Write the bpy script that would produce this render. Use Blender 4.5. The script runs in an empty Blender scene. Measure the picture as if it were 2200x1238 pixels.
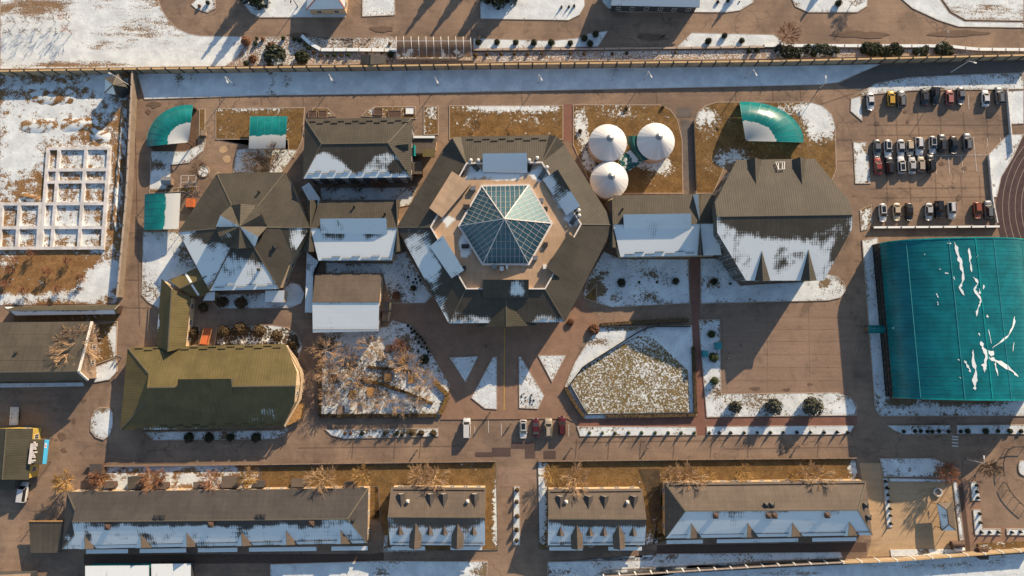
import bpy, bmesh, math, random
from mathutils import Vector, Matrix
from mathutils.geometry import tessellate_polygon
R = math.radians
random.seed(7)
S = bpy.context.scene
COL = S.collection

# ---------------------------------------------------------------- camera, sky, sun, exposure
HCAM, TILT, FPX = 183.0, R(4.5), 2200 * 24 / 36
cd = bpy.data.cameras.new('camera'); cd.lens = 24; cd.sensor_width = 36; cd.clip_end = 3000; cd.clip_start = 1
cam = bpy.data.objects.new('camera', cd); COL.objects.link(cam)
cam.location = (0, 0, HCAM); cam.rotation_euler = (TILT, 0, 0)
S.camera = cam
SUN_EL, SUN_AZ = R(20.5), math.atan2(0.56, 0.83)
wd = bpy.data.worlds.new('World'); S.world = wd; wd.use_nodes = True
wn = wd.node_tree.nodes; wl = wd.node_tree.links
sky = wn.new('ShaderNodeTexSky'); sky.sky_type = 'NISHITA'; sky.sun_disc = False
sky.sun_elevation = SUN_EL; sky.sun_rotation = SUN_AZ; sky.air_density = 1.0; sky.dust_density = 0.5; sky.ozone_density = 0.1
wl.new(sky.outputs[0], wn['Background'].inputs[0]); wn['Background'].inputs[1].default_value = 0.086
sd = bpy.data.lights.new('sun', 'SUN'); sd.energy = 4.3; sd.angle = R(0.5); sd.color = (1.0, 0.76, 0.51)
sun = bpy.data.objects.new('sun', sd); COL.objects.link(sun)
sdir = Vector((math.sin(SUN_AZ) * math.cos(SUN_EL), math.cos(SUN_AZ) * math.cos(SUN_EL), math.sin(SUN_EL)))
sun.rotation_euler = (-sdir).to_track_quat('-Z', 'Y').to_euler()
sun.location = (0, 0, 120)
S.view_settings.view_transform = 'Standard'; S.view_settings.look = 'None'
S.view_settings.exposure = 0.92; S.view_settings.gamma = 1.0

# ---------------------------------------------------------------- survey: photo point -> place on the site
_c, _s = math.cos(TILT), math.sin(TILT)
CAMP = Vector((0, 0, HCAM))
def ray(u, v):
    x = (u - 1100) / FPX; y = (619 - v) / FPX
    return Vector((x, y * _c + _s, y * _s - _c))
def W(u, v, z=0.0):
    d = ray(u, v); t = (z - HCAM) / d.z
    return CAMP + d * t
def PX(p):
    d = Vector(p) - CAMP
    x = d.x; y = d.y * _c + d.z * _s; z = -d.y * _s + d.z * _c
    return 1100 + FPX * x / -z, 619 - FPX * y / -z
def on_plane(u, v, a, b, c):
    n = (b - a).cross(c - a); d = ray(u, v)
    return CAMP + d * ((a - CAMP).dot(n) / d.dot(n))

# ---------------------------------------------------------------- objects
def wloc(o):
    l = Vector((0, 0, 0))
    while o is not None:
        l += o.location; o = o.parent
    return l
def tag(o, label, cat, group=None, kind=None):
    if label: o['label'] = label
    if cat: o['category'] = cat
    if group: o['group'] = group
    if kind: o['kind'] = kind
    return o
def empty(name, loc, label, cat, group=None):
    o = bpy.data.objects.new(name, None); COL.objects.link(o); o.location = loc; o.empty_display_size = 0.5
    return tag(o, label, cat, group)
def link(name, me, parent=None, loc=None):
    o = bpy.data.objects.new(name, me); COL.objects.link(o)
    if parent is not None:
        o.parent = parent
        if loc is None: o.location = -wloc(parent)
    if loc is not None: o.location = loc
    return o
def mesh(name, verts, faces, mats, parent=None, mi=None, uv=None, smooth=False, loc=None):
    me = bpy.data.meshes.new(name); me.from_pydata([tuple(v) for v in verts], [], faces)
    for m in (mats if isinstance(mats, (list, tuple)) else [mats]): me.materials.append(M[m] if isinstance(m, str) else m)
    if mi: me.polygons.foreach_set('material_index', mi)
    if smooth: me.polygons.foreach_set('use_smooth', [True] * len(faces))
    if uv is not None:
        l = me.uv_layers.new(name='UVMap')
        for i, c in enumerate(uv): l.data[i].uv = c
    me.update()
    return link(name, me, parent, loc)

class MB:
    """collects boxes, bars and sheets for ONE part"""
    def __init__(s): s.v = []; s.f = []; s.mi = []
    def add(s, vs, fs, m=0):
        o = len(s.v); s.v += [Vector(p) for p in vs]; s.f += [[i + o for i in f] for f in fs]; s.mi += [m] * len(fs); return s
    def box(s, a, b, m=0):
        x0, y0, z0 = a; x1, y1, z1 = b
        return s.add([(x0, y0, z0), (x1, y0, z0), (x1, y1, z0), (x0, y1, z0), (x0, y0, z1), (x1, y0, z1), (x1, y1, z1), (x0, y1, z1)],
                     [(0, 3, 2, 1), (4, 5, 6, 7), (0, 1, 5, 4), (1, 2, 6, 5), (2, 3, 7, 6), (3, 0, 4, 7)], m)
    def bar(s, a, b, w, h, m=0, up=Vector((0, 0, 1))):
        a = Vector(a); b = Vector(b); d = (b - a).normalized()
        x = d.cross(up)
        if x.length < 1e-4: x = d.cross(Vector((1, 0, 0)))
        x.normalize(); y = x.cross(d)
        vs = [p + x * (sx * w / 2) + y * (sy * h / 2) for p in (a, b) for sx, sy in ((-1, -1), (1, -1), (1, 1), (-1, 1))]
        return s.add(vs, [(0, 1, 2, 3), (7, 6, 5, 4), (0, 4, 5, 1), (1, 5, 6, 2), (2, 6, 7, 3), (3, 7, 4, 0)], m)
    def tube(s, a, b, r0, r1=None, n=8, m=0, cap=True):
        a = Vector(a); b = Vector(b); r1 = r0 if r1 is None else r1; d = (b - a).normalized()
        x = d.orthogonal().normalized(); y = d.cross(x)
        vs = []
        for p, r in ((a, r0), (b, r1)):
            for i in range(n):
                t = 2 * math.pi * i / n; vs.append(p + (x * math.cos(t) + y * math.sin(t)) * r)
        fs = [(i, (i + 1) % n, n + (i + 1) % n, n + i) for i in range(n)]
        if cap: fs += [tuple(range(n))[::-1], tuple(range(n, 2 * n))]
        return s.add(vs, fs, m)
    def prism(s, poly, z0, z1, m=0):
        n = len(poly); vs = [(p[0], p[1], z0) for p in poly] + [(p[0], p[1], z1) for p in poly]
        return s.add(vs, [tuple(range(n))[::-1], tuple(range(n, 2 * n))] + [(i, (i + 1) % n, n + (i + 1) % n, n + i) for i in range(n)], m)
    def build(s, name, mats, parent=None, smooth=False, loc=None):
        return mesh(name, s.v, s.f, mats, parent, s.mi, None, smooth, loc)

# ---------------------------------------------------------------- polygon tools (plan view)
def area2(P): return sum(P[i][0] * P[(i + 1) % len(P)][1] - P[(i + 1) % len(P)][0] * P[i][1] for i in range(len(P)))
def ccw(P): return P if area2(P) > 0 else P[::-1]
def inset(P, d):
    """P ccw list of Vectors; returns the polygon moved inwards by d (z kept)"""
    n = len(P); out = []
    for i in range(n):
        a, b, c = P[i - 1], P[i], P[(i + 1) % n]
        e1 = Vector((b.x - a.x, b.y - a.y)); e2 = Vector((c.x - b.x, c.y - b.y))
        if e1.length < 1e-6 or e2.length < 1e-6: out.append(b.copy()); continue
        e1.normalize(); e2.normalize()
        n1 = Vector((-e1.y, e1.x)); n2 = Vector((-e2.y, e2.x)); m = n1 + n2
        k = d / max(0.35, 1 + n1.dot(n2)) if m.length > 1e-6 else d
        out.append(Vector((b.x + m.x * k, b.y + m.y * k, b.z)))
    return out
def smooth_poly(P, it=2, keep=0.0):
    for _ in range(it):
        Q = []
        for i in range(len(P)):
            a = Vector(P[i]); b = Vector(P[(i + 1) % len(P)])
            Q += [a * 0.75 + b * 0.25, a * 0.25 + b * 0.75]
        P = Q
    return [tuple(q) for q in P]
ORD = 'first second third fourth fifth sixth seventh eighth ninth tenth eleventh twelfth thirteenth fourteenth fifteenth sixteenth seventeenth eighteenth nineteenth twentieth'.split()

# ---------------------------------------------------------------- materials
M = {}
def newmat(name):
    m = bpy.data.materials.new(name); m.use_nodes = True; M[name] = m
    nt = m.node_tree; b = nt.nodes['Principled BSDF']
    return m, nt, b
class NT:
    def __init__(s, nt): s.nt = nt
    def n(s, t, **k):
        x = s.nt.nodes.new(t)
        for a, b in k.items(): setattr(x, a, b)
        return x
    def l(s, a, b): s.nt.links.new(a, b)
    def coord(s, kind='Object', scale=(1, 1, 1), rot=0):
        c = s.n('ShaderNodeTexCoord'); mp = s.n('ShaderNodeMapping'); s.l(c.outputs[kind], mp.inputs[0])
        mp.inputs['Scale'].default_value = scale; mp.inputs['Rotation'].default_value = (0, 0, rot)
        return mp.outputs[0]
    def noise(s, vec, scale, detail=5, rough=0.6, dist=0.0):
        x = s.n('ShaderNodeTexNoise'); s.l(vec, x.inputs['Vector'])
        x.inputs['Scale'].default_value = scale; x.inputs['Detail'].default_value = detail; x.inputs['Roughness'].default_value = rough; x.inputs['Distortion'].default_value = dist
        return x.outputs[0]
    def math(s, op, a, b=None, c=None):
        x = s.n('ShaderNodeMath', operation=op)
        for i, q in enumerate((a, b, c)):
            if q is None: continue
            if isinstance(q, (int, float)): x.inputs[i].default_value = q
            else: s.l(q, x.inputs[i])
        return x.outputs[0]
    def ramp(s, v, a, b, lo=0.0, hi=1.0, smooth=True):
        x = s.n('ShaderNodeMapRange', interpolation_type='SMOOTHSTEP' if smooth else 'LINEAR')
        s.l(v, x.inputs[0]); x.inputs[1].default_value = a; x.inputs[2].default_value = b; x.inputs[3].default_value = lo; x.inputs[4].default_value = hi
        return x.outputs[0]
    def mix(s, f, a, b):
        x = s.n('ShaderNodeMix', data_type='RGBA')
        for sock, q in ((x.inputs[0], f), (x.inputs[6], a), (x.inputs[7], b)):
            if isinstance(q, (int, float)): sock.default_value = q
            elif isinstance(q, tuple): sock.default_value = (*q, 1)
            else: s.l(q, sock)
        return x.outputs[2]
    def attr(s, name):
        x = s.n('ShaderNodeAttribute', attribute_name=name); return x.outputs['Fac']
    def bump(s, h, b, strength=0.5, dist=0.1):
        x = s.n('ShaderNodeBump'); s.l(h, x.inputs['Height']); x.inputs['Strength'].default_value = strength; x.inputs['Distance'].default_value = dist
        s.l(x.outputs[0], b.inputs['Normal'])
    def rand(s):
        return s.n('ShaderNodeObjectInfo').outputs['Random']
def plain(name, col, rough=0.6, metal=0.0, var=0.12, scale=3.0, coat=0.0, spec=None):
    m, nt, b = newmat(name); g = NT(nt)
    v = g.noise(g.coord(), scale, 4)
    dark = tuple(c * (1 - var) for c in col); lite = tuple(min(1, c * (1 + var)) for c in col)
    g.l(g.mix(g.ramp(v, .35, .65), dark, lite), b.inputs['Base Color'])
    b.inputs['Roughness'].default_value = rough; b.inputs['Metallic'].default_value = metal
    if coat: b.inputs['Coat Weight'].default_value = coat
    if spec is not None: b.inputs['Specular IOR Level'].default_value = spec
    return m
SNOW = (0.74, 0.81, 0.83)
def snow_ground(name, c1, c2, big=0.07, fine=0.9, fa=0.45, speck=0.0, rough_base=0.95, c3=None, stretch=(1, 1, 1), rot=0.0, edge=0.10):
    """bare ground c1..c2 with snow lying where the 'snow' attribute beats the noise"""
    m, nt, b = newmat(name); g = NT(nt)
    v = g.coord('Object', stretch, rot); p = g.coord()
    nb = g.ramp(g.noise(v, big, 6, .62), .30, .70, 0, 1, False)
    nf = g.ramp(g.noise(v, fine, 5, .65), .30, .70, 0, 1, False)
    n = g.math('ADD', g.math('MULTIPLY', nb, 1 - fa), g.math('MULTIPLY', nf, fa))
    if speck:
        ns = g.ramp(g.noise(p, 2.6, 3, .7), .35, .65, -speck, speck, False); n = g.math('ADD', n, ns)
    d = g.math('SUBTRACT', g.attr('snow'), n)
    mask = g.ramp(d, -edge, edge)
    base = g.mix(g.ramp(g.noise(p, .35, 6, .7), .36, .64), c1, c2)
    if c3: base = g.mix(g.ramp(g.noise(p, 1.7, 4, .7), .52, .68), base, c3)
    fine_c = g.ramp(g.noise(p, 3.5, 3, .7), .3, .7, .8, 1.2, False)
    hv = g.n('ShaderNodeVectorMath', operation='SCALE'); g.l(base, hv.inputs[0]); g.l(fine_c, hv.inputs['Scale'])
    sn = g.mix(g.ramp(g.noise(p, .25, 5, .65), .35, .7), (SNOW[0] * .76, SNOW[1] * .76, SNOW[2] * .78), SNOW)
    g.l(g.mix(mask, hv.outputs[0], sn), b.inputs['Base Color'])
    b.inputs['Roughness'].default_value = rough_base; b.inputs['Specular IOR Level'].default_value = 0.2
    hgt = g.math('ADD', g.math('MULTIPLY', mask, .6), g.math('MULTIPLY', g.noise(p, 1.3, 5, .7), .8))
    g.bump(hgt, b, .55, .16)
    return m
def asphalt(name, c1, c2, dark, crack=1.0, tint=None):
    m, nt, b = newmat(name); g = NT(nt); p = g.coord()
    base = g.mix(g.ramp(g.noise(p, .055, 8, .70, .4), .34, .66), c1, c2)
    base = g.mix(g.math('MULTIPLY', g.ramp(g.noise(p, .16, 7, .72, .5), .50, .72), .62), base, dark)
    st = g.ramp(g.noise(g.coord('Object', (.08, 1.0, 1), .0), .9, 4, .6), .35, .65, .93, 1.07, False)
    gr = g.math('MULTIPLY', g.ramp(g.noise(p, 2.2, 4, .75), .3, .7, .86, 1.14, False), st)
    sc = g.n('ShaderNodeVectorMath', operation='SCALE'); g.l(base, sc.inputs[0]); g.l(gr, sc.inputs['Scale'])
    out = sc.outputs[0]
    if crack:
        wv = g.n('ShaderNodeVectorMath', operation='ADD'); nz = g.n('ShaderNodeTexNoise'); g.l(p, nz.inputs['Vector']); nz.inputs['Scale'].default_value = .3
        w2 = g.n('ShaderNodeVectorMath', operation='SCALE'); g.l(nz.outputs['Color'], w2.inputs[0]); w2.inputs['Scale'].default_value = 4.0
        g.l(p, wv.inputs[0]); g.l(w2.outputs[0], wv.inputs[1])
        vo = g.n('ShaderNodeTexVoronoi', feature='DISTANCE_TO_EDGE'); g.l(wv.outputs[0], vo.inputs['Vector']); vo.inputs['Scale'].default_value = .085
        line = g.ramp(vo.outputs[0], .004, .016, 1, 0)
        gate = g.ramp(g.noise(p, .05, 2, .5), .47, .56)
        out = g.mix(g.math('MULTIPLY', g.math('MULTIPLY', line, gate), .5 * crack), out, dark)
    g.l(out, b.inputs['Base Color']); b.inputs['Roughness'].default_value = .9; b.inputs['Specular IOR Level'].default_value = .25
    g.bump(g.noise(p, 4, 4, .7), b, .25, .03)
    return m
def pavers(name, c1, c2, mortar, w=.6, h=.3, rot=0.0):
    m, nt, b = newmat(name); g = NT(nt); p = g.coord('Object', (1, 1, 1), rot)
    br = g.n('ShaderNodeTexBrick'); g.l(p, br.inputs['Vector']); br.inputs['Scale'].default_value = 1.0
    br.inputs['Brick Width'].default_value = w; br.inputs['Row Height'].default_value = h; br.inputs['Mortar Size'].default_value = .025
    for i, c in ((1, c1), (2, c2), (3, mortar)): br.inputs[i].default_value = (*c, 1)
    q = g.coord(); gr = g.ramp(g.noise(q, .25, 6, .7), .3, .7, .78, 1.2, False)
    sc = g.n('ShaderNodeVectorMath', operation='SCALE'); g.l(br.outputs[0], sc.inputs[0]); g.l(gr, sc.inputs['Scale'])
    g.l(sc.outputs[0], b.inputs['Base Color']); b.inputs['Roughness'].default_value = .88
    g.bump(br.outputs['Fac'], b, -.3, .03)
    return m
def roof(name, col, var=.14, ru=.58, rv=.66, depth=.32, rough=.62, metal=0.0):
    """profiled roof sheet in UV metres (u along the eave, v up the slope); snow by attribute"""
    m, nt, b = newmat(name); g = NT(nt)
    uv = g.coord('UV'); p = g.coord()
    sp = g.n('ShaderNodeSeparateXYZ'); g.l(uv, sp.inputs[0])
    wu = g.math('SINE', g.math('MULTIPLY', sp.outputs[0], 2 * math.pi / ru))
    fv = g.math('FRACT', g.math('MULTIPLY', sp.outputs[1], 1 / rv))
    wv = g.ramp(fv, 0.0, 1.0, 1.0, -1.0, False)
    n1 = g.noise(p, .18, 6, .65); n2 = g.noise(g.coord('UV', (1.2, .12, 1)), 1.0, 4, .6)
    base = g.mix(g.ramp(n1, .35, .65), tuple(c * (1 - var) for c in col), tuple(c * (1 + var) for c in col))
    k = g.math('ADD', g.math('MULTIPLY', wu, .045), g.math('MULTIPLY', wv, .045))
    k = g.math('ADD', g.math('ADD', k, g.ramp(n2, .3, .7, -.10, .10, False)), 1.0)
    sc = g.n('ShaderNodeVectorMath', operation='SCALE'); g.l(base, sc.inputs[0]); g.l(k, sc.inputs['Scale'])
    # snow lies in the troughs first and slides off in streaks
    ns = g.ramp(g.noise(p, .22, 6, .62), .30, .70, 0, 1, False)
    nst = g.ramp(g.noise(g.coord('UV', (.9, .16, 1)), 1.0, 4, .6), .3, .7, 0, 1, False)
    n = g.math('ADD', g.math('MULTIPLY', ns, .74), g.math('MULTIPLY', nst, .26))
    grid = g.math('ADD', g.math('MULTIPLY', wu, .07), g.math('MULTIPLY', wv, .06))
    d = g.math('ADD', g.math('SUBTRACT', g.attr('snow'), n), grid)
    mask = g.ramp(d, -.12, .30)
    thin = g.math('MULTIPLY', g.ramp(wu, -1.0, .2, .84, 1.0), g.ramp(wv, -1.0, -.3, .86, 1.0))
    thin = g.ramp(g.math('ADD', thin, g.ramp(ns, .2, .9, .45, -.05, False)), .45, 1.0)
    mask = g.math('MULTIPLY', mask, thin)
    g.l(g.mix(mask, sc.outputs[0], tuple(c * .97 for c in SNOW)), b.inputs['Base Color'])
    b.inputs['Roughness'].default_value = rough; b.inputs['Metallic'].default_value = metal; b.inputs['Specular IOR Level'].default_value = .3
    h = g.math('ADD', g.math('MULTIPLY', wu, .5), g.math('MULTIPLY', wv, .5)); h = g.math('MULTIPLY', h, g.ramp(mask, 0, 1, 1, .35, False))
    g.bump(h, b, depth, .05)
    return m
def foliage(name, c1, c2, snow=0.0):
    m, nt, b = newmat(name); g = NT(nt); p = g.coord()
    c = g.mix(g.ramp(g.noise(p, 1.6, 4, .7), .35, .65), c1, c2)
    oi = g.rand(); k = g.ramp(oi, 0, 1, .75, 1.25, False)
    sc = g.n('ShaderNodeVectorMath', operation='SCALE'); g.l(c, sc.inputs[0]); g.l(k, sc.inputs['Scale'])
    out = sc.outputs[0]
    if snow: out = g.mix(g.math('MULTIPLY', g.ramp(g.noise(p, .9, 4, .7), .55, .62), snow), out, SNOW)
    g.l(out, b.inputs['Base Color']); b.inputs['Roughness'].default_value = .8; b.inputs['Specular IOR Level'].default_value = .2
    return m
def sheet_plastic(name, col, tr=.5, gloss=.18, snow=True):
    """tinted polycarbonate: some light goes through it, the face has a sheen"""
    m, nt, b = newmat(name); g = NT(nt); p = g.coord()
    base = g.mix(g.ramp(g.noise(p, .25, 5, .65), .35, .65), tuple(c * .8 for c in col), tuple(c * 1.15 for c in col))
    out = base
    if snow:
        n = g.ramp(g.noise(p, .55, 5, .65), .30, .70, 0, 1, False)
        mask = g.ramp(g.math('SUBTRACT', g.attr('snow'), n), -.08, .10)
        out = g.mix(mask, base, SNOW)
        rg = g.ramp(mask, 0, 1, gloss, .9, False); g.l(rg, b.inputs['Roughness'])
    else: b.inputs['Roughness'].default_value = gloss
    g.l(out, b.inputs['Base Color'])
    t = g.n('ShaderNodeBsdfTranslucent'); g.l(out, t.inputs[0])
    mx = g.n('ShaderNodeMixShader'); mx.inputs[0].default_value = tr
    g.l(b.outputs[0], mx.inputs[1]); g.l(t.outputs[0], mx.inputs[2])
    g.l(mx.outputs[0], nt.nodes['Material Output'].inputs[0])
    return m

ASPH1, ASPH2, ASPHD = (.180, .130, .098), (.300, .212, .148), (.085, .064, .05)
asphalt('asphalt', ASPH1, ASPH2, ASPHD)
asphalt('asphalt_new', (.085, .06, .055), (.105, .075, .068), (.06, .05, .05), 0)
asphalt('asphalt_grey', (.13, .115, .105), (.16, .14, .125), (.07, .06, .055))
asphalt('slab', (.25, .175, .13), (.29, .21, .155), (.14, .10, .08), .6)
asphalt('court_slab', (.235, .165, .12), (.275, .195, .145), (.12, .09, .07), .3)
asphalt('sand', (.40, .28, .165), (.46, .33, .20), (.24, .165, .10), 0)
pavers('paver', (.285, .175, .118), (.25, .152, .102), (.18, .115, .08))
pavers('paver_red', (.235, .112, .08), (.20, .092, .066), (.145, .075, .055))
pavers('deck', (.16, .085, .055), (.13, .07, .045), (.06, .04, .03), 2.2, .16)
snow_ground('snowbed', (.14, .10, .06), (.20, .145, .085), big=.10, fine=1.0, fa=.45, speck=.22, edge=.16)
snow_ground('turf', (.140, .084, .034), (.215, .132, .054), big=.12, fine=1.1, fa=.55, speck=.18, c3=(.085, .06, .026))
snow_ground('lawn', (.15, .11, .045), (.22, .165, .075), big=.09, fine=1.6, fa=.75, speck=.45, c3=(.09, .075, .035), edge=.16)
snow_ground('waste', (.20, .11, .045), (.29, .17, .075), big=.085, fine=.55, fa=.45, speck=.12, c3=(.115, .075, .04))
snow_ground('field', (.20, .13, .075), (.28, .19, .12), big=.06, fine=.7, fa=.5, speck=.20, stretch=(.22, 1.0, 1), edge=.18)
snow_ground('gravel', (.22, .15, .10), (.40, .28, .195), big=.25, fine=1.8, fa=.7, speck=.45, c3=(.10, .075, .06), edge=.2)
snow_ground('mulch', (.06, .045, .03), (.10, .07, .04), big=.2, fine=1.2, fa=.6, speck=.2)
roof('roof_brown', (.062, .056, .044))
roof('roof_warm', (.108, .086, .068), ru=.6, rv=1.3, depth=.15)
roof('roof_grey', (.060, .055, .052), ru=.6, rv=1.3, depth=.15)
roof('roof_olive', (.112, .090, .036), ru=.7, rv=.45)
roof('roof_green', (.060, .056, .038), ru=.6)
roof('roof_white', (.42, .44, .46), ru=.6, rv=1.5)
roof('roof_felt', (.078, .069, .055), ru=1.4, rv=9, depth=.15)
roof('terrace_tan', (.42, .30, .20), var=.08, ru=9, rv=9, depth=.03)
plain('wall_cream', (.52, .40, .26), .85); plain('wall_tan', (.45, .33, .20), .85); plain('wall_grey', (.085, .085, .08), .7)
plain('wall_white', (.62, .59, .55), .8); plain('wall_yellow', (.50, .36, .08), .8); plain('wall_dark', (.05, .055, .06), .6)
plain('trim_white', (.66, .62, .58), .6); plain('trim_dark', (.045, .04, .035), .6); plain('ridge', (.12, .105, .075), .55)
plain('concrete', (.40, .33, .27), .9, scale=1.5); plain('concrete_white', (.56, .56, .56), .9, var=.15, scale=.6); plain('concrete_dark', (.15, .13, .115), .9)
plain('metal_grey', (.30, .30, .30), .4, .7); plain('metal_dark', (.035, .034, .034), .5, .3); plain('metal_white', (.70, .70, .68), .4)
plain('paint_white', (.62, .58, .54), .8, var=.25); plain('paint_yellow', (.55, .34, .06), .8, var=.25)
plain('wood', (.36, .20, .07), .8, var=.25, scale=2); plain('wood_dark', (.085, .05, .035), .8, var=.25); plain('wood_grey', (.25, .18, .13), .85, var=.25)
plain('orange', (.50, .13, .04), .6); plain('teal_paint', (.02, .22, .25), .5); plain('blue_paint', (.06, .38, .62), .5); plain('red_paint', (.45, .05, .03), .5)
plain('tank_wall', (.46, .36, .30), .7); plain('fence_panel', (.34, .265, .18), .85, var=.18, scale=.4); plain('fence_coping', (.55, .38, .19), .8)
plain('rubber', (.02, .02, .02), .8); plain('glass_dark', (.014, .018, .022), .12, spec=.6); plain('glass_window', (.05, .065, .08), .12, spec=.6)
plain('lamp_red', (.35, .02, .015), .3); plain('lamp_clear', (.7, .7, .68), .2)
plain('bark', (.40, .27, .16), .9, var=.2); plain('bark_gold', (.42, .26, .09), .9, var=.2); plain('bark_rust', (.28, .14, .08), .9, var=.2); plain('bark_dark', (.13, .09, .06), .9, var=.2)
plain('wall_road', (.21, .165, .125), .9, scale=.5); plain('snow_pack', SNOW, .9, var=.05, scale=.5)
plain('rail_black', (.02, .02, .02), .5); plain('skin', (.42, .25, .17), .7); plain('cloth_dark', (.025, .027, .035), .9); plain('cloth_red', (.25, .03, .03), .9); plain('cloth_grey', (.14, .14, .14), .9); plain('hair', (.03, .02, .015), .8)
foliage('leaf_dark', (.018, .024, .012), (.045, .05, .026)); foliage('leaf_green', (.03, .045, .016), (.07, .085, .03)); foliage('leaf_gold', (.11, .068, .022), (.17, .105, .04)); foliage('leaf_rust', (.13, .06, .035), (.22, .11, .06))
foliage('leaf_snowy', (.022, .03, .018), (.05, .055, .035), .75)
foliage('leaf_spruce', (.055, .06, .045), (.10, .10, .075)); foliage('leaf_hedge', (.055, .038, .02), (.10, .068, .034))
sheet_plastic('teal_sheet', (.012, .26, .27), .42, .22); sheet_plastic('teal_roof', (.005, .21, .25), .30, .34); sheet_plastic('teal_bright', (.02, .42, .42), .45, .2)
sheet_plastic('clear_sheet', (.20, .15, .115), .5, .25); sheet_plastic('green_sheet', (.015, .11, .10), .25, .3)
# tinted curtain glass of the pyramid
def glass_pane():
    m, nt, b = newmat('pane_glass'); g = NT(nt); p = g.coord()
    k = g.rand()
    g.l(g.mix(g.ramp(k, 0, 1), (.006, .034, .048), (.012, .052, .068)), b.inputs['Base Color'])
    b.inputs['Roughness'].default_value = .36; b.inputs['Specular IOR Level'].default_value = 1.0; b.inputs['IOR'].default_value = 1.6; b.inputs['Specular Tint'].default_value = (.62, .88, 1.0, 1)
glass_pane()
CARCOL = {'white': (.62, .62, .62), 'silver': (.42, .43, .44), 'grey': (.14, .15, .16), 'black': (.012, .013, .016), 'dark': (.03, .034, .042), 'yellow': (.50, .30, .03), 'red': (.26, .04, .03), 'maroon': (.085, .012, .014), 'cream': (.52, .43, .30), 'beige': (.40, .34, .26), 'orange': (.30, .075, .035), 'salmon': (.34, .13, .11)}
for k, c in CARCOL.items(): plain('car_' + k, c, .32, .15, var=.03, coat=.6)
# ================================================================ THE GROUND
g = mesh('ground', [(-900, -900, 0), (900, -900, 0), (900, 900, 0), (-900, 900, 0)], [(0, 1, 2, 3)], 'asphalt')
tag(g, 'brown weathered asphalt of the roads and yards', 'asphalt ground', None, 'structure')
_sheet = [0]
def sheet(name, label, poly, mat, cat='paving', kind='structure', sm=0, parent=None, dz=0):
    _sheet[0] += 1; z = .004 + .0016 * _sheet[0] + dz
    if sm: poly = smooth_poly(poly, sm)
    P = ccw([W(u, v, z) for u, v in poly])
    o = mesh(name, P, [tuple(range(len(P)))], mat, parent)
    if parent is None: tag(o, label, cat, None, kind)
    return o
def grid_cut(bm, step):
    xs = [v.co.x for v in bm.verts]; ys = [v.co.y for v in bm.verts]
    for ax, lo, hi in ((0, min(xs), max(xs)), (1, min(ys), max(ys))):
        k = math.floor(lo / step) + 1
        while k * step < hi:
            co = Vector((0, 0, 0)); no = Vector((0, 0, 0)); co[ax] = k * step; no[ax] = 1
            bmesh.ops.bisect_plane(bm, geom=bm.verts[:] + bm.edges[:] + bm.faces[:], plane_co=co, plane_no=no, dist=1e-4); k += 1
def blob_bias(u, v, cover, blobs):
    s = cover
    for bu, bv, ru, rv, dl in blobs:
        q = ((u - bu) / ru) ** 2 + ((v - bv) / rv) ** 2
        if q < 1: s += dl * (1 - q) ** 1.0
    return s
_bed = [0]
def bed(name, label, poly, mat, cover=.6, blobs=(), h=.10, kerb='concrete', sm=0, step=2.0, cat='planting bed', kind='structure', rough=0.0):
    _bed[0] += 1; h = h + .0015 * _bed[0]
    if sm: poly = smooth_poly(poly, sm)
    P = ccw([W(u, v, h) for u, v in poly])
    Q = inset(P, .17) if kerb else P
    bm = bmesh.new(); vs = [bm.verts.new(p) for p in Q]; bm.faces.new(vs)
    bmesh.ops.triangulate(bm, faces=bm.faces[:]); grid_cut(bm, step)
    bmesh.ops.recalc_face_normals(bm, faces=bm.faces[:])
    if sum(f.normal.z for f in bm.faces) < 0: bmesh.ops.reverse_faces(bm, faces=bm.faces[:])
    lay = bm.verts.layers.float.new('snow')
    for v in bm.verts:
        u, w = PX(v.co); v[lay] = blob_bias(u, w, cover, blobs) - (.20 if kerb and v.is_boundary else 0)
    if not kerb:
        ed = [e for e in bm.edges if e.is_boundary]
        r = bmesh.ops.extrude_edge_only(bm, edges=ed)
        for x in r['geom']:
            if isinstance(x, bmesh.types.BMVert): x.co.z = 0
    me = bpy.data.meshes.new(name); bm.to_mesh(me); bm.free(); me.materials.append(M[mat])
    o = link(name, me); tag(o, label, cat, None, kind)
    if kerb:
        n = len(P); a = []; f = []
        for p in P: a.append((p.x, p.y, 0))
        for p in P: a.append((p.x, p.y, h + .03))
        for p in Q: a.append((p.x, p.y, h + .03))
        for p in Q: a.append((p.x, p.y, h - .02))
        for i in range(n):
            j = (i + 1) % n
            for k in range(3): f.append((k * n + i, k * n + j, (k + 1) * n + j, (k + 1) * n + i))
        mesh('kerb', a, f, kerb, o)
    return o
def lines(name, label, segs, mat, w=.14, cat='road marking'):
    _sheet[0] += 1; z = .006 + .0016 * _sheet[0]; mb = MB()
    for (a, b) in segs:
        p, q = W(*a, z), W(*b, z); d = (q - p).normalized(); x = Vector((-d.y, d.x, 0)) * (w / 2)
        mb.add([p - x, q - x, q + x, p + x], [(0, 1, 2, 3)])
    return tag(mb.build(name, mat), label, cat, None, 'structure')
def rect(x0, y0, x1, y1): return [(x0, y0), (x1, y0), (x1, y1), (x0, y1)]

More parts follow.
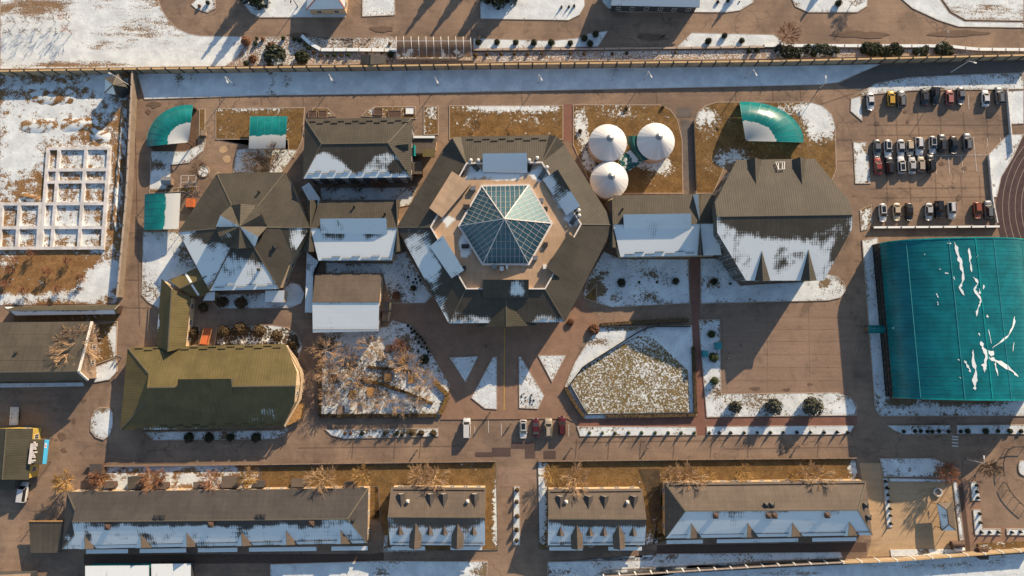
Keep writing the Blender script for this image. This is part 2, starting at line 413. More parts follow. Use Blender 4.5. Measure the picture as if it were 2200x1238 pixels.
# ---- paving sheets
sheet('paving', 'red-brown block paving of the entrance plaza before the hexagonal building', [(838, 654), (913, 655), (930, 640), (1250, 640), (1287, 690), (1250, 735), (1212, 830), (1244, 902), (945, 902), (970, 832), (880, 700), (850, 690)], 'paver')
sheet('path', 'red brick path running down to the street east of the lawn', [(1482, 552), (1504, 552), (1504, 690), (1516, 895), (1517, 936), (1497, 936), (1490, 800)], 'paver_red', 'path')
sheet('path', 'red brick footway between the two planted strips', [(1240, 899), (1496, 896), (1496, 917), (1240, 917)], 'paver_red', 'path')
sheet('path', 'red brick footway under the three big round bushes', [(1518, 897), (1842, 894), (1840, 915), (1518, 916)], 'paver_red', 'path')
sheet('path', 'narrow red path between two golden lawns north of the hexagon', [(1211, 224), (1231, 224), (1235, 310), (1211, 300)], 'paver_red', 'path')
sheet('path', 'short red path east of the white tanks', [(1375, 354), (1466, 354), (1466, 366), (1385, 368)], 'paver_red', 'path')
sheet('path', 'grey-brown path between the tank lawn and the curved canopy lawn', [(1462, 255), (1490, 262), (1494, 420), (1470, 420), (1466, 300)], 'asphalt_grey', 'path')
sheet('paving', 'pinkish block paving around the planters in the lower right corner', [(2062, 1028), (2105, 1028), (2112, 1132), (2200, 1132), (2200, 1166), (2085, 1170)], 'paver')
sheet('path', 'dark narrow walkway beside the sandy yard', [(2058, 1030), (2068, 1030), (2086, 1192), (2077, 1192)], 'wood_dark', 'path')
sheet('yard', 'pale sandy yard beside the long barracks roof', [(1846, 995), (1893, 995), (1897, 1028), (2047, 1034), (2066, 1192), (1862, 1196), (1872, 1160)], 'sand', 'yard')
sheet('paving', 'light concrete forecourt between the two lawns at the crossing', [(1070, 1003), (1153, 1003), (1152, 1044), (1070, 1046)], 'slab')
sheet('road', 'asphalt lane with the shade of the long fence in its colour', [(1893, 140), (2200, 128), (2200, 158), (2100, 160), (1950, 167), (1880, 180), (1850, 196), (1800, 182), (1840, 162)], 'asphalt_grey', 'road')  # darker asphalt tone paints the fence shade over this stretch of road
sheet('deck', 'dark plank deck under the curved teal shelter on the left', [(400, 236), (427, 238), (424, 322), (330, 326), (325, 312)], 'deck', 'deck')
sheet('deck', 'dark plank deck under the curved teal shelter on the right', [(1560, 260), (1597, 226), (1725, 306), (1712, 320), (1640, 322), (1575, 330)], 'deck', 'deck')
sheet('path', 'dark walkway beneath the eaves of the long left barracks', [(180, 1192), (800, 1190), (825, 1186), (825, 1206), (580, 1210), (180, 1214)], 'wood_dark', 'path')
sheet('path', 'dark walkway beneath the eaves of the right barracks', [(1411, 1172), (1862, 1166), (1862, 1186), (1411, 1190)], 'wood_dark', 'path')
for i, (r, n) in enumerate(((rect(1021, 972, 1058, 982), 'dark asphalt patch, longest and leftmost of the repairs'), (rect(1057, 962, 1097, 981), 'dark asphalt patch joined to the long strip'), (rect(1098, 951, 1150, 964), 'dark asphalt patch behind the parked white car'), (rect(1128, 964, 1150, 985), 'square dark asphalt patch behind the maroon car'), (rect(1168, 969, 1194, 986), 'lone square asphalt patch by the right lawn corner'))):
    sheet('asphalt_patch', n, r, 'asphalt_new', 'patch')
for r, n in ((rect(1455, 232, 1485, 252), 'old grey asphalt patch at the path mouth north of the tanks'), (rect(2078, 560, 2110, 600), None)):
    if n: sheet('asphalt_patch', n, r, 'asphalt_grey', 'patch')
for q, l in (([(470, 318), (484, 312), (492, 322), (480, 330), (472, 328)], 'pale sandy patch on the left playground, upper'), ([(476, 338), (492, 332), (498, 346), (484, 352)], 'pale sandy patch on the left playground, lower'), ([(462, 372), (472, 368), (474, 378), (464, 380)], 'small pale patch above the star roof')): sheet('sand_patch', l, q, 'sand', 'patch', sm=1)
# ---- paved court: separate concrete slabs
court = tag(mesh('paved_court', [W(*p, .012) for p in ((1550, 846), (1834, 846), (1826, 652), (1550, 656))], [(0, 1, 2, 3)], 'court_slab'), 'paved court of large brown slabs beside the octagonal hall', 'court', None, 'structure')
vs_ = [656, 682, 708, 734, 762, 790, 818, 845]; us_ = [1552, 1648, 1737, 1826]
for a in range(len(vs_) - 1):
    for b in range(len(us_) - 1):
        sh = lambda u, v: (u + (v - 650) * .02 * (u - 1550) / 280, v)
        q = [sh(us_[b], vs_[a + 1]), sh(us_[b + 1], vs_[a + 1]), sh(us_[b + 1], vs_[a]), sh(us_[b], vs_[a])]
        P = inset(ccw([W(*p, 0) for p in q]), .028)
        MB().prism(P, .01, .045 + random.uniform(0, .006), 0).build('slab', 'court_slab', court)
# ---- markings
lines('marking', 'yellow painted line down the middle of the entrance plaza', [((1084, 705), (1083, 880)), ((1080, 880), (1087, 880))], 'paint_yellow', .2)
lines('marking', 'white playground square painted near the left canopy', [((389, 378), (421, 377)), ((388, 406), (420, 405)), ((389, 378), (388, 406)), ((421, 377), (420, 405)), ((405, 377), (404, 406)), ((388, 392), (421, 391))], 'paint_white', .14)
lines('marking', 'white bay lines of the upper right car park', [((2091, 295), (2099, 370)), ((2065, 335), (2070, 372)), ((2038, 338), (2040, 374)), ((2010, 338), (2012, 374)), ((1990, 334), (2121, 333)), ((2121, 296), (2122, 315)), ((2149, 296), (2151, 318)), ((2080, 205), (2082, 235))], 'paint_white', .12)
lines('marking', 'white bay lines along the plaza kerb', [((1049, 903), (1050, 930)), ((1020, 916), (1020, 936)), ((1077, 910), (1077, 935)), ((1222, 912), (1222, 937))], 'paint_white', .12)
lines('marking', 'faded zebra stripes in the shadow of the teal hall', [((2045, y), (2059, y + 1)) for y in (938, 944, 951, 958)], 'paint_white', .35)
lines('marking', 'dark drain channel along the plaza edge', [((945, 903), (1218, 901)), ((1218, 901), (1232, 908))], 'metal_dark', .25, 'drain')

# ---- stains, joints
def stain(label, u, v, r, sq=1.0, seed=0):
    rng = random.Random(seed + int(u)); k = 14
    sheet('stain', label, [(u + r * rng.uniform(.55, 1.25) * math.cos(6.283 * i / k), v + r * sq * rng.uniform(.55, 1.25) * math.sin(6.283 * i / k)) for i in range(k)], 'asphalt_stain', 'stain')
asphalt('asphalt_stain', (.13, .088, .064), (.165, .112, .08), (.08, .06, .05), 0)
for u, v, r, q, l in ((132, 938, 9, 1.0, 'dark wet stain on the left side road, upper'), (137, 968, 8, .6, 'dark wet stain on the left side road, lower'), (158, 905, 5, 1.6, 'long wet stain beside the oval island'), (120, 945, 4, .6, 'small wet stain left of the large one'), (178, 860, 7, .5, 'wet stain at the bend of the left side road'), (2024, 352, 6, .8, 'oil stain in an empty bay of the third row'), (2072, 362, 6, .7, 'oil stain right of the third car row'), (2048, 402, 4, .7, 'oil stain in the lower aisle of the car park'), (2060, 425, 6, 1.2, 'long oil stain above the lower car row'), (1950, 262, 5, 1.0, 'oil stain in the upper aisle, right'), (1884, 265, 5, 1.2, 'oil stain in the upper aisle, left'), (1945, 240, 5, .8, 'oil stain between top row cars'), (1620, 835, 12, .35, 'damp stain along the foot of the paved court'), (1690, 838, 9, .4, 'smaller damp stain along the foot of the paved court'), (1740, 826, 7, .5, 'damp stain in the lower right of the paved court'), (330, 225, 14, .5, 'damp stain at the upper left road corner'), (318, 240, 6, 1.0, 'small damp stain near the left curved shelter'), (1130, 30, 30, .3, 'worn dark tyre band on the top road, left'), (1400, 80, 40, .2, 'worn dark tyre band in the turning bay'), (1850, 75, 60, .14, 'worn dark tyre band on the upper right road'), (2060, 72, 70, .10, 'second worn tyre band on the upper right road'), (640, 75, 24, .25, 'worn dark tyre band by the small top house'), (820, 62, 30, .3, 'worn dark patch on the top road below the speckled bed')): stain(l, u, v, r, q)
lines('joint', 'dark paving joints across the main street', [((x, 942), (x - 4, 986)) for x in (760, 850, 905, 1240, 1310, 1378, 1450, 1530, 1610, 1680, 1760)] + [((640, 962), (1000, 958)), ((1230, 950), (1560, 946)), ((1560, 964), (1840, 960))], 'asphalt_stain', .10, 'joint')
lines('joint', 'dark paving joints across the upper road', [((x, 206 - (x - 300) * .012), (x + 3, 226)) for x in (390, 470, 560, 650, 900, 1120, 1410, 1580, 1660, 1720)] + [((1835, 200), (1760, 225)), ((1790, 185), (1830, 215))], 'asphalt_stain', .10, 'joint')
lines('joint', 'dark paving joints on the right and left side roads', [((1800, 300), (1832, 300)), ((1802, 345), (1835, 345)), ((1830, 420), (1842, 420)), ((1836, 560), (1852, 562)), ((1838, 700), (1862, 702)), ((292, 330), (318, 330)), ((285, 430), (305, 430)), ((278, 500), (303, 500)), ((268, 600), (302, 602)), ((262, 660), (322, 662)), ((290, 240), (300, 700))], 'asphalt_stain', .10, 'joint')
lines('joint', 'dark paving joints in the car park', [((1862, 268), (2165, 268)), ((1870, 290), (2165, 288)), ((1872, 405), (2125, 402)), ((1872, 425), (2128, 422))] + [((x, 240), (x + 4, 300)) for x in (1880, 1925, 1972, 2020, 2070, 2120)] + [((x, 375), (x + 3, 440)) for x in (1905, 1955, 2010, 2065, 2105)], 'asphalt_stain', .09, 'joint')
# ---- beds
bed('snow_field', 'wide snowy field in the upper left corner', [(0, -30), (338, -30), (341, 2), (347, 20), (360, 40), (380, 60), (405, 72), (432, 77), (519, 78), (531, 92), (510, 125), (484, 143), (0, 149)], 'field', .74, [(75, 14, 110, 14, -.75), (85, 32, 120, 12, -.3), (215, 100, 70, 6, -.55), (150, 140, 170, 6, -.55), (300, 70, 120, 40, -.2), (8, 22, 12, 10, -.6)], cat='snow field', h=.08)
bed('rock_garden', 'stony bank with snow north of the fence', [(488, 142), (532, 96), (562, 79), (622, 79), (692, 113), (770, 113), (802, 80), (842, 79), (856, 90), (856, 108), (1016, 112), (1640, 106), (1645, 127), (1080, 134), (540, 142)], 'gravel', .38, [(600, 120, 60, 30, .2), (830, 98, 30, 18, .35), (1300, 112, 420, 8, .2)], h=.06)
bed('rock_garden', 'stony bank under the dark juniper hedges at upper right', [(1642, 106), (2030, 101), (2090, 108), (2200, 109), (2200, 115), (1645, 127)], 'gravel', .35, h=.06)
bed('snow_strip', 'snowy strip with round bushes left of the turning bay', [(1016, 82), (1185, 87), (1245, 81), (1264, 72), (1307, 66), (1285, 101), (1016, 106)], 'snowbed', 0.87)
bed('snow_strip', 'snowy wedge with three round bushes right of the turning bay', [(1452, 103), (1486, 70), (1662, 74), (1692, 95), (1640, 101)], 'snowbed', 0.87)
bed('snow_bed', 'snowy bed around the small house at the top edge', [(515, -30), (520, 6), (538, 28), (556, 38), (743, 38), (746, -30)], 'snowbed', 0.92)
bed('snow_bed', 'speckled stony snow bed at the top edge', [(778, -30), (848, -30), (849, 33), (778, 36)], 'gravel', .95)
bed('snow_bed', 'snowy lawn with dark conifers at the top edge', [(1030, -30), (1256, -30), (1257, 12), (1246, 32), (1222, 44), (1032, 41)], 'snowbed', 0.92)
bed('snow_bed', 'snowy bed around the long house at the top edge', [(1290, -30), (1626, -30), (1618, 6), (1590, 23), (1562, 27), (1332, 26), (1306, 18), (1294, 5)], 'snowbed', 0.92)
bed('snow_bed', 'snowy rounded island with one dark ball bush at the top', [(1690, -30), (1868, -30), (1863, 14), (1842, 27), (1736, 27), (1708, 14)], 'snowbed', 0.82)
bed('snow_bed', 'small teardrop snow island at the upper left road', [(410, 10), (432, -12), (462, -10), (463, 18), (446, 28), (422, 20)], 'snowbed', 0.77)
bed('snow_bank', 'snowy verge curving along the upper right road', [(1905, -30), (2000, -30), (2040, 28), (2072, 46), (2200, 48), (2200, 60), (2060, 58), (2016, 44), (1960, 18)], 'snowbed', 0.92)
bed('rough_field', 'rough snowy ground in the upper right corner', [(2004, -30), (2200, -30), (2200, 45), (2075, 43), (2044, 26)], 'field', .75, [(2120, 20, 80, 12, -.3)])
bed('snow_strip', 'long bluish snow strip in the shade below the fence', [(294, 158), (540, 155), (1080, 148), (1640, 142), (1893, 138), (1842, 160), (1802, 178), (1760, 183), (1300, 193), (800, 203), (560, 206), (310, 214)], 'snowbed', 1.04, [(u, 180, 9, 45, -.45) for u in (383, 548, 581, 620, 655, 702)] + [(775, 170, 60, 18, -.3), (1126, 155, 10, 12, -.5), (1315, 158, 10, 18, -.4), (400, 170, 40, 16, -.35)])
bed('snow_strip', 'snow bank along the north edge of the car park', [(1828, 212), (1851, 197), (1882, 179), (1950, 166), (2100, 159), (2200, 156), (2200, 192), (1960, 195), (1858, 205)], 'snowbed', 0.72, [(1850, 210, 30, 20, -.3)])
bed('verge', 'small pointed verge at the car park corner', [(1828, 212), (1850, 206), (1853, 261), (1827, 239)], 'turf', .95)
bed('verge', 'snowy grass island left of the middle car rows', [(1833, 305), (1862, 305), (1871, 395), (1837, 395)], 'turf', .75, [(1850, 318, 20, 7, -.8), (1852, 360, 20, 5, -.6)])
bed('verge', 'snowy grass wedge left of the lower car row', [(1847, 451), (1872, 439), (1874, 478), (1864, 493), (1850, 497)], 'turf', .7)
bed('verge', 'snowy verge right of the car park, upper part', [(2163, 196), (2200, 194), (2200, 266), (2167, 268)], 'turf', .9)
bed('verge', 'snowy verge between car park and running track', [(2121, 334), (2165, 289), (2200, 288), (2176, 340), (2152, 380), (2142, 424), (2129, 424)], 'turf', .85)
bed('waste_ground', 'rough snowy waste ground behind the left wall', [(0, 157), (276, 157), (258, 560), (252, 652), (0, 656)], 'waste', .40, [(120, 225, 160, 14, .45), (230, 180, 60, 30, .5), (60, 275, 120, 40, .3), (150, 255, 90, 12, .3), (40, 330, 60, 50, .4), (60, 590, 100, 60, -.25), (150, 570, 90, 30, -.3), (215, 600, 50, 40, .5), (100, 640, 160, 14, .35), (250, 340, 20, 200, -.15), (150, 430, 110, 120, .22), (90, 190, 90, 10, .35)], h=.05, kerb=None, cat='waste ground')
bed('play_bed', 'snowy crescent bed below the left curved shelter', [(324, 325), (398, 325), (427, 312), (443, 299), (437, 324), (406, 350), (367, 355), (366, 390), (356, 407), (321, 407)], 'snowbed', 0.77, [(340, 358, 30, 6, -1)])
bed('lawn_bed', 'golden strip of grass beside the left curved shelter', [(428, 234), (441, 234), (440, 300), (427, 300)], 'turf', .15)
bed('lawn_bed', 'golden lawn left of the small rectangular canopy', [(463, 233), (655, 231), (650, 300), (632, 340), (620, 330), (618, 300), (463, 300)], 'turf', .12, [(540, 234, 130, 9, .7), (480, 285, 30, 20, .25)])
bed('lawn_bed', 'strip of golden grass above the left square canopy', [(320, 408), (425, 400), (412, 420), (395, 412), (320, 416)], 'turf', .3)
bed('play_bed', 'shaded snowy bed with a dead shrub below the small canopy', [(508, 322), (536, 318), (640, 322), (605, 372), (500, 371)], 'snowbed', 0.67, [(560, 350, 50, 24, -.35)])
bed('snow_bed', 'snowy bed west of the star-roofed building', [(307, 498), (383, 498), (428, 580), (363, 602), (342, 664), (318, 650), (304, 634)], 'snowbed', 0.77, [(330, 630, 30, 30, -.35), (400, 545, 25, 25, -.3)])
bed('lawn_bed', 'golden grass left of the entrance drive of the northern building', [(670, 232), (703, 232), (722, 250), (670, 252)], 'turf', .35)
bed('lawn_bed', 'golden grass right of the entrance drive of the northern building', [(776, 250), (788, 237), (806, 229), (893, 229), (894, 256)], 'turf', .22, [(800, 236, 30, 8, .4)])
bed('lawn_bed', 'narrow golden lawn between two paths above the annex', [(910, 228), (942, 228), (942, 290), (910, 290)], 'turf', .35, [(926, 240, 16, 18, .4)])
bed('lawn_bed', 'golden lawn directly north of the hexagonal building', [(965, 227), (1210, 226), (1210, 300), (965, 300)], 'turf', .14, [(1090, 228, 140, 16, .85), (1130, 256, 60, 12, .35)])
bed('lawn_bed', 'golden lawn around the three white tanks', [(1231, 225), (1418, 225), (1440, 235), (1456, 257), (1466, 300), (1468, 416), (1300, 416), (1262, 380), (1231, 312)], 'turf', .14, [(1248, 270, 26, 50, .6), (1330, 250, 60, 10, .5), (1262, 340, 26, 50, .6), (1400, 350, 60, 18, .8), (1420, 375, 40, 9, .8), (1330, 226, 110, 8, .5)])
bed('lawn_bed', 'golden lawn around the curved shelter by the octagonal hall', [(1490, 268), (1498, 242), (1515, 227), (1540, 219), (1740, 219), (1770, 228), (1788, 247), (1795, 272), (1797, 365), (1786, 392), (1745, 352), (1560, 352), (1532, 416), (1495, 416)], 'turf', .12, [(1760, 260, 50, 60, .75), (1700, 235, 70, 24, .55), (1515, 250, 36, 34, .6), (1575, 340, 50, 34, .6), (1783, 370, 10, 8, .5)], sm=0)
bed('courtyard_bed', 'snowy courtyard between the left link roof and the small gabled block', [(700, 564), (843, 566), (845, 548), (873, 540), (929, 636), (913, 652), (838, 652), (822, 588), (700, 588)], 'snowbed', 0.72, [(890, 640, 12, 12, -.3), (850, 640, 18, 20, -.5)])
bed('courtyard_bed', 'shaded snowy yard behind the northern building', [(688, 403), (876, 403), (846, 430), (690, 431)], 'snowbed', 0.82)
bed('courtyard_bed', 'patchy bank beside the left corner of the hexagon', [(846, 428), (880, 402), (898, 400), (882, 440), (856, 446)], 'turf', .7)
bed('courtyard_bed', 'snowy east courtyard beside the hexagonal building', [(1297, 540), (1331, 556), (1479, 557), (1482, 652), (1314, 661), (1283, 652), (1253, 634), (1262, 600)], 'snowbed', 0.72, [(1400, 585, 24, 12, -.5), (1312, 588, 10, 20, -.4), (1325, 632, 20, 12, -.5), (1402, 636, 20, 16, -.5), (1280, 620, 22, 22, -.9), (1290, 590, 14, 16, -.3)])
bed('snow_bed', 'snowy ground in front of the octagonal hall', [(1505, 555), (1548, 555), (1590, 613), (1720, 606), (1775, 588), (1800, 594), (1815, 610), (1818, 625), (1806, 640), (1780, 646), (1505, 653)], 'snowbed', 0.77, [(1533, 606, 16, 8, -.6), (1770, 602, 18, 10, -.9)])
bed('snow_bed', 'snowy border around the fenced speckled lawn', [(1213, 830), (1235, 778), (1262, 735), (1285, 702), (1487, 699), (1497, 893), (1256, 901)], 'snowbed', 0.77, [(1290, 735, 30, 16, -.6), (1350, 702, 70, 6, -.4)])
bed('lawn', 'speckled lawn fenced in beside the plaza', [(1226, 822), (1254, 786), (1370, 722), (1400, 724), (1478, 796), (1483, 886), (1262, 887)], 'lawn', .33, [(1385, 790, 26, 22, .30), (1380, 735, 60, 18, .2)], h=.14, kerb=None, cat='lawn')
bed('lawn_bed', 'brown grass corner by the entrance of the hexagon', [(1254, 640), (1282, 610), (1283, 648), (1272, 648)], 'turf', .1, h=.14)
bed('snow_bed', 'snowy L-shaped border left of and below the paved court', [(1501, 687), (1547, 686), (1550, 846), (1800, 843), (1828, 854), (1842, 872), (1840, 893), (1518, 897), (1503, 720)], 'snowbed', 0.77, [(1620, 870, 60, 20, -.35), (1660, 850, 150, 8, -.3), (1535, 850, 20, 24, -.3), (1740, 885, 60, 10, -.3)])
bed('planted_strip', 'snowy strip with small cone shrubs below the lawn', [(1239, 916), (1495, 917), (1497, 935), (1246, 938)], 'turf', .80)
bed('planted_strip', 'snowy strip with small cone shrubs below the round bushes', [(1518, 916), (1836, 914), (1828, 929), (1806, 934), (1518, 935)], 'turf', .95)
bed('garden', 'snowy garden with bare trees and wooden benches', [(688, 728), (700, 705), (832, 702), (842, 688), (882, 698), (930, 765), (968, 830), (944, 896), (686, 897)], 'snowbed', 0.66, [(800, 800, 110, 60, -.22), (700, 740, 30, 30, -.3), (870, 740, 26, 30, -.4), (830, 860, 100, 30, -.12)], cat='garden', h=.08)
for k, (n, q) in enumerate((('small shaded snow triangle left of the plaza axis', [(965, 768), (1028, 765), (1000, 823)]), ('tall snow wedge left of the plaza axis', [(1058, 768), (1068, 766), (1068, 880), (1041, 878), (1012, 855)]), ('tall snow wedge right of the plaza axis', [(1114, 766), (1119, 766), (1170, 850), (1156, 879), (1115, 877)]), ('small bright snow triangle right of the plaza axis', [(1155, 763), (1217, 763), (1186, 822)]))):
    bed('flower_bed', n, q, 'gravel', .92 if k in (0, 1) else .82, [(1135, 858, 20, 14, -.3)] if k == 2 else (), kerb='concrete')
bed('planted_strip', 'pointed snowy strip with low shrubs below the garden', [(698, 923), (942, 920), (942, 938), (740, 943), (712, 936)], 'snowbed', 0.72, [(880, 930, 50, 6, -.3)])
bed('verge', 'long golden grass verge below the main street, left', [(560, 1002), (1066, 992), (1070, 1182), (832, 1186), (816, 1120), (812, 1046), (560, 1052)], 'turf', .05, [(1066, 1100, 8, 100, 1.0), (860, 1180, 40, 10, .9), (1000, 1000, 60, 5, .4)], kerb='concrete_dark')
bed('verge', 'patchy snowy verge behind the left barracks', [(205, 1000), (559, 997), (559, 1056), (190, 1058)], 'waste', .45, [(380, 1003, 170, 9, .7), (405, 1030, 25, 18, .6), (250, 1042, 40, 12, .4)], kerb='concrete_dark')
bed('verge', 'long golden grass verge below the main street, right', [(1155, 992), (1838, 984), (1846, 1036), (1424, 1042), (1402, 1172), (1158, 1182)], 'turf', .05, [(1160, 1080, 13, 130, 1.1), (1838, 1005, 10, 30, .9), (1385, 1160, 40, 20, .6), (1300, 1178, 120, 8, .7)], kerb='concrete_dark')
bed('verge', 'brown bare verge between the two right roofs', [(1372, 1008), (1418, 1008), (1420, 1120), (1398, 1130), (1390, 1060)], 'mulch', .05, h=.14, kerb=None)
bed('snow_strip', 'shaded snow along the lower edge, middle', [(580, 1212), (822, 1205), (1048, 1206), (1045, 1270), (580, 1270)], 'snowbed', 0.82, [(1030, 1230, 30, 20, -.5), (820, 1230, 30, 14, -.3)])
bed('snow_strip', 'shaded snow along the lower edge, right of the path', [(1176, 1207), (1398, 1203), (1412, 1190), (1806, 1186), (1812, 1200), (1640, 1206), (1300, 1226), (1220, 1270), (1176, 1270)], 'snowbed', 0.72, [(1200, 1235, 40, 14, -.4), (1440, 1196, 12, 5, -.6)])
bed('rough_field', 'snowy rough ground beyond the lower right fence', [(1230, 1270), (1320, 1240), (1640, 1222), (1806, 1214), (2260, 1186), (2260, 1270)], 'field', .85, [(1990, 1215, 160, 12, -.45), (1700, 1232, 120, 8, -.4), (2160, 1200, 80, 10, -.35)], kerb=None, h=.05)
bed('planter', 'narrow snowy planter in the middle of the footpath', [(1104, 1045), (1117, 1045), (1118, 1172), (1102, 1172)], 'snowbed', 0.87)
bed('snow_strip', 'snow before the small twin-gabled roofs, left', [(832, 1176), (915, 1178), (915, 1184), (822, 1187), (826, 1150), (834, 1150)], 'snowbed', 0.82)
bed('snow_bed', 'bluish snowy bed below the crossroads in the teal shade', [(1890, 985), (2006, 984), (2057, 1008), (2060, 1026), (1898, 1025)], 'snowbed', 0.67, [(2040, 1012, 40, 18, -.6), (1950, 1010, 30, 10, -.25)])
bed('planter', 'narrow snowy planter with seven shrubs beside the sandy yard', [(1896, 1027), (1907, 1027), (1918, 1133), (1906, 1134)], 'snowbed', 0.82)
bed('snow_strip', 'narrow snow strip along the top of the sandy yard', [(1909, 1027), (2046, 1030), (2046, 1036), (1909, 1036)], 'snowbed', 0.82)
bed('snow_strip', 'narrow snow strip along the right of the sandy yard', [(2047, 1034), (2056, 1034), (2071, 1160), (2062, 1162)], 'snowbed', 0.82)
bed('planter', 'short snowy planter with three shrubs in the lower right', [(2085, 1035), (2099, 1035), (2108, 1076), (2088, 1076)], 'snowbed', 0.82)
bed('planter', 'L-shaped snowy planter in the lower right', [(2090, 1095), (2107, 1095), (2112, 1136), (2150, 1136), (2151, 1150), (2095, 1150)], 'snowbed', 0.82)
bed('planter', 'small snowy planter at the lower right edge', [(2162, 1136), (2215, 1135), (2215, 1151), (2163, 1150)], 'snowbed', 0.82)
bed('verge', 'brown grass verge along the lower right fence', [(2100, 1168), (2260, 1160), (2260, 1176), (2105, 1184)], 'turf', .15, [(2140, 1170, 16, 4, .6)], kerb=None)
bed('snow_strip', 'snow along the fence below the sandy yard', [(1913, 1182), (2066, 1180), (2068, 1192), (1915, 1196)], 'snowbed', 0.72, [(1985, 1186, 20, 8, -.6)], kerb=None)
bed('planted_strip', 'teal-lit snowy strip with low shrubs, left of the crossing stripes', [(1905, 914), (2041, 913), (2044, 933), (1942, 934), (1922, 926)], 'snowbed', 0.82)
bed('planted_strip', 'teal-lit snowy strip with low shrubs, right of the crossing stripes', [(2055, 913), (2260, 912), (2260, 933), (2056, 933)], 'snowbed', 0.77, [(2114, 924, 10, 6, -.3)])
bed('apron', 'snowy apron around the teal hall', [(1852, 516), (1886, 510), (1918, 855), (2260, 855), (2260, 894), (1890, 895), (1880, 880)], 'snowbed', 0.74, [(2040, 862, 160, 14, -.55), (1920, 862, 30, 14, -.4), (1866, 520, 18, 14, -.3)], cat='apron')
bed('snow_strip', 'blue strip of snow in the shade of the left workshop roof', [(0, 824), (178, 822), (180, 830), (0, 833)], 'snowbed', 0.72, kerb=None)
bed('island', 'oval snowy island on the left side road', [(203, 882), (214, 875), (236, 877), (243, 888), (243, 915), (236, 936), (222, 946), (205, 940), (194, 926), (195, 900)], 'snowbed', 0.72, [(220, 882, 20, 10, -.4)], cat='traffic island')
bed('garden', 'little golden garden right of the left workshop', [(197, 697), (252, 690), (249, 768), (204, 784), (186, 760)], 'turf', .25, [(210, 740, 14, 30, .2), (248, 735, 5, 50, .8)], cat='garden')
bed('garden', 'little snowy garden at the corner of the left workshop', [(206, 788), (250, 770), (252, 798), (236, 816), (202, 822)], 'turf', .85, cat='garden')
bed('verge', 'golden strip between the long shed and the workshop', [(30, 677), (252, 674), (252, 689), (30, 690)], 'turf', .2, kerb=None)
bed('snow_bed', 'shaded snowy beds under the eaves of the olive roof', [(310, 928), (604, 924), (626, 916), (612, 936), (590, 944), (330, 947)], 'snowbed', 0.72, [(356, 936, 5, 20, -1.2), (478, 936, 5, 20, -1.2), (527, 936, 4, 20, -1.0), (574, 936, 4, 20, -1.0)])
bed('snow_bed', 'shaded snowy bed under the eaves of the star-roofed building', [(440, 634), (600, 628), (626, 606), (645, 612), (655, 632), (648, 652), (625, 662), (470, 664)], 'snowbed', 0.77, [(455, 650, 24, 20, -.9)])
bed('garden', 'dark shrubbery north of the olive roof', [(405, 700), (428, 700), (428, 742), (400, 744)], 'mulch', .1, cat='garden')
bed('garden', 'shrubbery with brown bushes north of the olive roof', [(466, 704), (580, 698), (618, 704), (640, 720), (650, 745), (640, 775), (612, 742), (460, 744)], 'mulch', .35, [(540, 738, 60, 10, .3), (590, 702, 20, 6, .7), (645, 750, 10, 20, .7)], cat='garden')
# ---- running track at the right edge
cx, cy, TR = 2345, 445, []
def arc(r, z, a0=100, a1=262, n=60): return [W(cx + r * math.cos(R(a)) , cy - r * 1.05 * math.sin(R(a)), z) for a in [a0 + (a1 - a0) * i / n for i in range(n + 1)]]
A = arc(205, .03); B = arc(110, .03); n = len(A)
plain('track', (.055, .032, .035), .9, var=.2, scale=.7)
tk = tag(mesh('running_track', A + B, [(i, i + 1, n + i + 1, n + i) for i in range(n - 1)], 'track'), 'dark maroon running track curving in at the right edge', 'running track', None, 'structure')
for k in range(1, 7):
    A = arc(205 - k * 13.5, .036); B = arc(204.2 - k * 13.5, .036)
    mesh('lane_line', A + B, [(i, i + 1, n + i + 1, n + i) for i in range(n - 1)], 'concrete', tk)
A = arc(109, .028); C = W(2400, 445, .028)
mesh('infield', A + [C], [(i, i + 1, n) for i in range(n - 1)], 'turf', tk)
